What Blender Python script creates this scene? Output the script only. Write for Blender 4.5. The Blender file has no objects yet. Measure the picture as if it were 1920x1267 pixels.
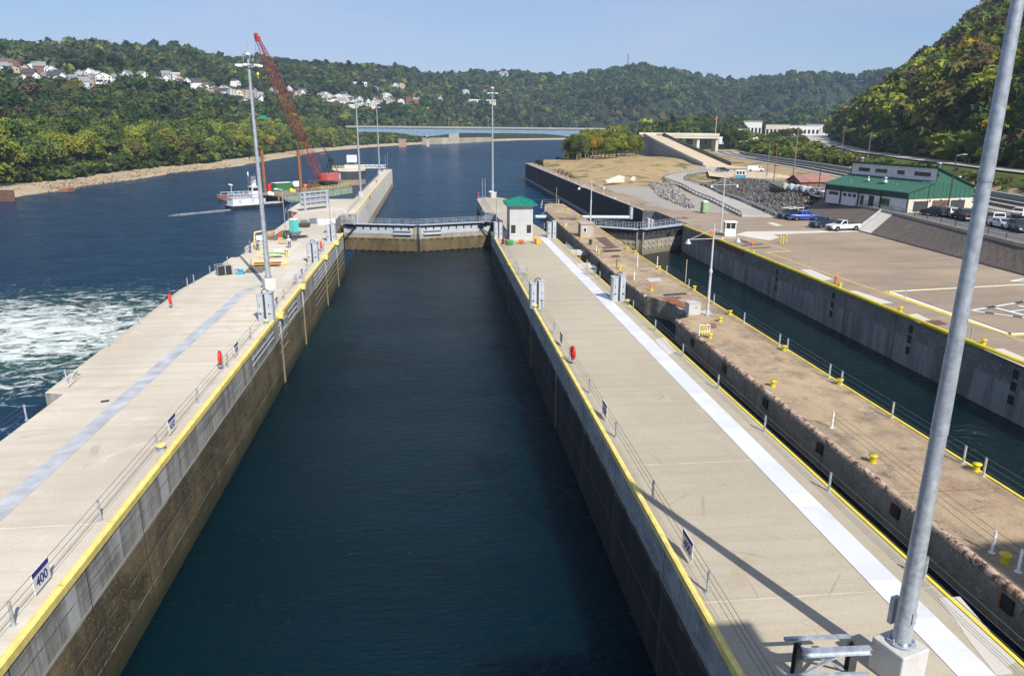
import bpy, math, random
import numpy as np
from mathutils import Vector, Matrix
R = math.radians
scene = bpy.context.scene
col = scene.collection
random.seed(7)

# ------------------------------------------------------------------ camera
F_PX, PITCH, YAW, ROLL, CAM_H = 1366.89, R(16.389), R(6.1896), R(0.1845), 18.156
_f = Vector((math.sin(YAW)*math.cos(PITCH), math.cos(YAW)*math.cos(PITCH), -math.sin(PITCH)))
_r = Vector((math.cos(YAW), -math.sin(YAW), 0)); _u = _r.cross(_f)
CR = _r*math.cos(ROLL)+_u*math.sin(ROLL); CU = -_r*math.sin(ROLL)+_u*math.cos(ROLL); CF = _f
camd = bpy.data.cameras.new('camera'); cam = bpy.data.objects.new('camera', camd); col.objects.link(cam)
cam.matrix_world = Matrix(((CR.x, CU.x, -CF.x, 0), (CR.y, CU.y, -CF.y, 0), (CR.z, CU.z, -CF.z, CAM_H), (0, 0, 0, 1)))
camd.sensor_width = 36; camd.lens = F_PX/1920*36; camd.clip_start = .3; camd.clip_end = 20000
scene.camera = cam

# ------------------------------------------------------------------ sky and sun
SUN_AZ, SUN_EL = math.atan2(.36, -.93), R(42)
world = bpy.data.worlds.new('World'); scene.world = world; world.use_nodes = True
wt = world.node_tree; wt.nodes.clear()
wo = wt.nodes.new('ShaderNodeOutputWorld'); bg = wt.nodes.new('ShaderNodeBackground')
sky = wt.nodes.new('ShaderNodeTexSky'); sky.sky_type = 'NISHITA'; sky.sun_disc = False
sky.sun_elevation = SUN_EL; sky.sun_rotation = SUN_AZ; sky.air_density = 1.0; sky.dust_density = .4; sky.ozone_density = 2.5; sky.altitude = 200
# thin high cloud wisps
tc = wt.nodes.new('ShaderNodeTexCoord'); mp = wt.nodes.new('ShaderNodeMapping'); mp.inputs['Scale'].default_value = (1.3, 1.0, 6)
nz = wt.nodes.new('ShaderNodeTexNoise'); nz.inputs['Scale'].default_value = 1.7; nz.inputs['Detail'].default_value = 6; nz.inputs['Distortion'].default_value = .6
rp = wt.nodes.new('ShaderNodeValToRGB'); rp.color_ramp.elements[0].position = .34; rp.color_ramp.elements[1].position = .78
rp.color_ramp.elements[0].color = (.24, .24, .24, 1); rp.color_ramp.elements[1].color = (.72, .72, .72, 1)
mx = wt.nodes.new('ShaderNodeMixRGB'); mx.inputs[2].default_value = (5.6, 6.1, 7.7, 1)
wt.links.new(tc.outputs['Generated'], mp.inputs[0]); wt.links.new(mp.outputs[0], nz.inputs['Vector']); wt.links.new(nz.outputs['Fac'], rp.inputs[0])
wt.links.new(rp.outputs[0], mx.inputs[0]); tn = wt.nodes.new('ShaderNodeMixRGB'); tn.blend_type = 'MULTIPLY'; tn.inputs[0].default_value = 1; tn.inputs[2].default_value = (.69, .86, 1.10, 1)
wt.links.new(sky.outputs[0], tn.inputs[1]); wt.links.new(tn.outputs[0], mx.inputs[1]); wt.links.new(mx.outputs[0], bg.inputs[0])
bg.inputs[1].default_value = .082; wt.links.new(bg.outputs[0], wo.inputs[0])
sd = bpy.data.lights.new('sun', 'SUN'); sd.energy = 5.0; sd.angle = R(.53); sd.color = (1, .94, .84)
sun = bpy.data.objects.new('sun', sd); col.objects.link(sun)
sdir = Vector((math.sin(SUN_AZ)*math.cos(SUN_EL), math.cos(SUN_AZ)*math.cos(SUN_EL), math.sin(SUN_EL)))
sun.rotation_euler = sdir.to_track_quat('Z', 'Y').to_euler()
scene.view_settings.view_transform = 'Standard'; scene.view_settings.look = 'None'; scene.view_settings.exposure = .35; scene.view_settings.gamma = 1
scene.render.engine = 'CYCLES'; scene.cycles.volume_bounces = 0; scene.cycles.max_bounces = 8; scene.cycles.transparent_max_bounces = 16

# ------------------------------------------------------------------ helpers
def ray(px, py):
    return (CR*((px-960)/F_PX) + CU*(-(py-633.5)/F_PX) + CF)
def at(px, py, z):                       # the point of the level z seen at a photo pixel
    d = ray(px, py); t = (z-CAM_H)/d.z
    return Vector((d.x*t, d.y*t, z))
def top_z(base, row):                    # height at which a vertical over base reaches a photo row
    k = (row-633.5)/F_PX
    r0 = Vector((base.x, base.y, -CAM_H))
    return (-(CU.dot(r0)) - k*CF.dot(r0))/(CU.z + k*CF.z)
def proj(p):
    v = Vector((p[0], p[1], p[2]-CAM_H)); c = CF.dot(v)
    return 960+F_PX*CR.dot(v)/c, 633.5-F_PX*CU.dot(v)/c

def tag(o, label=None, cat=None, group=None, kind=None):
    if label: o['label'] = label
    if cat: o['category'] = cat
    if group: o['group'] = group
    if kind: o['kind'] = kind
    return o
def empty(name, loc, label=None, cat=None, group=None, rz=0):
    o = bpy.data.objects.new(name, None); col.objects.link(o); o.location = loc; o.rotation_euler = (0, 0, rz); o.empty_display_size = .5
    return tag(o, label, cat, group)
def link_mesh(name, me, parent=None):
    o = bpy.data.objects.new(name, me); col.objects.link(o)
    if parent: o.parent = parent
    return o
KIDS = {}
def copy_thing(src, loc=None, rz=None, label=None, group=None, scale=None):
    def rec(o, par):
        c = o.copy(); col.objects.link(c)
        if par is not None: c.parent = par
        for ch in [x for x in o.children]: rec(ch, c)
        return c
    c = rec(src, None)
    if loc is not None: c.location = loc
    if rz is not None: c.rotation_euler = (0, 0, rz)
    if scale is not None: c.scale = scale if not isinstance(scale, (int, float)) else (scale,)*3
    if label: c['label'] = label
    if group: c['group'] = group
    return c

class MB:                                # collects shapes of ONE mesh
    def __init__(s): s.v = []; s.f = []; s.m = []; s.sm = []
    def add(s, vs, fs, mi=0, smooth=False):
        n = len(s.v); s.v += [tuple(v) for v in vs]
        for f in fs: s.f.append([i+n for i in f]); s.m.append(mi); s.sm.append(smooth)
        return s
    def box(s, c, d, rz=0, mi=0):        # centre, size
        x, y, z = d[0]/2, d[1]/2, d[2]/2; ca, sa = math.cos(rz), math.sin(rz)
        vs = [(c[0]+a*x*ca-b*y*sa, c[1]+a*x*sa+b*y*ca, c[2]+e*z) for e in (-1, 1) for a, b in ((-1, -1), (1, -1), (1, 1), (-1, 1))]
        return s.add(vs, [(0, 3, 2, 1), (4, 5, 6, 7), (0, 1, 5, 4), (1, 2, 6, 5), (2, 3, 7, 6), (3, 0, 4, 7)], mi)
    def b2(s, a, b, mi=0):               # box from corner to corner
        return s.box([(a[i]+b[i])/2 for i in range(3)], [abs(b[i]-a[i]) for i in range(3)], 0, mi)
    def prism(s, pts, z0, z1, mi=0):
        n = len(pts); z0 = z0 if isinstance(z0, (list, tuple)) else [z0]*n; z1 = z1 if isinstance(z1, (list, tuple)) else [z1]*n
        ar = sum(pts[i][0]*pts[(i+1) % n][1]-pts[(i+1) % n][0]*pts[i][1] for i in range(n))
        if ar < 0: pts = pts[::-1]; z0 = z0[::-1]; z1 = z1[::-1]
        vs = [(p[0], p[1], z) for p, z in zip(pts, z0)]+[(p[0], p[1], z) for p, z in zip(pts, z1)]
        fs = [tuple(range(n-1, -1, -1)), tuple(range(n, 2*n))]+[(i, (i+1) % n, n+(i+1) % n, n+i) for i in range(n)]
        return s.add(vs, fs, mi)
    def cyl(s, p, q, r0, r1=None, n=12, cap=True, mi=0, smooth=True):
        r1 = r0 if r1 is None else r1; p = Vector(p); q = Vector(q); d = (q-p)
        if d.length < 1e-6: return s
        d.normalize(); a = d.orthogonal().normalized(); b = d.cross(a)
        vs = []
        for c, r in ((p, r0), (q, r1)):
            for i in range(n):
                t = 2*math.pi*i/n; vs.append(c+(a*math.cos(t)+b*math.sin(t))*r)
        s.add(vs, [(i, (i+1) % n, n+(i+1) % n, n+i) for i in range(n)], mi, smooth)
        if cap: s.add(vs[:n], [tuple(range(n-1, -1, -1))], mi); s.add(vs[n:], [tuple(range(n))], mi)
        return s
    def tube(s, pts, r, n=8, mi=0):
        for a, b in zip(pts[:-1], pts[1:]): s.cyl(a, b, r, r, n, True, mi)
        return s
    def bar(s, p, q, w, h=None, mi=0):   # rectangular bar between points
        h = w if h is None else h; p = Vector(p); q = Vector(q); d = (q-p).normalized()
        a = d.cross(Vector((0, 0, 1)))
        if a.length < 1e-4: a = Vector((1, 0, 0))
        a.normalize(); b = a.cross(d).normalized()
        vs = [c+a*i*w/2+b*j*h/2 for c in (p, q) for i, j in ((-1, -1), (1, -1), (1, 1), (-1, 1))]
        return s.add(vs, [(0, 3, 2, 1), (4, 5, 6, 7), (0, 1, 5, 4), (1, 2, 6, 5), (2, 3, 7, 6), (3, 0, 4, 7)], mi)
    def lathe(s, c, prof, n=16, mi=0, axis=None):
        vs = []; M = Matrix.Identity(3) if axis is None else Vector(axis).to_track_quat('Z', 'Y').to_matrix()
        for r, z in prof:
            for i in range(n):
                t = 2*math.pi*i/n; vs.append(Vector(c)+M @ Vector((r*math.cos(t), r*math.sin(t), z)))
        k = len(prof); fs = [(j*n+i, j*n+(i+1) % n, (j+1)*n+(i+1) % n, (j+1)*n+i) for j in range(k-1) for i in range(n)]
        s.add(vs, fs, mi, True)
        if prof[0][0] > 1e-4: s.add(vs[:n], [tuple(range(n-1, -1, -1))], mi)
        if prof[-1][0] > 1e-4: s.add(vs[-n:], [tuple(range(n))], mi)
        return s
    def torus(s, c, R0, r, axis=(0, 0, 1), n=24, m=8, mi=0, sx=1, sy=1):
        M = Vector(axis).to_track_quat('Z', 'Y').to_matrix(); vs = []
        for i in range(n):
            t = 2*math.pi*i/n
            for j in range(m):
                u = 2*math.pi*j/m; k = R0+r*math.cos(u)
                vs.append(Vector(c)+M @ Vector((k*math.cos(t)*sx, k*math.sin(t)*sy, r*math.sin(u))))
        return s.add(vs, [(i*m+j, ((i+1) % n)*m+j, ((i+1) % n)*m+(j+1) % m, i*m+(j+1) % m) for i in range(n) for j in range(m)], mi, True)
    def ball(s, c, r, n=10, m=6, mi=0, sc=(1, 1, 1)):
        vs = []; fs = []
        for j in range(m+1):
            ph = math.pi*j/m
            for i in range(n):
                t = 2*math.pi*i/n
                vs.append((c[0]+r*sc[0]*math.sin(ph)*math.cos(t), c[1]+r*sc[1]*math.sin(ph)*math.sin(t), c[2]-r*sc[2]*math.cos(ph)))
        for j in range(m):
            for i in range(n): fs.append((j*n+i, j*n+(i+1) % n, (j+1)*n+(i+1) % n, (j+1)*n+i))
        return s.add(vs, fs, mi, True)
    def strip(s, L, Rr, mi=0):           # quad strip between two polylines
        n = len(L)
        return s.add(list(L)+list(Rr), [(i, n+i, n+i+1, i+1) for i in range(n-1)], mi)
    def build(s, name, mats, parent=None, bevel=0, label=None):
        if not isinstance(mats, (list, tuple)): mats = [mats]
        me = bpy.data.meshes.new(name); me.from_pydata(s.v, [], s.f)
        for m in mats: me.materials.append(m)
        me.polygons.foreach_set('material_index', s.m); me.polygons.foreach_set('use_smooth', s.sm); me.update()
        o = link_mesh(name, me, parent)
        if bevel:
            b = o.modifiers.new('bevel', 'BEVEL'); b.width = bevel; b.segments = 2; b.limit_method = 'ANGLE'; b.angle_limit = R(40)
        if label: o['label'] = label
        return o

# ------------------------------------------------------------------ materials
class NT:
    def __init__(s, name):
        s.m = bpy.data.materials.new(name); s.m.use_nodes = True; s.t = s.m.node_tree; s.b = s.t.nodes['Principled BSDF']; s.o = s.t.nodes['Material Output']
        s.g = s.n('ShaderNodeNewGeometry'); s.pos = s.g.outputs['Position']; s._x = None
    def n(s, k, **kw):
        x = s.t.nodes.new(k)
        for a, b in kw.items(): setattr(x, a, b)
        return x
    def l(s, a, b): s.t.links.new(a, b)
    def inp(s, node, i, v):
        if hasattr(v, 'node'): s.l(v, node.inputs[i])
        else: node.inputs[i].default_value = v
    def math(s, op, a, b=0, c=0, clamp=False):
        x = s.n('ShaderNodeMath', operation=op); x.use_clamp = clamp; s.inp(x, 0, a); s.inp(x, 1, b); s.inp(x, 2, c); return x.outputs[0]
    def xyz(s, src=None):
        x = s.n('ShaderNodeSeparateXYZ'); s.l(src or s.pos, x.inputs[0]); return x.outputs
    def noise(s, scale, detail=4, rough=.55, stretch=(1, 1, 1), dist=0, src=None):
        mp = s.n('ShaderNodeMapping'); s.l(src or s.pos, mp.inputs[0]); mp.inputs['Scale'].default_value = stretch
        x = s.n('ShaderNodeTexNoise'); s.l(mp.outputs[0], x.inputs['Vector']); x.inputs['Scale'].default_value = scale
        x.inputs['Detail'].default_value = detail; x.inputs['Roughness'].default_value = rough; x.inputs['Distortion'].default_value = dist
        return x.outputs['Fac']
    def vor(s, scale, stretch=(1, 1, 1), feature='F1', out='Distance', rnd=1):
        mp = s.n('ShaderNodeMapping'); s.l(s.pos, mp.inputs[0]); mp.inputs['Scale'].default_value = stretch
        x = s.n('ShaderNodeTexVoronoi', feature=feature); s.l(mp.outputs[0], x.inputs['Vector']); x.inputs['Scale'].default_value = scale; x.inputs['Randomness'].default_value = rnd
        return x.outputs[out]
    def ramp(s, v, *st):
        x = s.n('ShaderNodeValToRGB'); s.l(v, x.inputs[0]); e = x.color_ramp.elements
        while len(e) < len(st): e.new(.5)
        for k, (p, c) in enumerate(st):
            e[k].position = p; e[k].color = (c, c, c, 1) if isinstance(c, (int, float)) else tuple(c)+(1,)
        return x.outputs[0]
    def rng(s, v, a, b, c=0, d=1):
        x = s.n('ShaderNodeMapRange'); s.l(v, x.inputs[0]); x.inputs[1].default_value = a; x.inputs[2].default_value = b; x.inputs[3].default_value = c; x.inputs[4].default_value = d
        return x.outputs[0]
    def mix(s, f, a, b, mode='MIX'):
        x = s.n('ShaderNodeMixRGB', blend_type=mode)
        s.inp(x, 0, f)
        for i, v in ((1, a), (2, b)):
            if hasattr(v, 'node'): s.l(v, x.inputs[i])
            else: x.inputs[i].default_value = ((v,)*3 if isinstance(v, (int, float)) else tuple(v))+(1,)
        return x.outputs[0]
    def bump(s, h, strength=.3, dist=.1):
        x = s.n('ShaderNodeBump'); s.l(h, x.inputs['Height']); x.inputs['Strength'].default_value = strength; x.inputs['Distance'].default_value = dist
        s.l(x.outputs[0], s.b.inputs['Normal']); return x
    def out(s, c=None, rough=.8, metal=0, spec=.5):
        if c is not None:
            if hasattr(c, 'node'): s.l(c, s.b.inputs['Base Color'])
            else: s.b.inputs['Base Color'].default_value = tuple(c)+(1,)
        s.inp(s.b, 'Roughness', rough) if not hasattr(rough, 'node') else s.l(rough, s.b.inputs['Roughness'])
        s.b.inputs['Metallic'].default_value = metal; s.b.inputs['Specular IOR Level'].default_value = spec
        return s.m

MAT = {}
def paint(name, c, rough=.5, metal=0, wear=.12, wc=None, scale=1.5, spec=.5):
    if name in MAT: return MAT[name]
    t = NT(name); a = t.noise(scale, 5, .6); b = t.noise(scale*7, 3, .6, (1, 1, .35))
    dark = tuple(x*(1-wear*1.6) for x in c); lite = tuple(min(1, x*(1+wear)) for x in c)
    cc = t.ramp(a, (.3, dark), (.7, lite)); cc = t.mix(t.ramp(b, (.62, 0), (.74, min(1, wear*3))), cc, wc or tuple(x*.55 for x in c))
    MAT[name] = t.out(cc, rough, metal, spec); return MAT[name]

def concrete(name, c1, c2, stain=(.2, .16, .12), amt=.35, sx=.12, sy=1.0, joints=None, jc=(.62, .6, .55), grain=.08, rust=0):
    t = NT(name); x, y, z = t.xyz()
    big = t.noise(.07, 5, .6, (1, .5, 1)); st = t.noise(1.0, 5, .65, (sx, sy, 1)); fine = t.noise(9, 3, .7); blot = t.noise(.32, 6, .7, dist=.8)
    cc = t.mix(t.rng(big, .35, .65), c1, c2)
    cc = t.mix(t.rng(st, .44, .68, 0, amt), cc, stain)
    cc = t.mix(t.rng(blot, .58, .78, 0, amt), cc, tuple(min(1, v*1.25) for v in c2))
    cc = t.mix(t.rng(blot, .40, .28, 0, amt*1.3), cc, stain)
    fleck = t.noise(2.2, 6, .75); cc = t.mix(t.rng(fleck, .64, .72, 0, .28), cc, tuple(v*.55 for v in c1)); cc = t.mix(t.rng(fleck, .34, .28, 0, .3), cc, tuple(min(1, v*1.3) for v in c2))
    if joints:
        wn = t.n('ShaderNodeTexWhiteNoise'); wn.noise_dimensions = '1D'; t.l(t.math('FLOOR', t.math('DIVIDE', t.math('SUBTRACT', y, joints[0][1]-joints[0][0]*50), joints[0][0])), wn.inputs['W']); cc = t.mix(t.rng(wn.outputs['Value'], 0, 1, 0, .22), cc, tuple(v*.72 for v in c1))
        cr_ = t.vor(.16, (1, 1, 1), 'DISTANCE_TO_EDGE'); cc = t.mix(t.math('MULTIPLY', t.math('LESS_THAN', cr_, .006), t.rng(t.noise(.4, 3), .5, .6, 0, .30)), cc, tuple(v*.4 for v in c1))
        tk = t.noise(.9, 5, .7, (1.6, .05, 1)); cc = t.mix(t.rng(tk, .60, .72, 0, .3), cc, tuple(v*.62 for v in c1))
    if rust:
        rn = t.noise(.22, 6, .75, dist=1.2); cc = t.mix(t.rng(rn, .54, .70, 0, rust), cc, (.30, .12, .04))
        rn2 = t.noise(.5, 6, .75, dist=.6); cc = t.mix(t.rng(rn2, .56, .68, 0, rust*1.2), cc, (.045, .038, .032))
    cc = t.mix(grain, cc, t.ramp(fine, (.3, 0.0), (.7, 1.0)))
    if joints:
        for (per, off, wd) in joints:
            fr = t.math('FRACT', t.math('DIVIDE', t.math('SUBTRACT', y, off-per*50), per))
            ln = t.math('MULTIPLY', t.math('LESS_THAN', fr, wd/per), t.rng(t.noise(.8, 3), .35, .6, .25, 1))
            cc = t.mix(ln, cc, jc)
    t.bump(t.math('ADD', fine, t.math('MULTIPLY', st, .6)), .25, .02)
    MAT[name] = t.out(cc, .85, 0, .3); return MAT[name]

TAN1, TAN2 = (.40, .335, .245), (.50, .43, .325)
M_deckL = concrete('deck_concrete_left', (.49, .44, .36), (.66, .61, .51), (.46, .35, .23), .6, .10, 1.0, [(12.1, 32.4, .06)], (.74, .70, .63))
M_deckM = concrete('deck_concrete_middle', (.38, .335, .25), (.49, .43, .325), (.34, .27, .175), .5, .07, .9, [(12.05, 23.75, .05)], (.60, .57, .50))
M_deckO = concrete('deck_concrete_old', (.29, .205, .115), (.50, .365, .20), (.11, .085, .055), .75, .5, .45, [(9.1, 3, .05)], (.10, .08, .06), .12, .6)
M_espl = concrete('esplanade_concrete', (.27, .20, .135), (.35, .265, .18), (.14, .105, .075), .55, .06, .35, [(7.6, 2, .05), (2.53, 0, .012)], (.12, .1, .08), .09)
M_pale = concrete('pale_concrete', (.52, .49, .43), (.62, .59, .53), (.42, .39, .34), .2)
M_greyc = concrete('grey_concrete', (.42, .42, .41), (.54, .54, .53), (.30, .29, .27), .3, 1, 1)
M_slope = concrete('slope_paving', (.066, .044, .028), (.12, .082, .052), (.03, .021, .014), .8, .05, 1.6, [(1.52, 0, .06)], (.04, .033, .03), .12)
M_ramp = concrete('ramp_concrete', (.55, .44, .28), (.60, .49, .33), (.42, .32, .19), .3)
M_asph = concrete('lot_asphalt', (.10, .10, .10), (.15, .145, .135), (.06, .055, .05), .4, 1, 1)
M_road = concrete('road_grey', (.34, .32, .28), (.42, .40, .35), (.24, .22, .19), .3, 1, .3)

def wall_left():
    t = NT('chamber_wall_weathered'); x, y, z = t.xyz()
    vs = t.noise(1.0, 5, .7, (1, .9, .10)); sm = t.noise(.5, 6, .7, (1, .35, .6), .6); fn = t.noise(6, 4, .7); hs = t.noise(1, 5, .7, (1, .12, 2.5))
    top = t.mix(t.rng(vs, .38, .62), (.17, .165, .15), (.40, .40, .37)); top = t.mix(t.rng(hs, .5, .66, 0, .6), top, (.11, .105, .09))
    top = t.mix(t.rng(t.noise(.45, 2, .5, (1, 1, .05)), .60, .64, 0, .75), top, (.52, .53, .52))
    low = t.mix(t.rng(sm, .36, .60), (.055, .046, .029), (.19, .148, .080)); low = t.mix(t.rng(fn, .56, .68, 0, .7), low, (.46, .36, .19))
    low = t.mix(t.rng(vs, .48, .62, 0, .45), low, (.045, .040, .026)); low = t.mix(t.rng(hs, .52, .64, 0, .6), low, (.06, .05, .034))
    zz = t.math('ADD', z, t.math('MULTIPLY', t.math('SUBTRACT', sm, .5), .25))
    cc = t.mix(t.rng(zz, -2.22, -2.42), top, low)
    cc = t.mix(t.math('MULTIPLY', t.math('GREATER_THAN', z, -2.3), t.math('LESS_THAN', z, -2.12)), cc, (.42, .40, .35))
    cc = t.mix(t.rng(zz, -5.2, -6.8), cc, (.045, .048, .026))
    for zl, c, w in ((-3.75, (.03, .026, .02), .05), (-5.35, (.03, .026, .02), .04), (-5.42, (.30, .26, .17), .05), (-3.82, (.22, .19, .13), .04), (-1.2, (.12, .115, .1), .03)):
        cc = t.mix(t.math('MULTIPLY', t.math('COMPARE', z, zl, w), t.rng(t.noise(.9, 4), .4, .55, .2, 1)), cc, c)
    fr = t.math('FRACT', t.math('DIVIDE', t.math('ADD', y, 600), 6.05)); cc = t.mix(t.math('LESS_THAN', fr, .012), cc, (.04, .035, .028))
    t.bump(t.math('ADD', sm, fn), .5, .05)
    MAT['wall_left'] = t.out(cc, t.rng(z, -2, -7, .85, .5), 0, .4)
wall_left()
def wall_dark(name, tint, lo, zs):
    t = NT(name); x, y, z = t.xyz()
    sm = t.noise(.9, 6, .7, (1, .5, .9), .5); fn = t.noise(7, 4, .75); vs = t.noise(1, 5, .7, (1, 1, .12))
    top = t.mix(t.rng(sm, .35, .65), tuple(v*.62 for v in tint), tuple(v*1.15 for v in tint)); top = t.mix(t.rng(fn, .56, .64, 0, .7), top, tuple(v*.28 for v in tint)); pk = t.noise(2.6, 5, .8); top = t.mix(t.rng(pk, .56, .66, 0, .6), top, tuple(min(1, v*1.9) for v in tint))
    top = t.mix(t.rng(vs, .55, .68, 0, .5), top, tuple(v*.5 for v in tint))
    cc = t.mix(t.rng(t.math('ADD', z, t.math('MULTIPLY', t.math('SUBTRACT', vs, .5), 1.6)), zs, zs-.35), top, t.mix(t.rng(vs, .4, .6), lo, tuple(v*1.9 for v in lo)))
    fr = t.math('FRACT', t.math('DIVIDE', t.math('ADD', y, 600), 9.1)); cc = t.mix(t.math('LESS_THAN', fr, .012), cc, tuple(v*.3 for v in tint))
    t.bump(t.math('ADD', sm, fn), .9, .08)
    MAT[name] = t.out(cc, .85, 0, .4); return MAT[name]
wall_dark('wall_mid_face', (.33, .36, .37), (.020, .020, .018), -1.9)  # near-black below the top band puts the face's shade into its colour
wall_dark('old_wall_face', (.27, .245, .205), (.05, .048, .04), -2.6)
wall_dark('land_wall_face', (.21, .205, .19), (.16, .17, .165), -1.0)

M_galv = paint('galvanised_steel', (.43, .48, .54), .42, .4, .2, (.28, .32, .37), 4)
M_galvd = paint('grey_cabinet_steel', (.46, .50, .56), .45, .1, .08)
M_yel = paint('yellow_paint', (.80, .62, .06), .5, 0, .12, (.45, .34, .1), 1.2)
M_yelb = paint('bright_yellow_paint', (.68, .56, .015), .45, 0, .14, (.30, .22, .05), 1.4)
M_yelp = paint('pale_yellow_paint', (.84, .68, .21), .55, 0, .16, (.42, .34, .18), 1.6)
M_rust = paint('rusty_steel', (.30, .125, .055), .8, .2, .35, (.10, .045, .03), 2)
M_rustb = paint('brown_steel', (.16, .09, .065), .85, .1, .35, (.07, .045, .04), 2)
t = NT('chipped_armour'); cc = t.mix(t.rng(t.noise(1.1, 5, .7), .35, .65), (.42, .29, .20), (.60, .46, .36)); cc = t.mix(t.rng(t.noise(2.3, 5, .8), .50, .56, 0, .95), cc, (.06, .035, .025)); cc = t.mix(t.rng(t.noise(.7, 4, .7), .55, .7, 0, .6), cc, (.24, .12, .06)); M_pink = t.out(cc, .75)
M_lampw = paint('lamp_post_grey_white', (.50, .52, .54), .5, 0, .15, (.3, .25, .2), 2)
M_white = paint('white_paint', (.80, .80, .80), .4, 0, .05)
t = NT('white_cover_plate'); x, y, z = t.xyz(); wn = t.n('ShaderNodeTexWhiteNoise'); wn.noise_dimensions = '1D'; t.l(t.math('FLOOR', t.math('DIVIDE', y, 1.22)), wn.inputs['W'])
cc = t.mix(wn.outputs['Value'], (.63, .65, .69), (.76, .77, .80)); cc = t.mix(t.rng(t.noise(.5, 6, .75, (1, .5, 1)), .54, .72, 0, .5), cc, (.50, .49, .46)); cc = t.mix(t.rng(t.noise(3, 5, .8), .62, .7, 0, .5), cc, (.40, .39, .37))
wv = t.math('MULTIPLY', t.math('LESS_THAN', t.math('FRACT', t.math('DIVIDE', y, .203)), .22), .14); M_whites = t.out(t.mix(wv, cc, (.4, .42, .46)), .4, .05)
M_bluegrey = paint('bluegrey_cover_plate', (.49, .51, .54), .5, .1, .2, (.32, .30, .27), .7)
M_black = paint('black_steel', (.02, .022, .025), .5)
M_dark = paint('dark_grey', (.05, .052, .055), .6)
M_red = paint('red_ring', (.75, .03, .015), .4)
M_orange = paint('orange_paint', (.80, .16, .02), .5)
M_craner = paint('crane_red', (.42, .06, .04), .5, 0, .2)
M_cable = paint('cable_steel', (.12, .12, .12), .5, .3)
M_green = paint('green_roof', (.012, .22, .17), .4, .1, .08)
M_bgreen = paint('building_green', (.038, .125, .092), .5, 0, .08)
M_bgreend = paint('building_dark_green', (.010, .055, .042), .5, 0, .1)
M_block = paint('wall_block_white', (.68, .69, .70), .8, 0, .1)
M_cream = paint('wall_cream', (.62, .57, .47), .8, 0, .08)
M_navy = paint('navy_sign', (.01, .015, .22), .5)
M_sign = paint('sign_white', (.70, .72, .74), .5, 0, .04)
M_teal = paint('teal_plastic', (.10, .55, .50), .45, 0, .05)
M_brick = paint('brown_brick', (.22, .11, .085), .85)
M_wood = paint('pole_wood', (.20, .17, .14), .85)
M_stone = concrete('old_stone', (.33, .30, .25), (.42, .38, .31), (.2, .17, .13), .5, 1, 1)
t = NT('dark_glass'); MAT['glass'] = t.out((.015, .02, .025), .08, 0, .8); M_glass = MAT['glass']
t = NT('tyre_rubber'); M_tyre = t.out((.02, .02, .02), .8)
t = NT('rim_alloy'); M_rim = t.out((.5, .5, .52), .35, .7)
t = NT('tail_light'); M_tail = t.out((.45, .01, .01), .3)
t = NT('head_light'); M_head = t.out((.7, .72, .75), .15)
# ================================================================== terrain
ZW, ZO = -7.0, 0.6                       # river level, old wall level
SHORE_L = [(-175, -400), (-150, 100), (-144, 262), (-139, 313), (-131, 400), (-114, 462), (-99, 690), (-62, 828), (-12, 932), (69, 1068), (143, 1172), (218, 1213), (420, 1300), (900, 1500)]
SHORE_R = [(950, 1380), (560, 1180), (360, 1020), (235, 830), (165, 680), (112, 560), (84, 448), (58, 378), (46.5, 352), (46.2, -400)]
RIVER = np.array(SHORE_L+SHORE_R, float)
def sdist(x, y):                          # signed distance to the river polygon, + on land
    x = np.asarray(x, float); y = np.asarray(y, float); dm = np.full(x.shape, 1e9); ins = np.zeros(x.shape, bool)
    n = len(RIVER)
    for i in range(n):
        ax, ay = RIVER[i]; bx, by = RIVER[(i+1) % n]; dx, dy = bx-ax, by-ay
        tt = np.clip(((x-ax)*dx+(y-ay)*dy)/(dx*dx+dy*dy), 0, 1)
        dm = np.minimum(dm, np.hypot(x-ax-tt*dx, y-ay-tt*dy))
        c = ((ay > y) != (by > y)); xx = ax+(y-ay)/(by-ay if by != ay else 1e-9)*dx
        ins ^= c & (x < xx)
    return np.where(ins, -dm, dm)
RD = np.array([(-100, 105), (60, 128), (100, 134), (168, 144), (233, 161), (301, 182), (480, 262), (700, 372), (1100, 600), (2500, 1500)], float)
RL = np.array([(-100, 97), (60, 101), (125, 110), (144, 114), (258, 136), (368, 152), (480, 185), (700, 265), (1100, 470), (2500, 1200)], float)
def roadx(y): return np.interp(y, RD[:, 0], RD[:, 1])
def railx(y): return np.interp(y, RL[:, 0], RL[:, 1])
CP = np.array([(50, 389, .4), (50, 300, .5), (50, 230, .5), (50, 180, .5), (50, 120, .3), (60, 100, .2), (72, 60, .2), (72, 110, .2), (62, 320, 2.2), (75, 300, 4.2), (88, 285, 4.0), (70, 265, 3.0), (60, 260, 1.8), (57, 225, 1.0), (100, 330, 3.2),
               (73, 225, .9), (88, 248, 1.3), (115, 267, 1.8), (66, 131, .5), (57, 126, .4), (63, 162, .6), (58, 150, .5), (97, 206, 2.5), (98, 172, 2.9), (86, 160, 2.9), (77, 148, .5), (70, 158, .5), (74, 174, .7), (79, 214, 1.4),
               (119, 415, 1.8), (110, 295, 1.9), (113, 266, 1.9), (115, 245, 2.2), (103, 200, 2.7), (81, 460, -1.5), (100, 448, 0), (149, 525, .5), (86, 130, 2.9), (95, 100, 2.9), (86, 80, 2.9), (82, 40, 2.9)], float)
def right_low(x, y):
    num = np.zeros_like(x); den = np.zeros_like(x)
    for cx, cy, cz in CP:
        w = 1/(((x-cx)**2+(y-cy)**2)**1.7+3); num += w*cz; den += w
    return num/den
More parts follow.
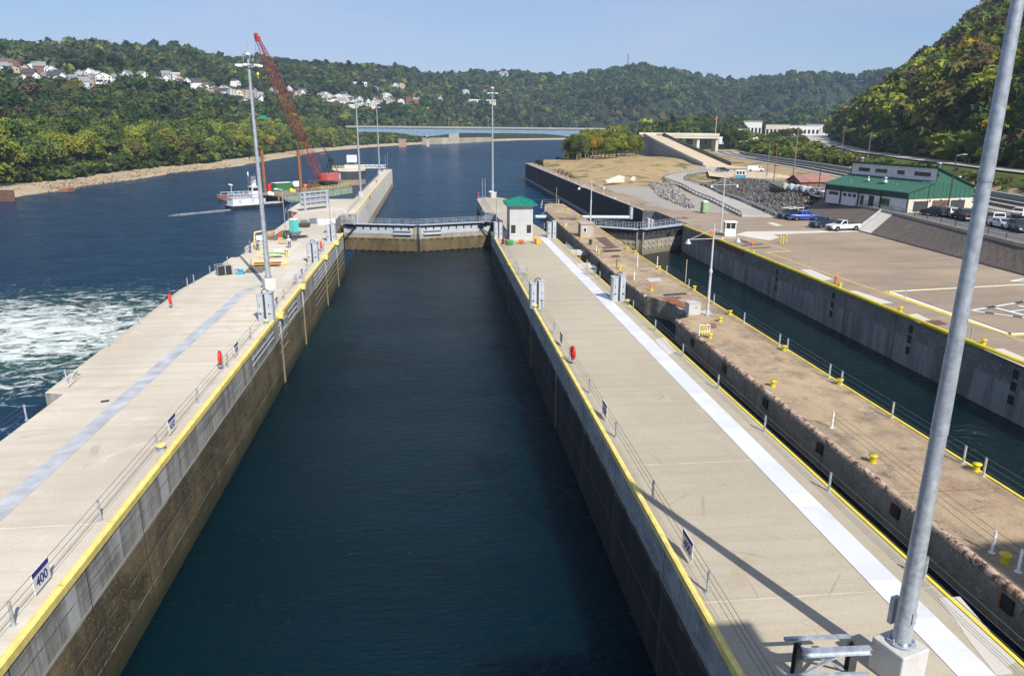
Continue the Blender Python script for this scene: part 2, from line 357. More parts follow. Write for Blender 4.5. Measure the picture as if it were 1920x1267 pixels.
def bearing_px(x, y):                     # photo column in which a bearing meets the horizon
    az = np.arctan2(x, y)-YAW
    return 960+F_PX/math.cos(PITCH)*np.tan(np.clip(az, -1.45, 1.45))
KX = [-2500, -600, -300, 0, 100, 200, 350, 420, 600, 750, 830, 950, 1070, 1200, 1320, 1375, 1480, 1600, 1700, 2600]
KROW = [105, 103, 103, 100, 102, 94, 104, 120, 127, 136, 148, 139, 149, 130, 152, 160, 146, 146, 140, 140]
KD = [900, 950, 1000, 1040, 1080, 1110, 1150, 1200, 1320, 1450, 1560, 1640, 1700, 1760, 1950, 2050, 1850, 1850, 1850, 1850]
KS = [-3, -3, -3, -3, -3, -3, -3, -3, -3, -3, -3, -3, -3, 0, 0, 0, 0, 0, 0, 0]
def hills(x, y):
    px = bearing_px(x, y); d = np.hypot(x, y); kd = np.interp(px, KX, KD); row = np.interp(px, KX, KROW)
    zr = CAM_H + (231-row)/F_PX*kd*np.cos(np.arctan((px-960)/1425)) - 12
    d0 = np.interp(px, [-2500, 0, 300, 600, 800, 1060, 1200, 1700], [330, 370, 470, 760, 990, 1260, 1050, 1050])
    t = (d-d0)/(kd-d0); tc = np.clip(t, 0, 1)
    z = -3 + (zr+3)*(tc**1.05)
    back = np.clip(t-1, 0, 5); z = z - back*(zr*.6)
    wob = 3*np.sin(x*.011+1.3)*np.sin(y*.009+.4)+2*np.sin(x*.027+y*.021)
    return z + wob*np.clip(tc*3, 0, 1)*np.clip(1.35-tc, .1, 1), t
def rhill(x, y):
    xr = roadx(y); s = x-xr-9
    perp = s*.9
    z = 7+.86*np.clip(perp, 0, 400)
    cap = 128+8*np.sin(y*.02)+6*np.sin(y*.047+1); z = cap-np.log1p(np.exp(np.clip((cap-z)/14, -30, 30)))*14
    end = np.clip((760-y)/260, 0, 1); end = end*end*(3-2*end)
    rough = 3*np.sin(x*.07+y*.03)*np.sin(y*.06)*np.clip(perp/20, 0, 1)
    return 7+(z-7+rough)*end
def ground(x, y):
    x = np.asarray(x, float); y = np.asarray(y, float); sd = sdist(x, y)
    h, t = hills(x, y)
    sj = sd+2.6*np.sin(x*.11+y*.045)+2.2*np.sin(y*.083+2)+1.5*np.sin(x*.3-y*.23)
    bank = -7.15 + np.clip(sj, 0, 25)*.10 + np.clip(sj-22, 0, 12)*.30 + .25*np.sin(x*.5)*np.sin(y*.41)*np.clip(sj/6, 0, 1)
    hm = np.clip((sd-30)/60, 0, 1)
    zl = np.where(h > bank, bank+(h-bank)*hm, bank)
    # right land
    xr = roadx(y); xl = railx(y)
    lowz = right_low(x, y)
    z2 = np.where(x < xl-8, lowz, 3.0); k = np.clip((x-(xl-16))/8, 0, 1); z2 = np.where((x > xl-16) & (x < xl-8), lowz*(1-k)+3.0*k, z2)
    k = np.clip((x-(xl+11))/np.maximum(xr-7-xl-11, 2), 0, 1); z2 = np.where(x > xl+11, 3.0+4*k**.8, z2)
    z2 = np.where(x > xr-7, 6.9, z2)
    rh = rhill(x, y); z2 = np.where(x > xr+8, np.maximum(rh, 6.9), z2)
    hard = (x < np.interp(y, [-60, 80, 119, 143], [70.5, 71.7, 73.1, 74.9])+1.5) & (y < 139)
    z2 = np.where(hard, np.minimum(z2, -1.2), z2)
    yb = np.clip(y, -60, 149); xs0 = np.interp(yb, [-60, 80, 119, 143], [70.5, 71.7, 73.1, 74.9]); xs1 = np.interp(yb, [-60, 85, 124, 149], [76, 75.3, 80.3, 82.4])
    inslope = (x > xs0-2) & (x < xs1+2) & (y < 146); z2 = np.where(inslope, np.minimum(z2, .2+(np.clip((x-xs0)/(xs1-xs0), 0, 1))*2.6-1.0), z2)
    far = np.clip((y-520)/250, 0, 1)
    z2b = np.maximum(np.where(x > xr+8, rh, 2.5), h)
    z2 = z2*(1-far)+z2b*far
    bankr = -7.5+np.clip(sd, 0, 14)*.6
    z2 = np.minimum(z2, np.where(y > 345, bankr+np.clip(sd-14, 0, 1e9), 1e9))
    right = (x > 0.16*y-15) & ~((y > 1160) & (x < .9*y))
    z = np.where(right, z2, zl)
    return np.where(sd < 0, np.maximum(-12, -7.2+sd*.8), z)
def gz(x, y): return float(ground(np.array([x]), np.array([y]))[0])
def hit(px, py, dmin=40, dmax=4500):      # where a photo ray meets the terrain
    d = ray(px, py); d = d/math.hypot(d.x, d.y)
    s = np.geomspace(dmin, dmax, 700); xs = d.x*s; ys = d.y*s; zs = CAM_H+d.z*s
    g = ground(xs, ys); i = np.argmax(g > zs)
    return Vector((xs[i], ys[i], g[i])) if g[i] > zs[i] else None

NB, NR_ = 620, 330
az = np.linspace(R(-85), R(100), NB); rr = np.geomspace(14, 7000, NR_)
AZ, RRr = np.meshgrid(az, rr); X = np.sin(AZ)*RRr; Y = np.cos(AZ)*RRr
Z = ground(X.ravel(), Y.ravel()).reshape(X.shape)
vs = np.stack([X, Y, Z], -1).reshape(-1, 3)
ii = (np.arange(NR_-1)[:, None]*NB+np.arange(NB-1)[None]).ravel()
fs = np.stack([ii, ii+1, ii+NB+1, ii+NB], 1)
def np_mesh(name, vs, fs, smooth=False):
    me = bpy.data.meshes.new(name); k = fs.shape[1]
    me.vertices.add(len(vs)); me.vertices.foreach_set('co', vs.astype(np.float32).ravel())
    me.loops.add(fs.size); me.loops.foreach_set('vertex_index', fs.astype(np.int32).ravel())
    me.polygons.add(len(fs)); me.polygons.foreach_set('loop_start', np.arange(0, fs.size, k, dtype=np.int32)); me.polygons.foreach_set('loop_total', np.full(len(fs), k, np.int32))
    me.polygons.foreach_set('use_smooth', np.full(len(fs), smooth)); me.update(calc_edges=True); return me
t = NT('terrain_soil'); x, y, z = t.xyz()
n1 = t.noise(.02, 6, .65); n2 = t.noise(.35, 6, .7); n3 = t.noise(3, 4, .7); nd = t.noise(.09, 6, .7, dist=.5)
beach = t.mix(t.rng(n2, .35, .65), (.36, .29, .19), (.50, .42, .30)); beach = t.mix(t.rng(n3, .55, .7, 0, .7), beach, (.20, .16, .12))
grass = t.mix(t.rng(n2, .35, .65), (.055, .085, .022), (.11, .13, .035))
dirt = t.mix(t.rng(n2, .3, .7), (.33, .24, .125), (.45, .335, .19)); dirt = t.mix(t.rng(nd, .54, .60, 0, .85), dirt, (.085, .11, .028)); dirt = t.mix(t.rng(n3, .58, .7, 0, .5), dirt, (.17, .13, .08))
woods = t.mix(t.rng(n2, .35, .65), (.018, .028, .010), (.035, .045, .015))
isr = t.math('MULTIPLY', t.math('GREATER_THAN', t.math('SUBTRACT', x, t.math('MULTIPLY', y, .15)), 0), t.math('LESS_THAN', y, 450))
low = t.math('MULTIPLY', isr, t.math('LESS_THAN', t.math('ADD', z, t.math('MULTIPLY', n2, 2)), 6.2))
gv = None
for gx_, gy_, gr_ in ((58, 148, 17), (60, 172, 14), (55, 195, 12), (66, 136, 13)):
    d_ = t.math('SQRT', t.math('ADD', t.math('POWER', t.math('SUBTRACT', x, gx_), 2), t.math('POWER', t.math('MULTIPLY', t.math('SUBTRACT', y, gy_), .7), 2)))
    g_ = t.rng(t.math('ADD', d_, t.math('MULTIPLY', n2, 7)), gr_+3.5, gr_-1.5); gv = g_ if gv is None else t.math('MAXIMUM', gv, g_)
dirt = t.mix(gv, dirt, t.mix(t.rng(n3, .4, .7), (.40, .38, .34), (.27, .25, .22)))
cc = t.mix(low, woods, dirt)
gm = t.math('MULTIPLY', t.math('GREATER_THAN', z, 4.6), t.math('LESS_THAN', z, 7.6)); cc = t.mix(t.math('MULTIPLY', gm, isr), cc, grass)
cc = t.mix(t.math('MULTIPLY', t.rng(t.math('ADD', z, t.math('MULTIPLY', n2, 1.4)), -3.9, -4.5), t.math('SUBTRACT', 1, low)), cc, beach)
t.bump(t.math('ADD', n2, n3), .8, .25)
M_soil = t.out(cc, .95, 0, .1)
me = np_mesh('terrain', vs, fs, True); me.materials.append(M_soil); tag(link_mesh('terrain', me), kind='structure')

# ================================================================== water
def water(name, deep, boil=False):
    t = NT(name); x, y, z = t.xyz()
    w1 = t.noise(.75, 4, .6, (1, 2.6, 1), .5); w2 = t.noise(2.6, 3, .6, (1, 2.2, 1), .4); w3 = t.noise(.05, 4, .6, (1, 2, 1))
    h = t.math('ADD', t.math('MULTIPLY', w1, 1.0), t.math('MULTIPLY', w2, .5))
    cc = deep; rough = .07
    bp = t.bump(h, .9, .75); t.l(t.rng(w3, .38, .62, .6, 1.0), bp.inputs['Strength'])
    return t, cc, bp, h
t, cc, bp, h = water('river_water', (.004, .022, .034)); x, y, z = t.xyz()
xl_ = t.math('MULTIPLY', t.math('GREATER_THAN', x, -16), t.math('LESS_THAN', y, 154))    # still water inside the chamber is greener
cc = t.mix(xl_, (.0004, .036, .095), (.0003, .0105, .0165))
# foam where the dam outflow boils up: distance to the boil's centre, broken by noise
ex = t.math('DIVIDE', t.math('SUBTRACT', x, -54), 30); ey = t.math('DIVIDE', t.math('SUBTRACT', y, 92), 20)
dd = t.math('SQRT', t.math('ADD', t.math('MULTIPLY', ex, ex), t.math('MULTIPLY', ey, ey)))
f1 = t.noise(.16, 7, .68, (1, 1.7, 1), 2.6); f2 = t.noise(.55, 6, .75, (1, 1.7, 1), 1.8)
fo = t.math('ADD', t.math('SUBTRACT', 1.0, dd), t.math('MULTIPLY', t.math('SUBTRACT', f1, .5), 5.0))
foam = t.math('MULTIPLY', t.math('LESS_THAN', x, -24), t.rng(t.math('ADD', fo, t.math('MULTIPLY', t.math('SUBTRACT', f2, .5), 2.8)), .02, .8))
tur = t.rng(dd, 1.5, .5)
cc = t.mix(tur, cc, (.018, .085, .066)); cc = t.mix(foam, cc, (.85, .90, .88))
wk = t.math('SUBTRACT', x, -76); wake = t.math('MULTIPLY', t.math('LESS_THAN', t.math('ABSOLUTE', t.math('SUBTRACT', y, t.math('ADD', 213, t.math('MULTIPLY', wk, 1.0)))), t.math('MULTIPLY', t.noise(.35, 4, .7), 6.5)), t.math('MULTIPLY', t.math('GREATER_THAN', t.math('ADD', x, t.math('MULTIPLY', f2, 8)), -69), t.math('LESS_THAN', x, -60)))
wake = t.math('MULTIPLY', wake, t.rng(f2, .42, .6)); cc = t.mix(wake, cc, (.7, .74, .75))
big = t.math('MULTIPLY', t.rng(dd, 2.2, .6), t.noise(.33, 6, .7, (1, 1.5, 1), 1.0))
w0 = t.noise(.30, 5, .62, (1, 3.0, 1), .8); w0 = t.math('MULTIPLY', t.math('MULTIPLY', w0, 9.0), t.math('SUBTRACT', 1, xl_))
t.l(t.math('ADD', t.math('ADD', h, w0), t.math('MULTIPLY', big, 4.0)), bp.inputs['Height'])
t.b.inputs['Specular Tint'].default_value = (.34, .66, .95, 1)
t.l(t.math('MULTIPLY', t.rng(w3g := t.noise(.05, 4, .6, (1, 2, 1)), .38, .62, .6, 1.0), t.math('SUBTRACT', 1, t.math('MULTIPLY', xl_, .45))), bp.inputs['Strength'])
t.b.subsurface_method = 'BURLEY'; t.b.inputs['Subsurface Weight'].default_value = 1; t.b.inputs['Subsurface Radius'].default_value = (.6, 2.2, 2.2); t.b.inputs['Subsurface Scale'].default_value = 1.6
M_river = t.out(cc, t.math('ADD', t.rng(t.noise(.13, 5, .7, (.45, 2.4, 1), .6), .36, .64, .10, .30), t.math('MULTIPLY', foam, .6)), 0, .5); t.b.inputs['IOR'].default_value = 1.26
t, cc, bp, h = water('old_chamber_water_surface', (.004, .03, .032)); t.b.inputs['Specular Tint'].default_value = (.5, .8, .9, 1); M_oldw = t.out((.0006, .011, .013), .07, 0, .5); t.b.inputs['IOR'].default_value = 1.33
m = MB(); m.add([(-2600, -400, ZW), (2200, -400, ZW), (2200, 2600, ZW), (-2600, 2600, ZW)], [(0, 1, 2, 3)]); tag(m.build('river', M_river), kind='structure')
m = MB(); m.add([(27, -60, -4.1), (46, -60, -4.1), (46, 129, -4.1), (27, 129, -4.1)], [(0, 1, 2, 3)]); tag(m.build('chamber_water', M_oldw), kind='structure')
m = MB(); m.add([(20.2, -60, -1.35), (24.6, -60, -1.35), (24.6, 107, -1.35), (20.2, 107, -1.35)], [(0, 1, 2, 3)]); tag(m.build('gap_water', M_oldw), kind='structure')

# ================================================================== foliage
def leaf_mat(name, attr=False):
    t = NT(name)
    if attr:
        a = t.n('ShaderNodeAttribute'); a.attribute_name = 'tint'; base = a.outputs['Color']
    else:
        a = t.n('ShaderNodeObjectInfo'); base = a.outputs['Color']
    rnd = t.g.outputs['Random Per Island']
    cc = t.mix(t.rng(rnd, 0, 1, 0, 1), t.mix(1, base, (.62, .66, .6), 'MULTIPLY'), t.mix(1, base, (1.4, 1.32, 1.1), 'MULTIPLY'))
    tr = t.n('ShaderNodeBsdfTranslucent'); t.l(cc, tr.inputs[0]); df = t.n('ShaderNodeBsdfDiffuse'); t.l(cc, df.inputs[0])
    ms = t.n('ShaderNodeMixShader'); ms.inputs[0].default_value = .28; t.l(df.outputs[0], ms.inputs[1]); t.l(tr.outputs[0], ms.inputs[2]); t.l(ms.outputs[0], t.o.inputs[0])
    return t.m
M_leaf = leaf_mat('leaf_foliage'); M_leafs = leaf_mat('forest_foliage', True); M_bark = paint('bark', (.20, .16, .12), .9)
rs = np.random.default_rng(11)
def crown_pts(n, lobes, rng, flat=.8):
    lc = []
    for i in range(lobes):
        a = rng.uniform(0, 2*math.pi); e = rng.uniform(-.8, 1); rr_ = rng.uniform(.35, .72)
        lc.append((math.cos(a)*rr_*math.sqrt(max(0, 1-e*e*.6)), math.sin(a)*rr_*math.sqrt(max(0, 1-e*e*.6)), e*.62, rng.uniform(.26, .46)))
    lc.append((0, 0, .1, .6)); lc = np.array(lc)
    k = rng.choice(len(lc), n, p=lc[:, 3]**2/(lc[:, 3]**2).sum()); d = rng.normal(size=(n, 3)); d /= np.linalg.norm(d, axis=1)[:, None]
    d[:, 2] = np.where(d[:, 2] < -.4, -d[:, 2], d[:, 2])
    r = lc[k, 3]*rng.uniform(.72, 1.05, n)
    return lc[k, :3]+d*r[:, None], d
def leaves(pts, nrm, size, rng, tri=False):
    n = len(pts); d = nrm+rng.normal(size=(n, 3))*.75; d /= np.linalg.norm(d, axis=1)[:, None]
    a = np.cross(d, rng.normal(size=(n, 3))); a /= np.linalg.norm(a, axis=1)[:, None]; b = np.cross(d, a)
    s = size*rng.uniform(.6, 1.35, n)[:, None]
    if tri: V = np.stack([pts+a*s, pts-a*s*.6+b*s*.9, pts-a*s*.6-b*s*.9], 1)
    else: V = np.stack([pts-a*s*.5-b*s*.42, pts+a*s*.5-b*s*.3, pts+a*s*.42+b*s*.5, pts-a*s*.45+b*s*.42], 1)
    return V
def crown_mesh(name, seed, n, lobes, leaf):
    rng = np.random.default_rng(seed); p, d = crown_pts(n, lobes, rng); V = leaves(p, d, leaf, rng)
    vs = V.reshape(-1, 3); fs = np.arange(len(vs)).reshape(-1, 4)
    me = np_mesh(name, vs, fs); me.materials.append(M_leaf); return me
CROWNS = [crown_mesh('crown', 20+i, 2600, 11+i*2, .105) for i in range(6)]
CROWNS_B = [crown_mesh('crown', 50+i, 4600, 14+i*3, .078) for i in range(4)]
def trunk_mesh(seed):
    rng = random.Random(seed); m = MB(); m.cyl((0, 0, -1.6), (.03, .02, -.5), .055, .04, 7); m.cyl((.03, .02, -.5), (0, 0, .3), .04, .02, 6)
    for k in range(6):
        a = rng.uniform(0, 6.28); r = rng.uniform(.35, .6); z0 = rng.uniform(-.8, -.2)
        m.cyl((.02, .02, z0), (math.cos(a)*r, math.sin(a)*r, z0+rng.uniform(.4, .8)), .022, .008, 5)
    return m
TRUNKS = []
for i in range(3):
    o = trunk_mesh(i).build('trunk', M_bark); TRUNKS.append(o.data); bpy.data.objects.remove(o)
COLS = {'dark green': (.052, .088, .034), 'mid green': (.095, .135, .042), 'bright green': (.165, .21, .045), 'yellow-green': (.20, .23, .042), 'golden yellow': (.33, .26, .035),
        'olive': (.125, .125, .045), 'brown-leaved': (.125, .095, .062), 'orange-tinged': (.27, .15, .04), 'grey-green': (.09, .12, .075)}
TREES = []
def tree(p, h, w, colname, seed, big=False, group=None):
    rng = random.Random(seed); e = empty('tree', p, rz=rng.uniform(0, 6.28)); e.scale = (w, w, h*.42)
    cm = (CROWNS_B if big else CROWNS); c = link_mesh('crown', cm[seed % len(cm)], e); c.location = (0, 0, 1.12)
    c0 = COLS[colname]; j = rng.uniform(.82, 1.2)*(1.18 if group in ('trees along the far river bank', 'trees on the steep right hillside') else 1); c.color = (c0[0]*j*rng.uniform(.92, 1.08), c0[1]*j, c0[2]*j, 1)
    tk = link_mesh('trunk', TRUNKS[seed % 3], e); tk.location = (0, 0, 1.45)
    e['category'] = 'tree'; e['group'] = group; TREES.append((e, colname)); return e
def ordn(n):
    return '%d%s' % (n, 'th' if 10 <= n % 100 <= 20 else {1: 'st', 2: 'nd', 3: 'rd'}.get(n % 10, 'th'))
def label_trees(lst, fmt):
    lst = sorted(lst, key=lambda q: proj(q[0].location)[0])
    for i, (e, c) in enumerate(lst): e['label'] = fmt.format(c=c, n=ordn(i+1))

def along(poly, step, rng, jit=.3):
    out = []; acc = 0
    for a, b in zip(poly[:-1], poly[1:]):
        L = math.hypot(b[0]-a[0], b[1]-a[1]); s = acc
        while s < L:
            out.append((a[0]+(b[0]-a[0])*s/L, a[1]+(b[1]-a[1])*s/L, (b[0]-a[0])/L, (b[1]-a[1])/L)); s += step*rng.uniform(1-jit, 1+jit)
        acc = s-L
    return out
rg = random.Random(3)
def pick(rg, ws): return rg.choices(list(ws), list(ws.values()))[0]
W_BANK = {'mid green': 5, 'bright green': 5, 'yellow-green': 5, 'olive': 1.5, 'golden yellow': .25, 'dark green': 2}
near_poly = [(-155, 60), (-150, 150), (-146, 255), (-141, 313), (-133, 400), (-116, 462), (-101, 690), (-66, 828)]
rows = []
for r_, (off, step, h0, h1) in enumerate(((25, 8.5, 15, 23), (36, 10, 20, 27), (48, 12, 21, 28))):
    cur = []
    for (px_, py_, tx, ty) in along(near_poly, step, rg):
        o_ = off+rg.uniform(-3, 3); X_, Y_ = px_-ty*o_, py_+tx*o_
        c_ = proj((X_, Y_, 0))[0]
        if c_ < -420 or c_ > 800: continue
        d_ = math.hypot(X_, Y_); hh = rg.uniform(h0, h1)
        nm = pick(rg, W_BANK if r_ == 0 else {'dark green': 2.5, 'mid green': 5, 'bright green': 2.5, 'olive': 1.2, 'yellow-green': 1.6, 'brown-leaved': .5})
        if r_ == 0 and 118 < c_ < 150: nm = 'yellow-green'
        e = tree((X_, Y_, gz(X_, Y_)-.5), hh, hh*rg.uniform(.36, .48), nm, rg.randrange(1000), d_ < 480, 'trees along the far river bank')
        cur.append((e, nm))
    label_trees(cur, '{c} leafy tree, {n} from the left in the '+(('front row above the gravel bank', 'second row behind the gravel bank', 'third row behind the gravel bank')[r_]))
# right bank clump behind the brown mound, trees round the ramp and the green building
cur = []
for (a, b, n, h0, h1) in (((1062, 300), (1200, 293), 18, 11, 16), ((1075, 288), (1205, 276), 14, 14, 20), ((1215, 268), (1330, 262), 12, 15, 24), ((1250, 262), (1390, 262), 10, 14, 22), ((1335, 280), (1400, 275), 10, 9, 15), ((1400, 268), (1500, 263), 8, 8, 13), ((1225, 274), (1300, 275), 7, 10, 15)):
    for k in range(n):
        f_ = (k+rg.uniform(.2, .8))/n; px_ = a[0]+(b[0]-a[0])*f_; py_ = a[1]+(b[1]-a[1])*f_
        q = hit(px_, py_+rg.uniform(-2, 2), 150)
        if q is None or abs(q.x-roadx(q.y)) < 9 or abs(q.x-railx(q.y)) < 9: continue
        if q.length > 620: q = Vector((q.x*620/q.length, q.y*620/q.length, 0)); q.z = gz(q.x, q.y)
        hh = rg.uniform(h0, h1); nm = pick(rg, {'mid green': 4, 'bright green': 4, 'yellow-green': 3, 'dark green': 2, 'golden yellow': .8, 'olive': 1})
        cur.append((tree((q.x, q.y, q.z-.4), hh, hh*rg.uniform(.36, .5), nm, rg.randrange(1000), True, 'trees between the river and the highway'), nm))
label_trees(cur, '{c} leafy tree beyond the mound and ramp, {n} from the left of that belt')
# right hillside
cur = []
for k in range(900):
    if len(cur) >= 125: break
    yy = rg.uniform(150, 620); s = rg.uniform(3, 34) if rg.random() < .5 else rg.uniform(30, 120); xx = float(roadx(yy))+9+s
    p = (xx, yy, gz(xx, yy)-.8); px_, py_ = proj(p)
    if not (1480 < px_ < 1990 and -60 < py_ < 330): continue
    if any((e.location.x-xx)**2+(e.location.y-yy)**2 < 42 for e, _ in cur): continue
    hh = rg.uniform(9, 15); nm = pick(rg, {'dark green': 3, 'mid green': 3.5, 'olive': 4, 'yellow-green': 4.5, 'golden yellow': 1.4, 'brown-leaved': 3, 'bright green': 1.6, 'orange-tinged': .4})
    cur.append((tree(p, hh, hh*rg.uniform(.40, .52), nm, rg.randrange(1000), True, 'trees on the steep right hillside'), nm))
label_trees(cur, '{c} tree on the steep right hillside, {n} from the left among the hillside trees')

# woods too far or too many to tell apart: one mesh
NPT = 92
TPLF = []
for i in range(6):
    rng_ = np.random.default_rng(190+i); p, d = crown_pts(420, 11, rng_); TPLF.append(leaves(p, d, .15, rng_, True))
TPLF = np.array(TPLF)
TPL = []
for i in range(8):
    rng_ = np.random.default_rng(90+i); p, d = crown_pts(NPT, 6, rng_); TPL.append(leaves(p, d, .36, rng_, True))
TPL = np.array(TPL)
CLEAR = []                                # clearings: x, y, radius
def forest(name, P, hh, ww, cols, fine=False):
    TP = TPLF if fine else TPL; NP_ = TP.shape[1]; n = len(P); k = rs.integers(0, len(TP), n); a = rs.uniform(0, 6.28, n); ca, sa = np.cos(a), np.sin(a)
    V = TP[k].copy()                     # n,NPT,3,3
    x = V[..., 0]*ca[:, None, None]-V[..., 1]*sa[:, None, None]; y = V[..., 0]*sa[:, None, None]+V[..., 1]*ca[:, None, None]
    V[..., 0] = x*ww[:, None, None]+P[:, 0, None, None]; V[..., 1] = y*ww[:, None, None]+P[:, 1, None, None]; V[..., 2] = (V[..., 2]*.5+.55)*hh[:, None, None]+P[:, 2, None, None]
    vs = V.reshape(-1, 3); me = np_mesh(name, vs, np.arange(len(vs)).reshape(-1, 3)); me.materials.append(M_leafs)
    ca_ = me.color_attributes.new('tint', 'FLOAT_COLOR', 'POINT'); c4 = np.ones((len(vs), 4), np.float32); c4[:, :3] = np.repeat(cols, NP_*3, 0); ca_.data.foreach_set('color', c4.ravel())
    return link_mesh(name, me)
# ================================================================== hillside houses
def obj_color_mat(name, wear=.1, rough=.8):
    t = NT(name); a = t.n('ShaderNodeObjectInfo'); b = t.noise(1.1, 4, .6)
    cc = t.mix(t.rng(b, .4, .7, 0, wear*3), a.outputs['Color'], t.mix(1, a.outputs['Color'], (.6, .6, .6), 'MULTIPLY')); return t.out(cc, rough)
M_hwall = obj_color_mat('house_wall'); M_hroof = obj_color_mat('house_roof')
def house(w, d, h, rh, wins, porch):
    root = empty('house', (0, 0, 0)); m = MB()
    m.add([(-w/2, -d/2, -3), (w/2, -d/2, -3), (w/2, d/2, -3), (-w/2, d/2, -3), (-w/2, -d/2, h), (w/2, -d/2, h), (w/2, d/2, h), (-w/2, d/2, h), (0, -d/2, h+rh), (0, d/2, h+rh)],
          [(0, 1, 5, 8, 4), (1, 2, 6, 5), (2, 3, 7, 9, 6), (3, 0, 4, 7)])
    m.build('wall', M_hwall, root)
    r = MB(); o = .5
    for s in (-1, 1):
        a = (s*(w/2+o), -d/2-o, h-o*rh/(w/2)); b = (s*(w/2+o), d/2+o, h-o*rh/(w/2)); c = (0, d/2+o, h+rh+.03); e = (0, -d/2-o, h+rh+.03)
        up = .22; q = [a, b, c, e]; r.add([(*v[:2], v[2]+.03) for v in q]+[(*v[:2], v[2]+up) for v in q], [(0, 1, 2, 3), (4, 5, 6, 7), (0, 1, 5, 4), (1, 2, 6, 5), (2, 3, 7, 6), (3, 0, 4, 7)])
    ro = r.build('roof', M_hroof, root)
    ch = MB().box((w*.2, d*.1, h+rh*.9), (.7, .7, 1.8)).build('chimney', M_brick, ro)
    for (x, z) in wins:
        MB().box((x, -d/2-.02, z), (1.1, .08, 1.4)).build('window', M_glass, root)
        MB().box((w/2+.02, x*.7, z), (.08, 1.1, 1.4)).build('window', M_glass, root)
    MB().box((w*.05, -d/2-.02, .9), (1, .1, 2.1)).build('door', M_dark, root)
    if porch: MB().box((0, -d/2-1.1, 2.7), (w*.8, 2.2, .2)).build('porch_roof', M_hroof, root)
    return root
HT = [house(8, 9, 5.6, 3.0, [(-2.4, 1.6), (2.4, 1.6), (-2.0, 4.4), (2.0, 4.4)], True), house(11, 8, 3.4, 2.2, [(-3.6, 1.6), (3.4, 1.6)], False),
      house(7, 10, 6.0, 3.4, [(-2, 1.6), (2, 4.4), (-2, 4.4)], True), house(13, 9, 5.5, 2.6, [(-4.6, 1.6), (4.4, 1.6), (-4.4, 4.2), (0, 4.2), (4.4, 4.2)], False)]
WC = {'white': (.66, .66, .66), 'cream': (.60, .54, .42), 'grey': (.40, .42, .45), 'red-brick': (.22, .09, .06), 'pale blue': (.42, .50, .56), 'tan': (.45, .36, .26)}
RC = {'grey': (.22, .23, .25), 'dark': (.05, .05, .055), 'brown': (.13, .08, .06), 'pale': (.42, .42, .42)}
HP = [(15, 127), (33, 127), (50, 129), (64, 130), (78, 131), (93, 135), (101, 140), (6, 134), (30, 153), (46, 155), (58, 147), (23, 168), (72, 150), (86, 148), (114, 156), (126, 151), (141, 153), (169, 144), (187, 147), (157, 163), (134, 166), (174, 153), (194, 152), (210, 153), (222, 153),
      (182, 168), (202, 166), (240, 152), (268, 151), (283, 151), (298, 156), (311, 156), (313, 146), (331, 146), (339, 162), (351, 161), (369, 163), (384, 165), (328, 171), (402, 168), (419, 171), (437, 156), (421, 178), (457, 172), (467, 180), (457, 191), (489, 180), (491, 194), (514, 173),
      (542, 173), (553, 180), (565, 178), (580, 182), (603, 184), (614, 184), (626, 186), (633, 159), (635, 184), (641, 194), (655, 188), (665, 196), (676, 190), (688, 194), (700, 196), (706, 190), (718, 192), (733, 190), (750, 188), (765, 188), (703, 163), (825, 186), (872, 173), (751, 161), (941, 139), (951, 137), (1006, 141), (1038, 144), (1057, 144),
      (12, 146), (150, 147), (119, 165), (246, 160), (107, 148), (355, 172), (290, 160), (645, 180), (68, 160), (230, 164), (394, 176), (506, 184), (724, 182), (780, 190)]
hj = random.Random(9)
HP = HP+[(a+hj.uniform(-9, 9), b+hj.uniform(-5, 6)) for a, b in HP if a < 800 and hj.random() < .45]
hs_ = []
hrg = random.Random(5)
for i, (px_, py_) in enumerate(HP):
    q = hit(px_, py_+5, 300)
    if q is None: continue
    k = hrg.randrange(4); wc = pick(hrg, {'white': 9, 'cream': 2, 'grey': 2.5, 'red-brick': 1.5, 'pale blue': 1.2, 'tan': 1.2}); rc = pick(hrg, {'grey': 4, 'dark': 3, 'brown': 2, 'pale': 1.5})
    az_ = math.atan2(q.x, q.y); e = copy_thing(HT[k], (q.x, q.y, q.z+.6), -az_+hrg.choice([-.5, -.2, .15, .5, 1.2, 1.6])+math.pi*0, scale=hrg.uniform(.8, 1.12))
    for ch in e.children:
        if ch.name.startswith('wall'): ch.color = WC[wc]+(1,)
        elif 'roof' in ch.name: ch.color = RC[rc]+(1,)
    e['category'] = 'house'; e['group'] = 'houses on the wooded hillside'; hs_.append((e, wc, rc, k)); CLEAR.append((q.x, q.y, 10))
    tw = Vector((-q.x, -q.y, 0)).normalized()
    for f_ in (11, 20, 29, 38): CLEAR.append((q.x+tw.x*f_, q.y+tw.y*f_, 9.5))
hs_.sort(key=lambda q: proj(q[0].location)[0])
for i, (e, wc, rc, k) in enumerate(hs_):
    e['label'] = '%s %s house with %s gabled roof, %s from the left among hillside houses' % (wc, ('two-storey', 'low', 'narrow', 'broad')[k], rc, ordn(i+1))
for o in HT:
    for c in list(o.children_recursive): bpy.data.objects.remove(c)
    bpy.data.objects.remove(o)
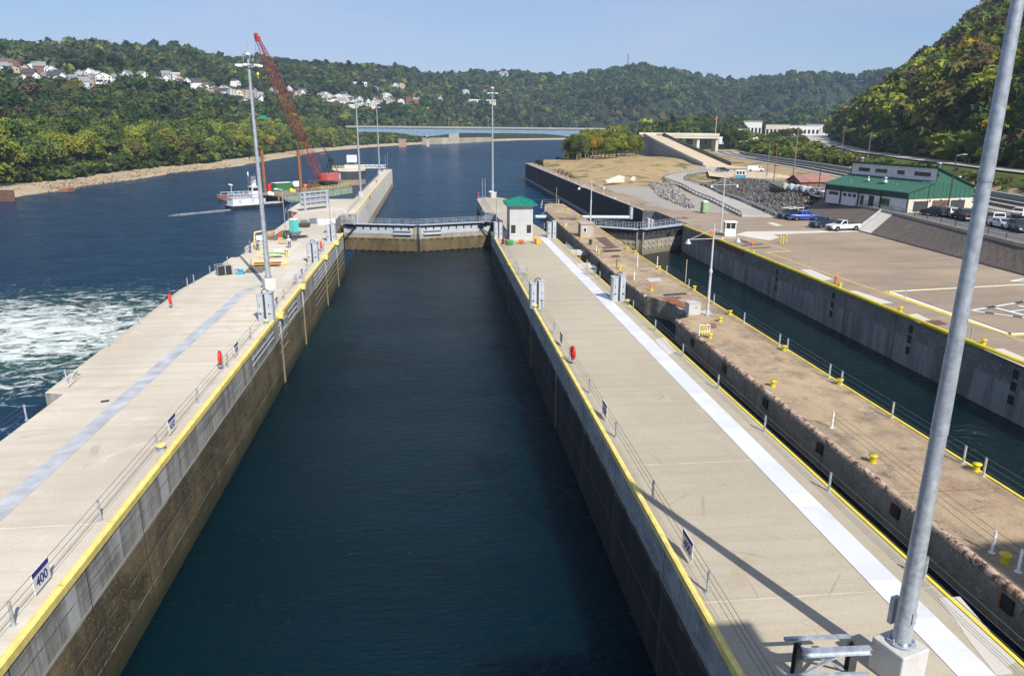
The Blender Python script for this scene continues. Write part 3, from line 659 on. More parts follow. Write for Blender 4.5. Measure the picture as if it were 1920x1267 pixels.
# larger hillside buildings
def block(name, px_, py_, w, d, h, wm, rm, label, nwin, cat='building', dmin=300, rz=0, pos=None, zoff=0, roof=.4, sink=3):
    q = pos or hit(px_, py_, dmin); az_ = math.atan2(q.x, q.y)
    e = empty(name, (q.x, q.y, q.z+zoff), label, cat, rz=-az_+rz)
    MB().box((0, 0, h/2-sink/2), (w, d, h+sink)).build('wall', wm, e); MB().box((0, 0, h+roof/2+.003), (w+.8, d+.8, roof)).build('roof', rm, e)
    n = nwin
    for s in range(n):
        x_ = -w/2+w*(s+.5)/n; MB().box((x_, -d/2-.02, h*.55), (w/n*.55, .1, h*.3)).build('window', M_glass, e)
    CLEAR.append((q.x, q.y, max(w, d)*.75)); tw = Vector((-q.x, -q.y, 0)).normalized()
    for f_ in (14, 26): CLEAR.append((q.x+tw.x*f_, q.y+tw.y*f_, w*.6))
    return e
block('apartment_house', 675, 166, 22, 12, 9, M_white, paint('roof_grey', (.25, .25, .27), .8), 'big white building with a wide grey roof high on the hillside clearing', 5)
block('institutional_building', 893, 194, 26, 12, 6.5, M_white, M_dark, 'long white flat-roofed building on the hillside left of the central mast', 7)
block('warehouse', 917, 195, 24, 12, 7, M_cream, paint('roof_grey', (.25, .25, .27), .8), 'pale flat-roofed block behind the central mast pole', 5)
block('boat_club', 283, 250, 12, 9, 5, M_white, paint('blue_roof', (.03, .14, .38), .5), 'small white building with a bright blue roof among the bank trees', 2, dmin=200)
for p, rr_ in (((233, 108), 16), ((345, 117), 18), ((715, 155), 22), ((690, 168), 14)):
    q = hit(p[0], p[1], 400)
    if q: CLEAR.append((q.x, q.y, rr_)); tw = Vector((-q.x, -q.y, 0)).normalized(); CLEAR.append((q.x+tw.x*15, q.y+tw.y*15, rr_*.8))
# meadow clearings
t = NT('meadow_grass'); M_mead = t.out(t.mix(t.noise(.05, 4), (.10, .14, .035), (.17, .19, .06)), .95)
for p, w, h in (((233, 110), 34, 20), ((345, 119), 34, 18), ((718, 156), 40, 30)):
    q = hit(p[0], p[1], 400)
    if q is None: continue
    gx = np.linspace(-w, w, 14); gy = np.linspace(-h, h, 10); V = []; Fc = []
    for b_ in gy:
        for a_ in gx: V.append((q.x+a_, q.y+b_, gz(q.x+a_, q.y+b_)+.5))
    for j in range(9):
        for i in range(13):
            if ((gx[i]+1)/w)**2+((gy[j]+1)/h)**2 < 1: Fc.append((j*14+i, j*14+i+1, (j+1)*14+i+1, (j+1)*14+i))
    m = MB(); m.add(V, Fc, 0, True); tag(m.build('meadow', M_mead), kind='structure')

# ---- town beyond the ramp on the right
def vdist(px_, py_, d):                   # point on a photo ray at horizontal distance d
    v = ray(px_, py_); v = v/math.hypot(v.x, v.y); return Vector((v.x*d, v.y*d, CAM_H+v.z*d))
for (px_, row, d_, w, dp, h, wm, rm, lab, n) in ((1409, 262, 640, 14, 12, 14, M_white, M_cream, 'tall white stepped building in the town beyond the ramp', 5), (1388, 263, 560, 11, 10, 8, M_cream, M_bgreen, 'cream building with a green roof beyond the ramp trees', 4),
        (1456, 258, 690, 19, 12, 11, M_cream, M_dark, 'tan two-storey block left of the town parking area', 6), (1505, 250, 900, 34, 16, 8, M_white, M_whites, 'long low white commercial building by the highway', 8), (1550, 247, 980, 46, 18, 8, M_white, M_whites, 'long white flat-roofed building nearest the right hill', 8)):
    q = vdist(px_, row, d_); g_ = gz(q.x, q.y)
    block('town_building', px_, row, w, dp, max(h, q.z+h-g_), wm, rm, lab, n, pos=Vector((q.x, q.y, g_)))

# ---- roads
def ribbon(name, pts, w, mtl, lift=.06, kind='structure', fn=None, sub=6):
    P_ = []
    for a, b in zip(pts[:-1], pts[1:]):
        for i in range(sub): f_ = i/sub; P_.append((a[0]+(b[0]-a[0])*f_, a[1]+(b[1]-a[1])*f_, (a[2]+(b[2]-a[2])*f_) if len(a) > 2 else None))
    P_.append(tuple(pts[-1]) if len(pts[-1]) > 2 else tuple(pts[-1])+(None,)); L_, R_ = [], []
    for i, p in enumerate(P_):
        a = P_[max(0, i-1)]; b = P_[min(len(P_)-1, i+1)]; dx, dy = b[0]-a[0], b[1]-a[1]; l_ = math.hypot(dx, dy); nx, ny = -dy/l_*w/2, dx/l_*w/2
        zz = p[2]
        if zz is None: zz = max(gz(p[0]+nx, p[1]+ny), gz(p[0]-nx, p[1]-ny), gz(p[0], p[1]))
        L_.append((p[0]+nx, p[1]+ny, zz+lift)); R_.append((p[0]-nx, p[1]-ny, zz+lift))
    m = MB(); m.strip(L_, R_); o = m.build(name, mtl)
    if kind: o['kind'] = kind
    return o, L_, R_
hw = [(float(roadx(y)), y, 7.35) for y in range(-60, 560, 20)]
ribbon('highway', hw, 9, M_road, 0, sub=1)
ribbon('highway_centre_line', [(p[0], p[1], p[2]+.004) for p in hw], .3, M_yel, .004, sub=1)
tr = [vdist(1545, 262, 470), vdist(1535, 250, 640), vdist(1520, 243, 900)]
ribbon('town_road', [(q.x, q.y) for q in (vdist(1512, 278, 500), vdist(1475, 262, 600), vdist(1440, 262, 700))], 16, M_road, .5)
ribbon('town_avenue', [(q.x, q.y) for q in (vdist(1545, 275, 440), vdist(1528, 260, 620), vdist(1515, 250, 900))], 30, M_road, .5)
# ---- the river bridge
def bpt(px_):
    A0, B0 = Vector((-190, 752, 15.2)), Vector((260, 650, 12.6))
    a = YAW+math.atan((px_-960)/(F_PX/math.cos(PITCH))); dx, dy = math.sin(a), math.cos(a)
    D = B0-A0; s = (A0.y*dx-A0.x*dy)/(D.x*dy-D.y*dx); return A0+D*s
M_bblue = paint('bridge_blue', (.20, .31, .42), .5, 0, .12, (.12, .2, .3), .3); M_bconc = concrete('bridge_concrete', (.33, .32, .29), (.42, .40, .36), (.26, .22, .18), .3, 1, 1)
br = empty('river_bridge', bpt(800), 'long blue haunched girder bridge crossing the river at the bend', 'bridge')
bl = br.location.copy()
m = MB(); pcs = [bpt(p) for p in range(650, 1301, 10)]; nrm_ = Vector((.22, .975, 0))
for a, b in zip(pcs[:-1], pcs[1:]):
    c = [a-nrm_*5-bl, b-nrm_*5-bl, b+nrm_*5-bl, a+nrm_*5-bl]; m.add([v+Vector((0, 0, -.7)) for v in c]+[v+Vector((0, 0, -.15)) for v in c], [(3, 2, 1, 0), (4, 5, 6, 7), (0, 1, 5, 4), (2, 3, 7, 6)])
m.build('deck', M_bconc, br)
for s in (-1, 1):
    m = MB()
    for a, b in zip(pcs[:-1], pcs[1:]): m.bar(a+nrm_*5.1*s-bl+Vector((0, 0, .45)), b+nrm_*5.1*s-bl+Vector((0, 0, .45)), .35, 1.2)
    m.build('parapet', M_bconc, br)
m = MB(); gp = [bpt(p) for p in range(672, 1090, 6)]
def dep(px_): return 3.4+3.4*math.exp(-((px_-800)/42)**2)+2.6*math.exp(-((px_-1082)/40)**2)
for i, (a, b) in enumerate(zip(gp[:-1], gp[1:])):
    pa, pb = 672+6*i, 678+6*i
    for s in (-1, 1):
        q0 = a+nrm_*4.2*s-bl+Vector((0, 0, -.72)); q1 = b+nrm_*4.2*s-bl+Vector((0, 0, -.72)); z0, z1 = Vector((0, 0, dep(pa))), Vector((0, 0, dep(pb)))
        w_ = nrm_*.25; m.add([q0-w_, q1-w_, q1-w_-z1, q0-w_-z0, q0+w_, q1+w_, q1+w_-z1, q0+w_-z0], [(0, 1, 2, 3), (7, 6, 5, 4), (3, 2, 6, 7)])
        m.bar(q0-z0, q1-z1, .9, .25)
        if i % 8 == 0: m.bar(q0-w_*1.6, q0-w_*1.6-z0, .5, .3)
m.build('girder', M_bblue, br)
for px_, wd in ((800, 5), (1080, 5)):
    p = bpt(px_)-bl; m = MB(); m.box((p.x, p.y, -10.5-bl.z+15), (2.6, 6, 15)).box((p.x, p.y, 15-bl.z-8.4), (3.2, 9, 1.8)); m.build('pier', M_bconc, br)
for px_ in (1200, 1255):
    p = bpt(px_)-bl; MB().box((p.x, p.y, -8.5), (1.6, 7, 15)).build('pier', M_bconc, br)
lamp0 = None
for i, px_ in enumerate((686, 761, 838, 916, 997, 1081, 1150, 1220)):
    p = bpt(px_)-nrm_*5.0*(1 if i % 2 else -1)
    if lamp0 is None:
        lamp0 = empty('street_lamp', p, 'x', 'street lamp', 'lamp posts on the river bridge'); MB().cyl((0, 0, 0), (0, 0, 9.5), .14, .08, 6).build('pole', M_galv, lamp0); MB().bar((0, 0, 9.4), (-1.8, 0, 9.7), .14).box((-1.9, 0, 9.7), (.9, .4, .2)).build('lamp_arm', M_galv, lamp0); e = lamp0
    else: e = copy_thing(lamp0, p)
    e['label'] = 'thin grey lamp post on the blue river bridge, %s from the left' % ordn(i+1)
p = bpt(507); p.z = gz(p.x, p.y-30)+12; p.y -= 30; sg = empty('highway_sign', p, 'green overhead highway sign on a gantry among the trees left of the crane boom', 'sign')
MB().box((0, -1, 8.2), (5.5, .25, 2.6)).build('sign_panel', paint('highway_green', (.0, .30, .20), .4), sg)
MB().bar((-6, -.6, 7.6), (6, -.6, 7.6), .4).bar((-6, -.6, 0), (-6, -.6, 7.6), .35).bar((6, -.6, 0), (6, -.6, 7.6), .35).build('gantry', M_galv, sg)
# old bridge abutment, stone wall and pier on the far bank
q = at(755, 276, ZW); e = empty('stone_pier', q, 'short red sandstone pier standing in the water near the left bank', 'pier'); MB().box((0, 0, 3.2), (8, 9, 9)).build('shaft', concrete('sandstone', (.30, .17, .12), (.38, .24, .17), (.2, .12, .09), .4, 1, 1), e); MB().box((0, 0, 8), (8.8, 9.8, .7)).build('cap', M_stone, e)
e = empty('river_wall', (0, 0, 0), 'long old stone retaining wall along the far bank beneath the bridge', 'wall')
pw = [at(x_, y_, ZW) for x_, y_ in ((790, 272), (828, 270), (860, 269), (890, 267), (922, 265.5))]; m = MB()
for i, (a, b) in enumerate(zip(pw[:-1], pw[1:])):
    m.add([a+Vector((0, 0, -1)), b+Vector((0, 0, -1)), b+Vector((2, 6, 7.6-i*.6)), a+Vector((2, 6, 8.2-i*.6)), a+Vector((4, 16, 8.0-i*.6)), b+Vector((4, 16, 7.4-i*.6))], [(0, 1, 2, 3), (3, 2, 5, 4)])
m.build('stonework', concrete('river_stone', (.30, .25, .19), (.44, .38, .29), (.2, .16, .12), .5, 1, 1), e)
q = at(851, 262, ZW+6); e = empty('bridge_abutment', (q.x, q.y, -4), 'tall pale stone block of an old abutment above the river wall', 'abutment'); MB().box((0, 0, 7.5), (12, 8, 15)).box((0, 0, 15.3), (13, 9, .8)).build('stonework', M_stone, e)
# radio tower on the skyline, pylon
def mast(px_, row0, row1, d, label, w=3):
    q = vdist(px_, row0, d); tz = vdist(px_, row1, d).z; e = empty('radio_mast', (q.x, q.y, q.z-8), label, 'mast'); H_ = tz-q.z+8; m = MB(); n = 9
    for k in range(3):
        a = 2.1*k; m.bar((math.cos(a)*w, math.sin(a)*w, 0), (math.cos(a)*w*.25, math.sin(a)*w*.25, H_), .35)
    for j in range(n):
        f0, f1 = j/n, (j+1)/n; r0, r1 = w*(1-.75*f0), w*(1-.75*f1)
        for k in range(3): m.bar((math.cos(2.1*k)*r0, math.sin(2.1*k)*r0, f0*H_), (math.cos(2.1*k+2.1)*r1, math.sin(2.1*k+2.1)*r1, f1*H_), .22)
    m.build('lattice', M_dark, e); MB().box((0, 0, H_), (4, 1, 1)).build('antenna', M_dark, e)
mast(1177, 130, 103, 1760, 'thin dark radio mast on the highest wooded crest', 3)
mast(998, 160, 137, 1500, 'faint lattice pylon on the wooded slope below the ridge houses', 3)
def scatter(n, pxr, dr, test, sp=(4.2, 5.8), hs=(8.5, 14), pal=None):
    px = rs.uniform(pxr[0], pxr[1], n); u = rs.uniform(0, 1, n); d = np.sqrt(dr[0]**2+u*(dr[1]**2-dr[0]**2))
    a = YAW+np.arctan((px-960)/(F_PX/math.cos(PITCH))); x = np.sin(a)*d; y = np.cos(a)*d
    z = ground(x, y); ok = test(x, y, z, px, d)
    for cx, cy, cr in CLEAR: ok &= (x-cx)**2+(y-cy)**2 > cr*cr
    x, y, z = x[ok], y[ok], z[ok]; m = len(x)
    h = rs.uniform(hs[0], hs[1], m); w = h*rs.uniform(.40, .55, m)
    cl = np.array([COLS[c] for c in pal[0]]); pr = np.array(pal[1], float); k = rs.choice(len(cl), m, p=pr/pr.sum())
    ptch = 1+.22*np.sin(x*.019+np.sin(y*.013)*2)*np.sin(y*.023+1)+.12*np.sin(x*.061+y*.047)
    cols = cl[k]*rs.uniform(.78, 1.2, m)[:, None]*ptch[:, None]; big = rs.uniform(0, 1, m) > .86; h = np.where(big, h*1.35, h); w = np.where(big, w*1.45, w)
    return np.stack([x, y, z-.8], 1), h, w, cols
def land_test(x, y, z, px, d):
    h, tt = hills(x, y); sd = sdist(x, y)
    left = ~((x > .16*y-15) & ~((y > 1160) & (x < .9*y)))
    return (z > -4.2) & (tt < 1.06) & (sd > 24) & np.where(left, sd > 52, ((d > 800) & ~((px > 1400) & (px < 1560) & (d < 1020))) | ((d > 520) & (x > 0) & (px < 1385) & (np.abs(x-roadx(y)) > 14) & (np.abs(x-railx(y)) > 12) & (sd > 10))) & (z > -3.5)
PAL_L = (['dark green', 'mid green', 'olive', 'grey-green', 'brown-leaved', 'yellow-green', 'bright green'], [6, 5, .9, 3.5, .25, .3, .6])
PAL_F = (['dark green', 'mid green', 'olive', 'grey-green', 'orange-tinged', 'yellow-green'], [6, 5, .7, 3.2, .08, .3])
A_ = scatter(20500, (-640, 1080), (330, 1720), land_test, hs=(9, 15), pal=PAL_L)
B_ = scatter(9500, (1040, 1720), (520, 2120), land_test, hs=(11, 18), pal=PAL_F)
P_ = [np.concatenate([a, b]) for a, b in zip(A_, B_)]
near_ = np.hypot(P_[0][:, 0], P_[0][:, 1]) < 640
Q_ = [p[near_] for p in P_]; P_ = [p[~near_] for p in P_]
tag(forest('valley_forest', *Q_, fine=True), 'dense green wood on the lower slope behind the left bank', 'forest', kind='stuff')
tag(forest('distant_forest', *P_), 'dense green wood covering the far valley hills', 'forest', kind='stuff')
def rh_test(x, y, z, px, d):
    s = x-roadx(y)-9
    return (s > 4) & (s < 210) & (y < 900) & (z > 7.2)
C_ = scatter(8200, (1470, 2150), (160, 900), rh_test, hs=(9, 15), pal=(['dark green', 'mid green', 'olive', 'brown-leaved', 'yellow-green', 'golden yellow', 'bright green'], [3, 3.5, 4, 2.5, 4, 1.1, 1.5]))
C_ = [c[:3400] for c in C_]; C_[3] = C_[3]*1.15
tag(forest('hillside_forest', *C_, fine=True), 'mixed green and yellowing wood on the steep slope beside the road', 'forest', kind='stuff')
# belt of low shrubs: foot of the far bank, the strip between railway and road, foot of the right trees
def shrub_test(x, y, z, px, d):
    sd = sdist(x, y); left = (x < .16*y-15)
    strip = (x > railx(y)+13) & (x < roadx(y)-8) & (y < 520)
    foot = left & (sd > 20) & (sd < 54) & (d < 1000) & (z < 4)
    foot2 = (~left) & (y > 352) & (y < 640) & (sd > 3) & (sd < 16)
    toe = (x > roadx(y)+6.5) & (x < roadx(y)+24) & (y < 640) & (y > 60)
    return strip | foot | foot2 | toe
D1 = scatter(80000, (-500, 1000), (180, 1000), lambda x, y, z, px, d: shrub_test(x, y, z, px, d), hs=(2.4, 7.0), pal=(['dark green', 'mid green', 'olive', 'bright green', 'yellow-green'], [3, 4, 2, 2, 1]))
D2 = scatter(26000, (1000, 2150), (70, 560), lambda x, y, z, px, d: shrub_test(x, y, z, px, d), hs=(1.5, 4.2), pal=(['mid green', 'olive', 'brown-leaved', 'bright green', 'yellow-green', 'dark green'], [5, 3.2, 1.4, 3.5, 1.6, 2]))
nl = [(D1[i][:8500], D2[i][:8000]) for i in range(4)]
sh = [np.concatenate(q) for q in nl]; rdd = np.abs(sh[0][:, 0]-roadx(sh[0][:, 1])); lowm = (rdd < 17) & (sh[0][:, 0] < roadx(sh[0][:, 1])) & (sh[0][:, 0] > 60); sh[1] = np.where(lowm, sh[1]*.38, sh[1]); sh[1] = np.where((sh[0][:, 0] > roadx(sh[0][:, 1])+6), sh[1]*1.9, sh[1]); sh[2] = sh[1]*rs.uniform(.5, .8, len(sh[1]))
tag(forest('shrubs', *sh), 'low mixed shrubs and weeds along the banks and the railway', 'shrubs', kind='stuff')
# ================================================================== lock walls
t = NT('mooring_guide_steel'); x, y, z = t.xyz(); M_guide = t.out(t.mix(t.rng(z, -2.0, -2.6), (.36, .38, .40), (.20, .17, .11)), .6)
def wall_thing(name, label, body, z0, z1, mtop, mface, extra=None):
    e = empty(name, (body[0][0], body[0][1], z1), label, 'lock wall'); o = e.location
    m = MB(); m.prism([(p[0]-o.x, p[1]-o.y) for p in body], z0-z1, 0)
    m.m = [0 if abs(sum(m.v[i][2] for i in f)/len(f)) < .01 else 1 for f in m.f]
    m.build('concrete_body', [mtop, mface], e); return e
def edge_strip(par, pts, w, h, z, mtl, name='edge_guard'):
    o = par.location; m = MB()
    for a, b in zip(pts[:-1], pts[1:]): m.bar(Vector((a[0], a[1], z))-o, Vector((b[0], b[1], z))-o, w, h)
    return m.build(name, mtl, par)
LB = [(-15.35, -60), (-15.35, 127.2), (-18.9, 128.2), (-18.9, 154), (-16.0, 156), (-16.3, 200), (-16.2, 309), (-19.3, 309), (-19.4, 187), (-31.2, 187), (-31.2, 163), (-28.2, 158.5), (-27.6, 118.5), (-28.5, 118.5), (-28.5, 113.5), (-27.5, 113.5), (-27.4, 105), (-28.3, 105), (-28.3, 100.5), (-27.6, 100.5), (-28.7, 84), (-27.3, 51), (-25.9, 50.6), (-25.2, -60)]
LW = wall_thing('river_lock_wall', 'broad pale concrete lock wall on the left with a yellow edge', LB, -12, 0, M_deckL, MAT['wall_left'])
def guard(pts, par, w=.42, z=-.12):       # rounded steel edge guard
    o = par.location; m = MB()
    for a, b in zip(pts[:-1], pts[1:]):
        n_ = max(1, int(math.hypot(b[0]-a[0], b[1]-a[1])/12)); k0 = Vector((a[0], a[1], z)); k1 = Vector((b[0], b[1], z))
        for i in range(n_):
            p = k0.lerp(k1, i/n_)-o; q = k0.lerp(k1, (i+.997)/n_)-o; m.bar(p, q, w, .34)
            m.cyl(p+Vector((0, 0, .09)), q+Vector((0, 0, .09)), w*.49, None, 10, False)
    return m
guard([(-15.46, -60), (-15.46, 127.3)], LW, .34).build('edge_guard', M_yelp, LW)
guard([(-16.15, 156), (-16.45, 200), (-16.35, 309)], LW, .3).build('edge_guard', M_yelp, LW)
# steel cover plates over the cable trench
def plates(par, pts, w, mtl, z=.012, step=1.22, name='trench_cover'):
    o = par.location; m = MB()
    for a, b in zip(pts[:-1], pts[1:]):
        L_ = math.hypot(b[0]-a[0], b[1]-a[1]); n_ = int(L_/step); ux, uy = (b[0]-a[0])/L_, (b[1]-a[1])/L_
        for i in range(n_):
            c = (a[0]+ux*(i+.5)*L_/n_-o.x, a[1]+uy*(i+.5)*L_/n_-o.y, z+.006-o.z); m.box(c, (L_/n_-.025, w, .02+.004*(i % 3)), math.atan2(uy, ux))
    return m.build(name, mtl, par)
plates(LW, [(-21.3, -30), (-21.3, 82)], 1.05, M_bluegrey); plates(LW, [(-21.3, 82.4), (-19.4, 87.5)], 1.0, M_bluegrey); plates(LW, [(-21.0, 93), (-21.0, 118)], 1.1, M_pale)
# armour bars and mooring slots in the chamber face
m = MB()
for y0, y1, zs in ((94, 126.6, (-.8, -1.3, -1.8, -2.4, -3.1, -3.8, -4.6)), (76, 81, (-.8, -1.4, -2.0)), (60, 68.5, (-.9, -1.4)), (71, 75, (-1.0, -1.9, -2.8, -3.7))):
    for z_ in zs:
        y_ = y0
        while y_ < y1-.5:
            l_ = min(5.6, y1-y_); m.bar((-15.32+15.35, y_+60, z_), (-15.32+15.35, y_+60+l_, z_), .10, .13); y_ += 6.05
m.build('armour_bar', M_guide, LW)
for y_ in (71.7, 84.9, 104.3, 117.2):
    MB().box((.05, y_+60, -3.7), (.16, .26, 7.0)).build('mooring_guide', M_guide, LW); MB().box((0.1, y_+60, -.05), (.7, .9, .5)).build('guide_cap', M_yelp, LW)
# upper guard wall: pale ribbed panels
m = MB(); y_ = 158
while y_ < 308:
    x_ = np.interp(y_, [156, 200, 309], [-16.0, -16.3, -16.2]); m.box((x_+15.35+.1, y_+60, -2.7), (.22, .55, 4.9)); y_ += 1.15
m.build('wall_rib', M_greyc, LW)
MB().b2((-.55, 216, -7.4), (-.75, 369, -5.2)).build('lower_face', concrete('tan_footing', (.34, .27, .17), (.42, .34, .22), (.2, .16, .1), .4, 1, 1), LW)

MBd = [(10.0, -60), (10.0, 127), (13.0, 128), (13.0, 154), (11.0, 156), (11.0, 184), (11.6, 186.6), (12.8, 188.4), (14.6, 189.2), (16.4, 188.6), (17.8, 187), (18.5, 184), (18.6, 140), (20.25, 118), (20.25, -60)]
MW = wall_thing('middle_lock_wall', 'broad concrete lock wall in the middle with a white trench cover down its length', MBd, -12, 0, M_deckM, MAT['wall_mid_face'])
guard([(10.10, -60), (10.10, 127)], MW, .26).build('edge_guard', M_yelp, MW)
m = MB(); m.bar((20.15-10, 0, .02), (20.15-10, 178, .02), .16, .06); m.bar((8.45, 200, .02), (8.45, 244, .02), .16, .06); m.build('edge_stripe', M_yel, MW)
plates(MW, [(18.15, -30), (18.15, 121.5)], 1.32, M_whites)
for y_ in (96, 73, 57):
    MB().box((-.04, y_+60, -3.4), (.12, .26, 6.8)).build('mooring_guide', M_guide, MW)
for y_ in (96.5, 73.2): MB().box((.12, y_+60, .02), (.55, .8, .3)).build('guide_cap', M_yelb, MW)
m = MB(); m.bar((-.03, 0, -4.3), (-.03, 186, -4.3), .06, .1).bar((-.03, 0, -2.05), (-.03, 186, -2.05), .05, .12); m.build('armour_bar', M_dark, MW)
# patches of newer concrete on the deck
def patch(par, quad, mtl, z=.008, name='concrete_patch'):
    o = par.location; m = MB(); v = [Vector((q.x, q.y, q.z+z))-o for q in quad]; m.add(v, [tuple(range(len(v)))])
    n = (v[1]-v[0]).cross(v[2]-v[0])
    if n.z < 0: m.f = [f[::-1] for f in m.f]
    return m.build(name, mtl, par)
def A4(z, *pp): return [at(x_, y_, z) for x_, y_ in pp]
for k, q in enumerate((A4(0, (1760, 1120), (1800, 1118), (1905, 1240), (1865, 1262)), A4(0, (1228, 637), (1245, 632), (1268, 660), (1252, 665)), A4(0, (1080, 494), (1105, 492), (1112, 502), (1088, 504)), A4(0, (1805, 1185), (1830, 1183), (1900, 1262), (1868, 1266)))):
    patch(MW, q, M_pale, .006+k*.002)
for k, (q, mm) in enumerate(((A4(0, (545, 505), (578, 503), (562, 522), (524, 526)), M_pale), (A4(0, (532, 478), (580, 474), (560, 490), (500, 492)), M_pale), (A4(0, (472, 497), (520, 500), (500, 512), (456, 512)), M_asph), (A4(0, (530, 432), (566, 434), (556, 452), (498, 450)), M_asph), (A4(0, (455, 515), (520, 516), (510, 522), (452, 521)), M_greyc), (A4(0, (584, 447), (604, 447), (588, 462), (572, 462)), M_pale))):
    patch(LW, q, mm, .006+k*.002)
# white access slab and grated box by the left gate
q = at(604, 420, 0); e = empty('equipment_box', q, 'low grey louvred box beside a white slab on the left wall', 'box'); MB().box((-1.6, 0, .55), (1.3, .9, 1.1)).build('cabinet', M_galv, e); m = MB(); [m.box((-1.6, -.46, .15+.12*k), (1.2, .03, .05)) for k in range(8)]; m.build('louvre', M_dark, e)
MB().box((.9, 0, .45), (3.2, 1.0, .9)).build('cover', M_white, e)

# ---- old middle wall
OB = [(22.35, -60), (22.35, 63.8), (23.9, 64.8), (24.1, 70.5), (22.2, 73.6), (22.0, 86), (22.5, 108), (22.9, 130), (23.6, 152), (25.2, 165), (27.0, 168), (29.6, 166), (29.6, 150), (29.0, 130), (28.5, 98), (28.4, 60), (28.6, -60)]
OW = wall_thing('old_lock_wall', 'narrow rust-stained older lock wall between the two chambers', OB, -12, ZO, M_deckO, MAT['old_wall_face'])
o = OW.location; m = MB(); r_ = random.Random(8)
def lumps(a, b):
    L_ = math.hypot(b[0]-a[0], b[1]-a[1]); n_ = int(L_/1.3); ux, uy = (b[0]-a[0])/L_, (b[1]-a[1])/L_
    for i in range(n_):
        p = Vector((a[0]+ux*i*L_/n_-o.x+.05, a[1]+uy*i*L_/n_-o.y, -.06)); q = p+Vector((ux, uy, 0))*(L_/n_-.06); k = r_.uniform(.19, .22); m.cyl(p, q, k, k*r_.uniform(.95, 1.03), 10)
for a, b in (((22.35, -60), (22.35, 63.8)), ((22.2, 73.6), (22.0, 86)), ((22.0, 86), (22.5, 108)), ((22.5, 108), (22.9, 130))): lumps(a, b)
m.build('armour_rim', M_pink, OW)
m = MB(); m.bar((6.15, 0, .03), (5.95, 120, .03), .16, .06); m.bar((5.95, 120, .03), (6.05, 158, .03), .16, .06); m.bar((6.05, 158, .03), (6.6, 190, .03), .14, .06); m.build('edge_stripe', M_yel, OW)
for k in range(14):                       # recesses for check posts on the gap face
    y_ = 8+k*7.3
    if 62 < y_ < 75: continue
    x_ = float(np.interp(y_, [0, 64, 74, 86, 108], [22.35, 22.35, 22.2, 22.0, 22.5]))
    m = MB(); m.box((x_-22.35-.03, y_+60, -.75), (.14, .62, .62)); oo = m.build('line_hook_recess', M_black, OW); MB().box((x_-22.35-.10, y_+60.3, -.75), (.12, .10, .55)).build('line_hook', M_rust, OW)
for k, q in enumerate((A4(ZO, (1115, 446), (1135, 444), (1155, 462), (1140, 465)), A4(ZO, (1128, 469), (1162, 468), (1166, 471), (1134, 473)), A4(ZO, (1128, 464), (1160, 462), (1162, 464), (1132, 467)), A4(ZO, (1070, 411), (1082, 410), (1084, 412), (1072, 413)), A4(ZO, (1048, 410), (1080, 409), (1080, 411), (1050, 412)), A4(ZO, (1242, 552), (1286, 549), (1288, 552), (1246, 555)), A4(ZO, (1145, 479), (1160, 478), (1163, 482), (1148, 483)))):
    patch(OW, q, M_black if k in (1, 5) else M_rustb, .008+.002*k, 'recess_cover')
for k, q in enumerate((A4(ZO, (1240, 560), (1262, 556), (1290, 572), (1292, 580), (1268, 574)), A4(ZO, (1320, 608), (1340, 606), (1345, 614), (1330, 616)))): patch(OW, q, M_rust, .02+.002*k, 'rusty_plate')
for k, q in enumerate((A4(ZO, (1212, 522), (1238, 521), (1242, 528), (1218, 529)), A4(ZO, (1310, 582), (1330, 582), (1336, 590), (1316, 592)))): patch(OW, q, M_greyc, .02+.002*k)
# ---- land wall and guide wall
RB = [(44.35, -60), (44.9, 128), (46.4, 130), (46.4, 150), (44.3, 152), (43.5, 200), (43.2, 342), (46.5, 345), (50.2, 345), (50.2, -60)]
RW = wall_thing('land_lock_wall', 'long lock wall on the right with a thick yellow rail', RB, -12, ZO, M_espl, MAT['land_wall_face'])
o = RW.location
m = MB()
k0 = -60
while k0 < 128:
    x0_, x1_ = 44.35+.55*(k0+60)/188, 44.35+.55*(k0+72)/188; m.cyl((x0_-o.x, k0-o.y, .02), (x1_-o.x, min(k0+11.98, 128)-o.y, .02), .21, None, 14); k0 += 12
m.build('edge_guard', M_yelb, RW)
# armour strips and ladder niches on the land face
m = MB(); [m.bar((.42+.0029*y_-.0, y_+60, -1.05-.33*k), (.42+.0029*y_, y_+76, -1.05-.33*k), .12, .16) for y_ in (98,) for k in range(9)]; m.build('armour_bar', M_rustb, RW)
MB().box((.52, 168, -.55), (.1, 22, .8)).build('rust_panel', M_rustb, RW)
for y_ in (76, 62, 49, 34, 90):
    for z_ in (-.9, -1.9, -3.0): MB().box((.16+.0029*(y_+60), y_+60, z_-.1), (.34, .6, .75)).build('ladder_niche', M_black, RW)
# dark steel guide wall face with rows of pale rivets
m = MB(); m.add([(0, 212, 0), (-.85, 260, 0), (-1.15, 402, 0), (-1.15, 402, -6.3), (-.85, 260, -6.3), (0, 212, -6.3)], [(0, 1, 4, 5), (1, 2, 3, 4)]); m.v = [(a-.16, b, c-.25) for a, b, c in m.v]
t = NT('tarred_sheet_piling'); x, y, z = t.xyz(); sp = t.noise(1, 6, .8, (1, .5, 1.0), 1); cc = t.mix(t.rng(sp, .62, .70), (.018, .015, .018), (.30, .30, .31)); cc = t.mix(t.math('LESS_THAN', t.math('FRACT', t.math('DIVIDE', y, 1.3)), .05), cc, (.006, .006, .007))
M_tar = t.out(cc, .7); m.build('sheet_piling', M_tar, RW)
m = MB(); m.bar((-.35, 212, -6.55), (-1.2, 260, -6.55), .7, .45).bar((-1.2, 260, -6.55), (-1.5, 402, -6.55), .7, .45); m.build('footing_ledge', M_stone, RW)
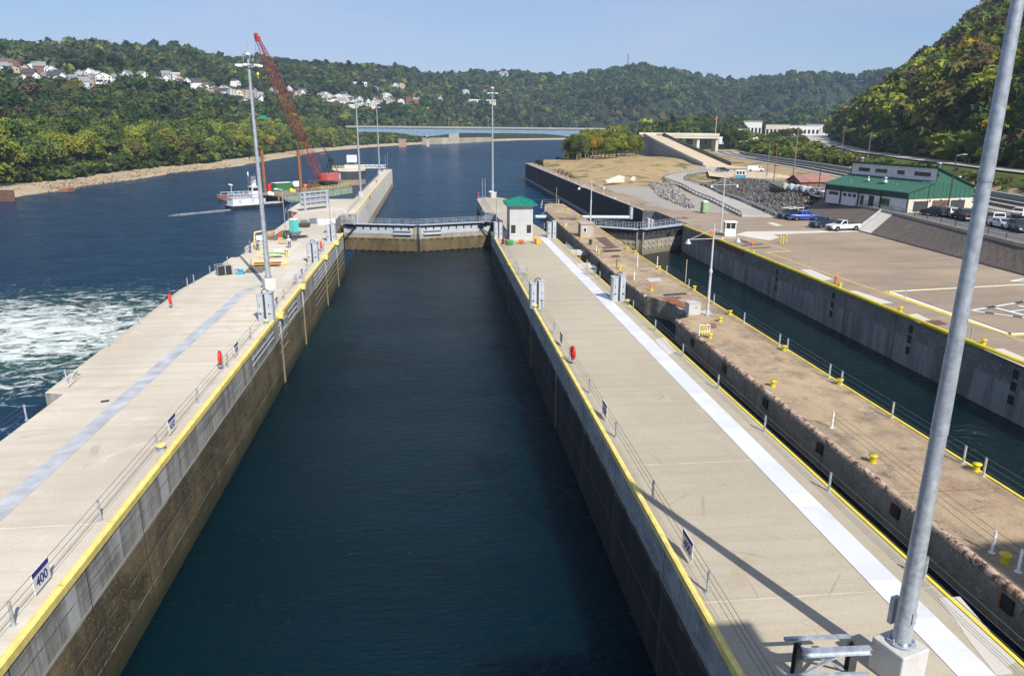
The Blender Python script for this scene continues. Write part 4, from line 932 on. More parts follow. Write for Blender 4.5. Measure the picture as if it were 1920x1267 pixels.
edge_strip(RW, [(44.3, 152), (43.5, 200), (43.2, 342)], .35, .12, ZO+.03, M_pale, 'coping')
for i in range(14): MB().box((-.4+.3, 224+i*12.5, .22), (.35, .5, .35)).build('mooring_button', M_yelb, RW)

# ---- esplanade
def slab(name, pts, mtl, kind='structure'):
    m = MB(); m.add(pts, [tuple(range(len(pts)))]); o_ = m.build(name, mtl)
    o_.data.update(); n = o_.data.polygons[0].normal
    if n.z < 0: o_.data.flip_normals()
    if kind: o_['kind'] = kind
    return o_
E1 = [(50.18, -60), (70.5, -60), (71.7, 80.5), (73.1, 119), (74.9, 143), (70, 146), (62, 140), (57, 150), (50.18, 152)]
m = MB(); m.prism(E1, -1.5, ZO-.004); tag(m.build('esplanade', M_espl), kind='structure')
SB = [(70.5, -60, ZO), (71.7, 80.5, ZO), (73.1, 119, ZO), (74.9, 143, ZO)]; ST = [(76.0, -60, 3.0), (75.3, 85.2, 3.2), (80.3, 124, 3.2), (82.4, 149, 3.2)]
def lerp3(a, b, f): return tuple(a[i]+(b[i]-a[i])*f for i in range(3))
def sl(poly, y):                          # point of a polyline at a given y
    for a, b in zip(poly[:-1], poly[1:]):
        if a[1] <= y <= b[1]: return lerp3(a, b, (y-a[1])/(b[1]-a[1]))
    return poly[-1]
e = empty('paved_slope', (72, 90, ZO), 'dark weathered paved embankment below the parking lot', 'embankment'); o = e.location
def ruled(P, n=24):
    out = []
    for a, b in zip(P[:-1], P[1:]): out += [Vector(lerp3(a, b, i/n)) for i in range(n)]
    return out+[Vector(P[-1])]
m = MB(); m.strip([p-o for p in ruled(SB)], [p-o for p in ruled(ST)]); so = m.build('paving', M_slope, e); so.data.flip_normals()
m = MB(); [m.bar(Vector(a)-o+Vector((-.25, 0, .02)), Vector(b)-o+Vector((-.25, 0, .02)), .45, .14) for a, b in zip(SB[:-1], SB[1:])]; m.build('toe_kerb', M_black, e)
m = MB(); [m.bar(Vector(a)-o+Vector((.1, 0, .1)), Vector(b)-o+Vector((.1, 0, .1)), .5, .55) for a, b in zip(ST[:-1], ST[1:])]; m.build('top_kerb', M_stone, e)
def up(p, h): return Vector(p)-o+Vector((0, 0, h))
b0, b1 = (73.15, 116.3, ZO), (73.1, 119.8, ZO); t0, t1 = at(1665, 396, 3.2), at(1684, 398, 3.2)
wl0, wl1 = [lerp3(SB[1], SB[2], f) for f in (.90, .935, .97, 1.0)], [lerp3(ST[1], ST[2], f) for f in (.90, .935, .97, 1.0)]
m = MB(); m.strip([up(p, .05) for p in wl0], [up(p, .05) for p in wl1]); so = m.build('walkway', M_pale, e); so.data.flip_normals()
m = MB(); m.bar(up(lerp3(SB[2], SB[3], .02), .2), up(lerp3(ST[2], ST[3], .02), .2), .35, .35); m.build('walkway_kerb', M_bluegrey, e)
# upper lot
tag(slab('parking_lot', [(76.1, -60, 3.19), (75.5, 85.2, 3.19), (80.5, 124, 3.19), (82.5, 149, 3.19), (84, 168, 3.0), (93, 200, 2.95), (104, 200, 2.95), (104, 150, 3.19), (101, 120, 3.19), (93, 60, 3.19), (90, -60, 3.19)], M_asph), kind='structure')
# painted lines and pale patches on the esplanade
def paintq(name, pts, mtl, z): return tag(slab(name, [(p[0], p[1], z) for p in pts], mtl), kind='structure')
paintq('pavement_patch', [at(*p, ZO) for p in ((1378, 440), (1400, 434), (1520, 433), (1620, 428), (1618, 434), (1500, 438), (1450, 440), (1462, 445), (1442, 451))], M_pale, ZO+.004)
paintq('pavement_patch', [at(*p, ZO) for p in ((1438, 418), (1450, 417), (1468, 423), (1455, 424))], M_pale, ZO+.004)
for q in (((1500, 505), (1520, 505), (1562, 523), (1540, 527)), ((1580, 545), (1605, 545), (1675, 568), (1645, 570)), ((1690, 590), (1720, 588), (1745, 600), (1725, 606)), ((1845, 655), (1880, 653), (1925, 672), (1925, 690))): paintq('pavement_patch', [at(*p, ZO) for p in q], M_pale, ZO+.004)
def line(name, a, b, w, mtl, z):
    a, b = Vector((a[0], a[1], 0)), Vector((b[0], b[1], 0)); d = (b-a).normalized(); n_ = Vector((-d.y, d.x, 0))*w/2
    return paintq(name, [a+n_, b+n_, b-n_, a-n_], mtl, z)
line('yellow_line', at(1383, 438, ZO), at(1483, 471, ZO), .14, M_yel, ZO+.006); line('yellow_line', at(1437, 473, ZO), at(1925, 641, ZO), .16, M_yel, ZO+.006); line('yellow_line', at(1436, 473, ZO), at(1483, 471, ZO), .5, M_yelb, ZO+.010)
for q in (((1388, 460), (1428, 457), (1432, 459), (1394, 462)), ((1404, 465), (1442, 463), (1446, 465), (1410, 467)), ((1375, 444), (1400, 452), (1410, 458), (1395, 456)), ((1262, 408), (1285, 407), (1295, 410), (1268, 411)), ((1722, 602), (1760, 600), (1778, 608), (1745, 611))):
    paintq('recess_cover', [at(*p, ZO) for p in q], M_rustb, ZO+.008)
# landing pad triangle
M_padk = paint('pad_black', (.03, .035, .05), .7)
P0, P1, P2, P3 = (49.0, 73.6), (72.5, 76.4), (47.9, 57.0), (50.6, 54.6)
P0, P1, P2, P3 = at(1662, 547, ZO), at(2100, 524, ZO), at(1893, 628, ZO), at(2040, 622, ZO)
for a, b in ((P0, P1), (P0, P2), (P2, P3)):
    line('pad_line', a, b, .62, M_yel, ZO+.006); d = (Vector(b)-Vector(a)).normalized()
cen = (P0+P1+P2)/3
for a, b in ((P0, P1), (P0, P2), (P2, P3)):
    f_ = lambda p, k: p+(cen-p).normalized()*k
    line('pad_line', f_(a, .45), f_(b, .45), .5, M_white, ZO+.010); line('pad_line', f_(a, .80), f_(b, .80), .14, M_padk, ZO+.012)
for a, b in ((at(1820, 582, ZO), at(1960, 559, ZO)), (at(1820, 582, ZO), at(1960, 601, ZO))):
    line('pad_line', a, b, .5, M_padk, ZO+.006); line('pad_line', a, b, .36, M_white, ZO+.010)
    for k in range(2):
        p = a.lerp(b, .2+.38*k); q = a.lerp(b, .32+.38*k); line('pad_line', p, q, .5, M_padk, ZO+.014)
for w_, mm, zz in ((.85, M_padk, .012), (.55, M_white, .018)):
    c = at(1893, 584, ZO); u_ = Vector((.97, .22, 0)); v_ = Vector((-.22, .97, 0))
    for s in (0, 3.2): line('pad_letter', c+u_*s-v_*1.5, c+u_*s+v_*1.5, w_, mm, ZO+zz)
    line('pad_letter', c, c+u_*3.2, w_*.6, mm, ZO+zz+.003)
c = at(1900, 527, ZO); line('pad_letter', c-Vector((.3, 0, 0)), c+Vector((2.5, 1.2, 0)), .4, M_white, ZO+.012); line('pad_letter', c-Vector((.3, 0, 0)), c+Vector((3, -.4, 0)), .4, M_white, ZO+.013)
# ================================================================== miter gates
def gate(name, label, a, v, b, ztop, zbot, skin_top, plate, low, rows, fenders=True):
    e = empty(name, (v[0], v[1], ztop), label, 'lock gate'); o = e.location
    for s, h in ((0, a), (1, b)):
        p = Vector((h[0], h[1], ztop))-o; q = Vector((v[0], v[1], ztop))-o; d = (q-p).normalized(); n = Vector((d.y, -d.x, 0))
        if n.y > 0: n = -n
        L_ = (q-p).length; q = q-d*.25; H_ = ztop-zbot
        lf = bpy.data.objects.new('gate_leaf', None); col.objects.link(lf); lf.parent = e
        def bx(m, f0, f1, z0, z1, t0, t1, mi=0):
            A_ = p.lerp(q, f0); B_ = p.lerp(q, f1); vs = []
            for z in (z0, z1):
                for c, tt in ((A_, t0), (B_, t0), (B_, t1), (A_, t1)): vs.append(c+n*tt+Vector((0, 0, z)))
            m.add(vs, [(0, 3, 2, 1), (4, 5, 6, 7), (0, 1, 5, 4), (1, 2, 6, 5), (2, 3, 7, 6), (3, 0, 4, 7)], mi)
        m = MB(); bx(m, 0, 1, -1.9, -.45, -.5, .35); m.build('upper_panel', plate, lf)
        m = MB(); bx(m, 0, 1, -H_, -1.903, -.5, .30); m.build('skin_plate', low, lf)
        m = MB()
        for zz in rows:
            for k in range(10): f_ = .05+.097*k; bx(m, f_, f_+.028, zz-.22, zz, .30, .50)
        m.build('skin_bracket', M_rustb if fenders else M_stone, lf)
        m = MB(); bx(m, 0, 1, -.42, -.05, -.2, .55)
        for k in range(9): bx(m, .06+k*.105, .075+k*.105, -1.0, -.42, .35, .5)
        m.build('walkway_beam', M_black, lf)
        m = MB(); bx(m, .0, 1, -.04, .02, -.9, .9); m.build('walkway_deck', M_galvd, lf)
        m = MB()
        for side in (-.88, .88):
            for hh in (.55, 1.05): m.bar(p+n*side+Vector((0, 0, hh)), q+n*side+Vector((0, 0, hh)), .05)
            for k in range(9): c = p.lerp(q, k/8)+n*side; m.bar(c+Vector((0, 0, .02)), c+Vector((0, 0, 1.06)), .06)
        m.build('handrail', M_galv, lf)
        m = MB(); bx(m, .975, 1.0, -H_, -.46, .36, .52); m.build('quoin_post', low, lf)
        if fenders:
            m = MB()
            for zz in (-1.0, -1.75): bx(m, .70, .94, zz-.22, zz, .42, .75)
            m.build('fender', M_galvd, lf)
            m = MB(); c = p.lerp(q, .18)+n*.6+Vector((0, 0, -.55)); m.bar(c, p.lerp(q, -.02)+n*3.2*.4+Vector((0, 0, -3.4)), .22); m.bar(c, p.lerp(q, -.06)+n*.6+Vector((0, 0, -.45)), .2); m.build('strut', M_black, lf)
    return e
t = NT('gate_algae'); x, y, z = t.xyz(); a_ = t.noise(.8, 6, .7); b_ = t.noise(.7, 6, .7, (1, 1, .4))
cc = t.mix(t.rng(z, -4.35, -4.55), t.mix(t.rng(b_, .35, .65), (.22, .20, .15), (.34, .31, .25)), t.mix(t.rng(b_, .35, .65), (.06, .048, .022), (.14, .108, .050)))
cc = t.mix(t.rng(z, -2.9, -3.3), t.mix(t.rng(a_, .4, .6), (.30, .25, .13), (.42, .35, .20)), cc)
cc = t.mix(t.rng(a_, .62, .7, 0, .6), cc, (.05, .045, .025)); M_galg = t.out(cc, .8)
gate('river_chamber_gate', 'wide mitred steel gate closing the river chamber, its walkway railed and its foot algae-stained', (-18.2, 153.2), (-3.2, 149.3), (11.9, 153.8), -1.65, -9, M_bluegrey, M_galvd, M_galg, (-2.75, -5.0, -7.0))
t = NT('old_gate_skin'); x, y, z = t.xyz(); a_ = t.noise(.8, 6, .7); cc = t.mix(t.rng(a_, .35, .65), (.20, .185, .14), (.34, .31, .24)); cc = t.mix(t.rng(z, -2.6, -4), cc, (.15, .13, .09)); M_old_g = t.out(cc, .8)
gate('old_chamber_gate', 'older black-topped gate closing the narrow right chamber', (28.6, 129.6), (36.0, 124.6), (46.2, 130.8), .45, -6, M_black, paint('black_gate_panel', (.05, .055, .06), .5, 0, .3, (.2, .2, .2)), M_old_g, (-2.3, -3.2), False)
# pale pipe bridge across the gap and the old chamber beyond the gates
e = empty('pipe_bridge', (18, 150, .4), 'pale blue-grey pipe crossing the old chamber beyond its gate', 'pipe'); a, b = at(1090, 404, -.35)-e.location, at(1180, 408, -.35)-e.location
a0 = at(1004, 407, -.35)-e.location
MB().cyl(a0, b, .42, None, 12).build('pipe', M_galvd, e); MB().box((b.x+.3, b.y, .2), (.5, 1.2, 2.4)).build('support', M_bluegrey, e)
e = empty('steel_dolphin', at(1218, 412, ZO), 'blue-grey steel column standing by the right wall just beyond the old gate', 'column'); MB().box((-.3, 0, -1.9), (.35, 1.4, 4.4)).box((.4, 0, -2.0), (.35, 1.4, 4.2)).box((.05, 0, -.6), (.5, 1.0, .3)).build('column', M_bluegrey, e)
# bulkhead between the two middle walls
e = empty('stop_bulkhead', (22, 107, -1), 'rusty stop-log bulkhead with a pale concrete sill between the middle walls', 'bulkhead')
MB().box((-.3, 0, .6), (4.3, 2.2, .5)).build('sill', M_pale, e); m = MB(); [m.box((-2.0+k*.75, -1.6, -.8), (.3, .3, 2.4)) for k in range(6)]; m.box((-.2, -1.3, -.4), (4.0, .3, .35)); m.build('stop_log', M_rust, e); m = MB(); [m.box((0, 3+1.3*k, .2), (3.9, .22, .22)) for k in range(6)]; m.build('strut', M_galv, e)
e = empty('moored_dinghy', at(1024, 408, -6.5), 'small green-canopied boat moored between the walls behind the tower', 'boat'); MB().ball((0, 0, .6), 1.6, 12, 6, 0, (1, 1.6, .5)).build('canopy', M_green, e); MB().ball((0, 0, 0), 1.8, 12, 6, 0, (1, 1.8, .4)).build('hull', M_white, e)

# ================================================================== control tower
e = empty('control_tower', (14.15, 119.4, 0), 'small square concrete control tower with a green hipped roof', 'tower')
t = NT('cast_concrete_light'); x, y, z = t.xyz(); n_ = t.noise(1.2, 5, .7); cc = t.mix(n_, (.40, .41, .42), (.52, .53, .53)); cc = t.mix(t.rng(t.noise(1, 5, .7, (2, 2, .1)), .55, .7, 0, .35), cc, (.30, .30, .29))
cc = t.mix(t.math('COMPARE', z, 3.3, .02), cc, (.28, .28, .28)); M_cast = t.out(cc, .85)
MB().box((0, 0, 2.75), (3.75, 4.6, 5.5)).build('wall', M_cast, e)
m = MB(); hw, hd, z0, z1 = 2.45, 2.95, 5.52, 6.75
m.add([(-hw, -hd, z0+.25), (hw, -hd, z0+.25), (hw, hd, z0+.25), (-hw, hd, z0+.25), (0, -.35, z1), (0, .35, z1)], [(0, 1, 4), (1, 2, 5, 4), (2, 3, 5), (3, 0, 4, 5)])
m.box((0, 0, z0+.12), (2*hw, 2*hd, .24))
def seam(a, b): m.bar(a, b, .07, .09)
for k in range(-4, 5):
    x_ = k*.5
    if abs(x_) < 2.3: seam((x_, -hd, z0+.28), (x_*(.0)+x_*.02, -.35-(hd-.35)*abs(x_)/hw*.98, z1-(z1-z0-.25)*abs(x_)/hw+.03))
for k in range(-5, 6):
    y_ = k*.5
    for s in (-1, 1): f_ = max(0, (abs(y_)-.35)/(hd-.35)); seam((s*hw, y_, z0+.28), (s*hw*f_, y_, z1-(z1-z0-.25)*f_+.03))
for c in ((-hw, -hd), (hw, -hd), (hw, hd), (-hw, hd)): m.bar((c[0], c[1], z0+.3), (0, .35*(1 if c[1] > 0 else -1), z1+.05), .16, .12)
m.build('roof', M_green, e)
for x_ in (-1.3, 1.25):
    w_ = MB().box((x_, -2.31, 1.75), (.62, .06, 1.3)).build('window', M_glass, e); MB().box((x_, -2.33, 1.04), (.8, .12, .12)).build('sill', M_white, w_)
    MB().b2((x_-.36, -2.33, 1.1), (x_-.30, -2.30, 2.45)).b2((x_+.30, -2.33, 1.1), (x_+.36, -2.30, 2.45)).b2((x_-.3, -2.33, 2.39), (x_+.3, -2.30, 2.45)).build('frame', M_dark, w_)
MB().box((-1.9, -.6, 1.3), (.06, .9, 2.2)).build('door', M_dark, e); MB().box((-1.95, -1.4, 4.6), (.35, .3, .25)).build('flood_lamp', M_white, e)

# ================================================================== high masts
def high_mast(loc, label, h=24.3, rz=0, r0=.30, r1=.15):
    e = empty('high_mast_light', loc, label, 'light mast', 'high mast lights on the lock walls', rz)
    MB().box((0, 0, .62), (1.25, 1.25, 1.30)).build('pedestal', M_greyc, e, .05)
    m = MB(); m.cyl((0, 0, 1.3), (0, 0, 1.36), .46, None, 10)
    for k in range(8): a = k*.785; m.cyl((.38*math.cos(a), .38*math.sin(a), 1.30), (.38*math.cos(a), .38*math.sin(a), 1.50), .035, None, 6)
    m.build('base_plate', M_galv, e)
    m = MB(); z = 1.36; n_ = 3
    for k in range(n_):
        za, zb = 1.36+(h-1.36)*k/n_, 1.36+(h-1.36)*(k+1)/n_; ra, rb = r0+(r1-r0)*k/n_, r0+(r1-r0)*(k+1)/n_
        m.cyl((0, 0, za), (0, 0, zb+.01), ra, rb-.012, 20, False)
    [m.cyl((0, 0, 1.36+(h-1.36)*k/n_-.012), (0, 0, 1.36+(h-1.36)*k/n_+.012), r0+(r1-r0)*k/n_+.004, None, 20) for k in range(1, n_)]; m.box((0, -r0*.98, 2.4), (.17, .06, .42)).box((.0, -r0*1.04, 2.4), (.11, .03, .34)); p_ = m.build('pole', M_galv, e)
    MB().box((-.05, .42, 2.3), (.30, .16, 1.0)).build('winch_box', M_galv, e)
    m = MB(); m.torus((0, 0, h-.35), .55, .07, n=20, m=6); [m.bar((0, 0, h-.35), (.6*math.cos(k*1.047), .8*math.sin(k*1.047), h-.35), .07) for k in range(6)]; m.build('lamp_ring', M_galv, e)
    for k in range(6):
        a = k*1.047; c, s = math.cos(a), math.sin(a); m = MB(); m.bar((.55*c, .55*s, h-.35), (.95*c, .95*s, h-.32), .07); m.box((1.15*c, 1.15*s, h-.42), (.5, .38, .2), a); f_ = m.build('floodlight', M_white, e)
    m = MB(); m.lathe((0, 0, h), [(.02, 1.0), (.3, .95), (.5, .8), (.56, .62)][::-1], 14); m.cyl((0, 0, h-.3), (0, 0, h+.8), .1, .1, 8); [m.bar((.5*math.cos(k*1.57), .5*math.sin(k*1.57), h), (.5*math.cos(k*1.57), .5*math.sin(k*1.57), h+.65), .05) for k in range(4)]; m.build('dome', M_galv, e)
    MB().cyl((0, 0, h+.95), (0, 0, h+2.0), .025, .012, 5).build('lightning_rod', M_galv, e)
    return e
hm = high_mast((15.45, 19.35, 0), 'tall galvanised mast rising close by on the middle wall, cut off by the picture top', rz=.3)
for p, lab, rz_, hh in (((505, 541, 0), 'tall galvanised light mast on the left wall in front of the red crane boom', .5, None), ((677, 368, 0), 'light mast on the left wall beside the big frame of grey panels', .2, 190), ((712, 327, 0), 'farthest left light mast, on the upper guard wall', .1, 197), ((924, 371, 0), 'light mast on the rounded far end of the middle wall', .3, 166)):
    q = at(*p); c = copy_thing(hm, q, rz_, lab)
    if hh: k = top_z(q, hh-3)/25.3; c.scale = (1, 1, k)
# grey steel bulkhead frame by the near mast
e = empty('cradle', (12.9, 19.55, 0), 'galvanised steel cradle of I-beams and braces beside the near mast pedestal', 'frame', rz=-.04)
m = MB()
def ibeam(m, p, q, w, h):
    p, q = Vector(p), Vector(q); d = (q-p).normalized(); s = d.cross(Vector((0, 0, 1)))
    if s.length < .01: s = Vector((1, 0, 0))
    s.normalize(); u = s.cross(d)
    m.bar(p+u*h/2, q+u*h/2, w, .03); m.bar(p-u*h/2, q-u*h/2, w, .03); m.bar(p, q, .03, h)
for x_ in (-.95, .95): m = MB(); ibeam(m, (x_, 0, 0), (x_, 0, 1.25), .26, .26); m.build('leg', M_dark, e)
m = MB()
ibeam(m, (-1.0, -.35, 1.22), (1.35, -.35, 1.22), .22, .20); m.bar((-1.35, .3, 1.28), (.98, .3, 1.28), .12, .10); m.build('top_beam', M_galv, e)
m = MB(); m.bar((-.9, -.1, .05), (.9, -.1, 1.15), .10, .06).bar((.9, .05, .05), (-.9, .05, 1.15), .07, .07).bar((-1.5, -.5, .45), (1.3, -.5, .4), .12, .1); m.build('brace', M_galv, e)

# ================================================================== cable railings
def railing(name, pts, label, h=1.05, cables=(.35, .68, 1.0), r=.062, group='cable railings along the lock walls', mtl=None, cr=.011):
    mtl = mtl or M_galv
    e = empty(name, pts[0], label, 'railing', group); o = e.location
    pm = None
    for p in pts:
        if pm is None: pob = MB().cyl((0, 0, 0), (0, 0, h), r, r, 8).cyl((0, 0, 0), (0, 0, .02), r*2.2, None, 8).build('post', mtl, e); pm = pob; c = pob
        else: c = pm.copy(); col.objects.link(c)
        c.location = Vector(p)-o
    for z in cables:
        m = MB(); [m.cyl(Vector(a)-o+Vector((0, 0, z*h)), Vector(b)-o+Vector((0, 0, z*h)), cr, None, 4, False) for a, b in zip(pts[:-1], pts[1:])]; m.build('cable', M_cable, e)
    return e
S_ = 7.62
railing('cable_railing', [(10.62, 9.15+S_*k, 0) for k in range(14)], 'cable railing on the chamber side of the middle wall')
railing('cable_railing', [(19.95, 9.1+S_*k, 0) for k in range(14)], 'cable railing on the right side of the middle wall, above the narrow gap', cables=(.35, .68, 1.0), cr=.014)
railing('cable_railing', [(-16.1, 9.9+S_*k, 0) for k in range(14)], 'cable railing on the chamber side of the left wall')
railing('cable_railing', [(-26.0+.15*0, y_, 0) for y_ in (30, 38, 46)], 'cable railing at the nearest river edge of the left wall')
railing('cable_railing', [(float(np.interp(y_, [51, 84, 100], [-27.0, -28.3, -27.4])), y_, 0) for y_ in (62, 69.5, 85.5, 87.5, 93, 99.8)], 'sparse post and cable railing on the river edge of the left wall near the foam')
railing('cable_railing', [(28.15, y_, ZO) for y_ in (10, 16, 23.8, 31.6, 33.1, 39.5, 45.4, 47.0, 53.5, 54.9, 62, 69.5, 77, 85)], 'cable railing on the chamber side of the rusty old wall', cr=.014, mtl=paint('pale_post', (.5, .52, .53), .5, .2))
railing('cable_railing', [(23.5, 16, ZO), (23.45, 23.6, ZO), (23.4, 25.0, ZO), (23.6, 38.4, ZO)], 'white post railing on the gap side of the old wall, near the tower shadow', mtl=M_white)
railing('cable_railing', [at(*p, ZO) for p in ((1520, 488), (1697, 558-0), (1820, 637))], 'widely spaced posts along the right wall behind the thick yellow rail', cables=(), mtl=M_galv)
railing('cable_railing', [at(*p, 0) for p in ((535, 430), (520, 404+20), (536, 400), (545, 396))][2:], 'short railing at the outer corner behind the teal cabin', cables=(.5, 1))
pts = [(19.9, y_, 0) for y_ in (121, 123.5, 127, 130)]; railing('pipe_railing', pts, 'pipe handrail beside the tower, above the stop-logs', cables=(.5, 1), cr=.03)
railing('pipe_railing', [(12.2, y_, 0) for y_ in (154.5, 158, 162, 166, 170, 174, 178, 182)], 'pipe handrail on the chamber side beyond the gate, middle wall', cables=(.5, 1), cr=.02)
railing('pipe_railing', [(-17.6, y_, 0) for y_ in (156, 160, 164, 168, 172, 176, 180, 184)], 'pipe handrail beyond the gate on the left wall', cables=(.5, 1), cr=.02)
railing('pipe_railing', [(-18.9, 190+6*k, 0) for k in range(20)], 'handrail along the river side of the upper guard wall', cables=(.5, 1), cr=.03)
railing('pipe_railing', [(28.6, 166, ZO), (24.6, 164.6, ZO), (23.4, 158, ZO), (23.2, 151, ZO)], 'white pipe rail round the far end of the old wall', cables=(.5, 1), cr=.05, mtl=M_white)
# gate access stairs
for (x_, s, lab) in ((-17.4, 1, 'curved pipe handrails of the steps onto the gate, left wall'), (11.9, -1, 'curved pipe handrails of the steps onto the gate, middle wall')):
    e = empty('step_handrail', (x_, 151.5, 0), lab, 'handrail', 'step handrails at the gate ends'); m = MB()
    for dy in (-.7, .7):
        for hh in (1.0, .5): m.tube([(-2.4*s, dy, hh), (-.6*s, dy, hh), (.8*s, dy, hh-1.5), (2.2*s, dy, hh-1.6)], .03, 6)
        for k in (-2.4, -.6): m.cyl((k*s, dy, 0), (k*s, dy, 1), .03, None, 6)
    m.build('rail', M_galv, e); m = MB(); [m.box((.1*s+k*.28*s, 0, -.25-.28*k), (.3, 1.3, .05)) for k in range(6)]; m.build('step', M_galv, e)

# ================================================================== life rings, signs, bollards, cabinets
def life_ring(loc, label, rz=0, k=1.0):
    e = empty('life_ring_stand', loc, label, 'life ring', 'red life rings on posts', rz); e.scale = (k, k, k)
    MB().cyl((.12, 0, 0), (.12, 0, 1.3), .045, None, 8).build('post', M_galv, e); m = MB(); m.torus((-.05, 0, .95), .34, .12, (1, .12, 0), 22, 8, sx=1.0, sy=1.22); m.build('ring', M_red, e); MB().box((-.05, 0, .32), (.24, .42, .14)).build('tray', M_galv, e); return e
for p, lab, rz_ in (((322, 577), 'red life ring at the river edge of the left wall, by the foam', .05), ((416, 692), 'red life ring on the chamber side of the left wall, nearest the camera there', .05), ((603, 471), 'red life ring beside the second pair of grey cabinets on the left wall', .05), ((694, 377), 'red life ring on the left wall beside the second mast', .05), ((1075, 682), 'red life ring on the middle wall, near the white trench cover', .05), ((945, 463), 'red life ring at the foot of the control tower', .05), ((897, 371), 'red life ring on the far corner of the middle wall', .05), ((549, 414), 'small red ring box behind the teal cabin', .05)):
    life_ring(at(*p, 0), lab, rz_)
for p, lab in (((706, 345), 'red life ring halfway along the upper guard wall'), ((727, 321), 'red life ring at the far tip of the upper guard wall')): life_ring(at(*p, 0), lab, .05)
def text_mesh(txt, size, mtl, name='lettering'):
    c = bpy.data.curves.new(name, 'FONT'); c.body = txt; c.size = size; c.extrude = .004; c.align_x = 'CENTER'; c.align_y = 'CENTER'; c.offset = size*.015
    o_ = bpy.data.objects.new(name, c); col.objects.link(o_); me = bpy.data.meshes.new_from_object(o_.evaluated_get(bpy.context.evaluated_depsgraph_get())); bpy.data.objects.remove(o_)
    me.materials.clear(); me.materials.append(mtl); return me
def number_sign(loc, txt, label, side, w=1.25, h=.92):
    e = empty('distance_sign', loc, label, 'sign', 'distance boards hung on the cable railings'); 
    MB().box((0, 0, 0), (.03, w, h)).build('board', M_sign, e); MB().box((side*.018, 0, h/2-.11), (.012, w, .2)).build('blue_band', M_navy, e)
    o_ = link_mesh('lettering', text_mesh(txt, .58, M_navy), e); o_.location = (side*.022, 0, -.10); o_.rotation_euler = (R(90), 0, R(90)*side)
    return e
BOARDS = {'400': 'nearest the camera', '450': 'second', '500': 'third', '550': 'fourth', '600': 'farthest'}
def board_at(px_, py_, x_, txt, label, side):
    d = ray(px_, py_); tt = x_/d.x; p = Vector((0, 0, CAM_H))+d*tt; p.z = .62; number_sign(p, txt, label, side)
for (px_, py_, txt) in ((77, 1078, '400'), (323, 797, '450'), (443, 655, '500'), (518, 563, '550'), (565, 506, '600')):
    board_at(px_, py_, -16.1, txt, 'white board reading %s on the left wall railing, %s of the row' % (txt, BOARDS[txt]), 1)
for (px_, py_, txt) in ((1290, 1013, '400'), (1134, 763, '450'), (1053, 627, '500')):
    board_at(px_, py_, 10.62, txt, 'board reading %s on the middle wall railing, %s of the row' % (txt, BOARDS[txt]), -1)
def bollard(loc, mtl, label, r=.17, h=.42, grp='yellow mooring bollards'):
    e = empty('bollard', loc, label, 'bollard', grp); MB().lathe((0, 0, 0), [(r*1.05, 0), (r, .03), (r*.95, h*.7), (r*1.0, h*.72), (r*1.4, h*.85), (r*1.4, h), (.01, h+.02)], 14).build('post', mtl, e); return e
BL = [((1470, 657), 'yellow bollard'), ((1449, 724), 'yellow bollard'), ((1636, 866), 'yellow bollard'), ((1574, 721), 'yellow bollard'), ((1830, 882), 'yellow bollard'), ((1883, 1054), 'yellow bollard'), ((1462, 648), 'x'), ((1350, 585+18), 'x'), ((1302, 543), 'x'), ((1368, 590), 'x'), ((1331, 634), 'x'), ((1236, 505), 'x'), ((1191, 475), 'x'), ((1162, 505), 'x'), ((1176, 468), 'x'), ((1122, 474), 'x'), ((1090, 448), 'x'), ((1059, 425), 'x'), ((1064, 396), 'x'), ((1083, 406), 'x')]
BL = [b for i, b in enumerate(BL) if i != 6]
bx_ = [(at(*p, ZO)) for p, _ in BL]; order = sorted(range(len(bx_)), key=lambda i: -bx_[i].y)
for n_, i in enumerate(order): bollard(bx_[i], M_yelb, 'bright yellow bollard on the old middle wall, %s counted from its far end' % ordn(n_+1))
for n_, p in enumerate(((1844, 645), (1688, 583), (1575, 537), (1412, 474), (1354, 450))): bollard(at(*p, ZO), M_yelb, 'yellow bollard behind the thick yellow rail of the right wall, %s from the near end' % ordn(n_+1))
for p, lab in (((303, 845), 'yellow-capped bollard at the left wall edge below the 450 board'), ((500, 607), 'yellow-capped bollard in front of the nearest left cabinets'), ((590, 488+2), 'yellow-capped bollard by the second left cabinets'), ((617, 452), 'yellow-capped bollard by the farthest left cabinets')):
    b_ = bollard(at(*p, 0), M_galv, lab, .2, .36); MB().cyl((0, 0, .365), (0, 0, .41), .29, None, 14).build('cap', M_yelp, b_)
for p, lab in (((1003, 578), 'yellow base block in front of the left grey cabinets on the middle wall'), ((1176, 568), 'yellow bollard beside the right grey cabinets on the middle wall')):
    b_ = bollard(at(*p, 0), M_galv, lab, .2, .3); MB().box((0, 0, .33), (.5, .4, .1)).build('cap', M_yelb, b_)
for p, w_ in (((1463, 455), 'left'), ((1468, 457), 'nearest'), ((1474, 453), 'right')): bollard(at(*p, ZO), M_yelb, '%s one of three slim yellow guard posts standing together on the esplanade' % w_, .09, 1.05, 'three slim guard posts')
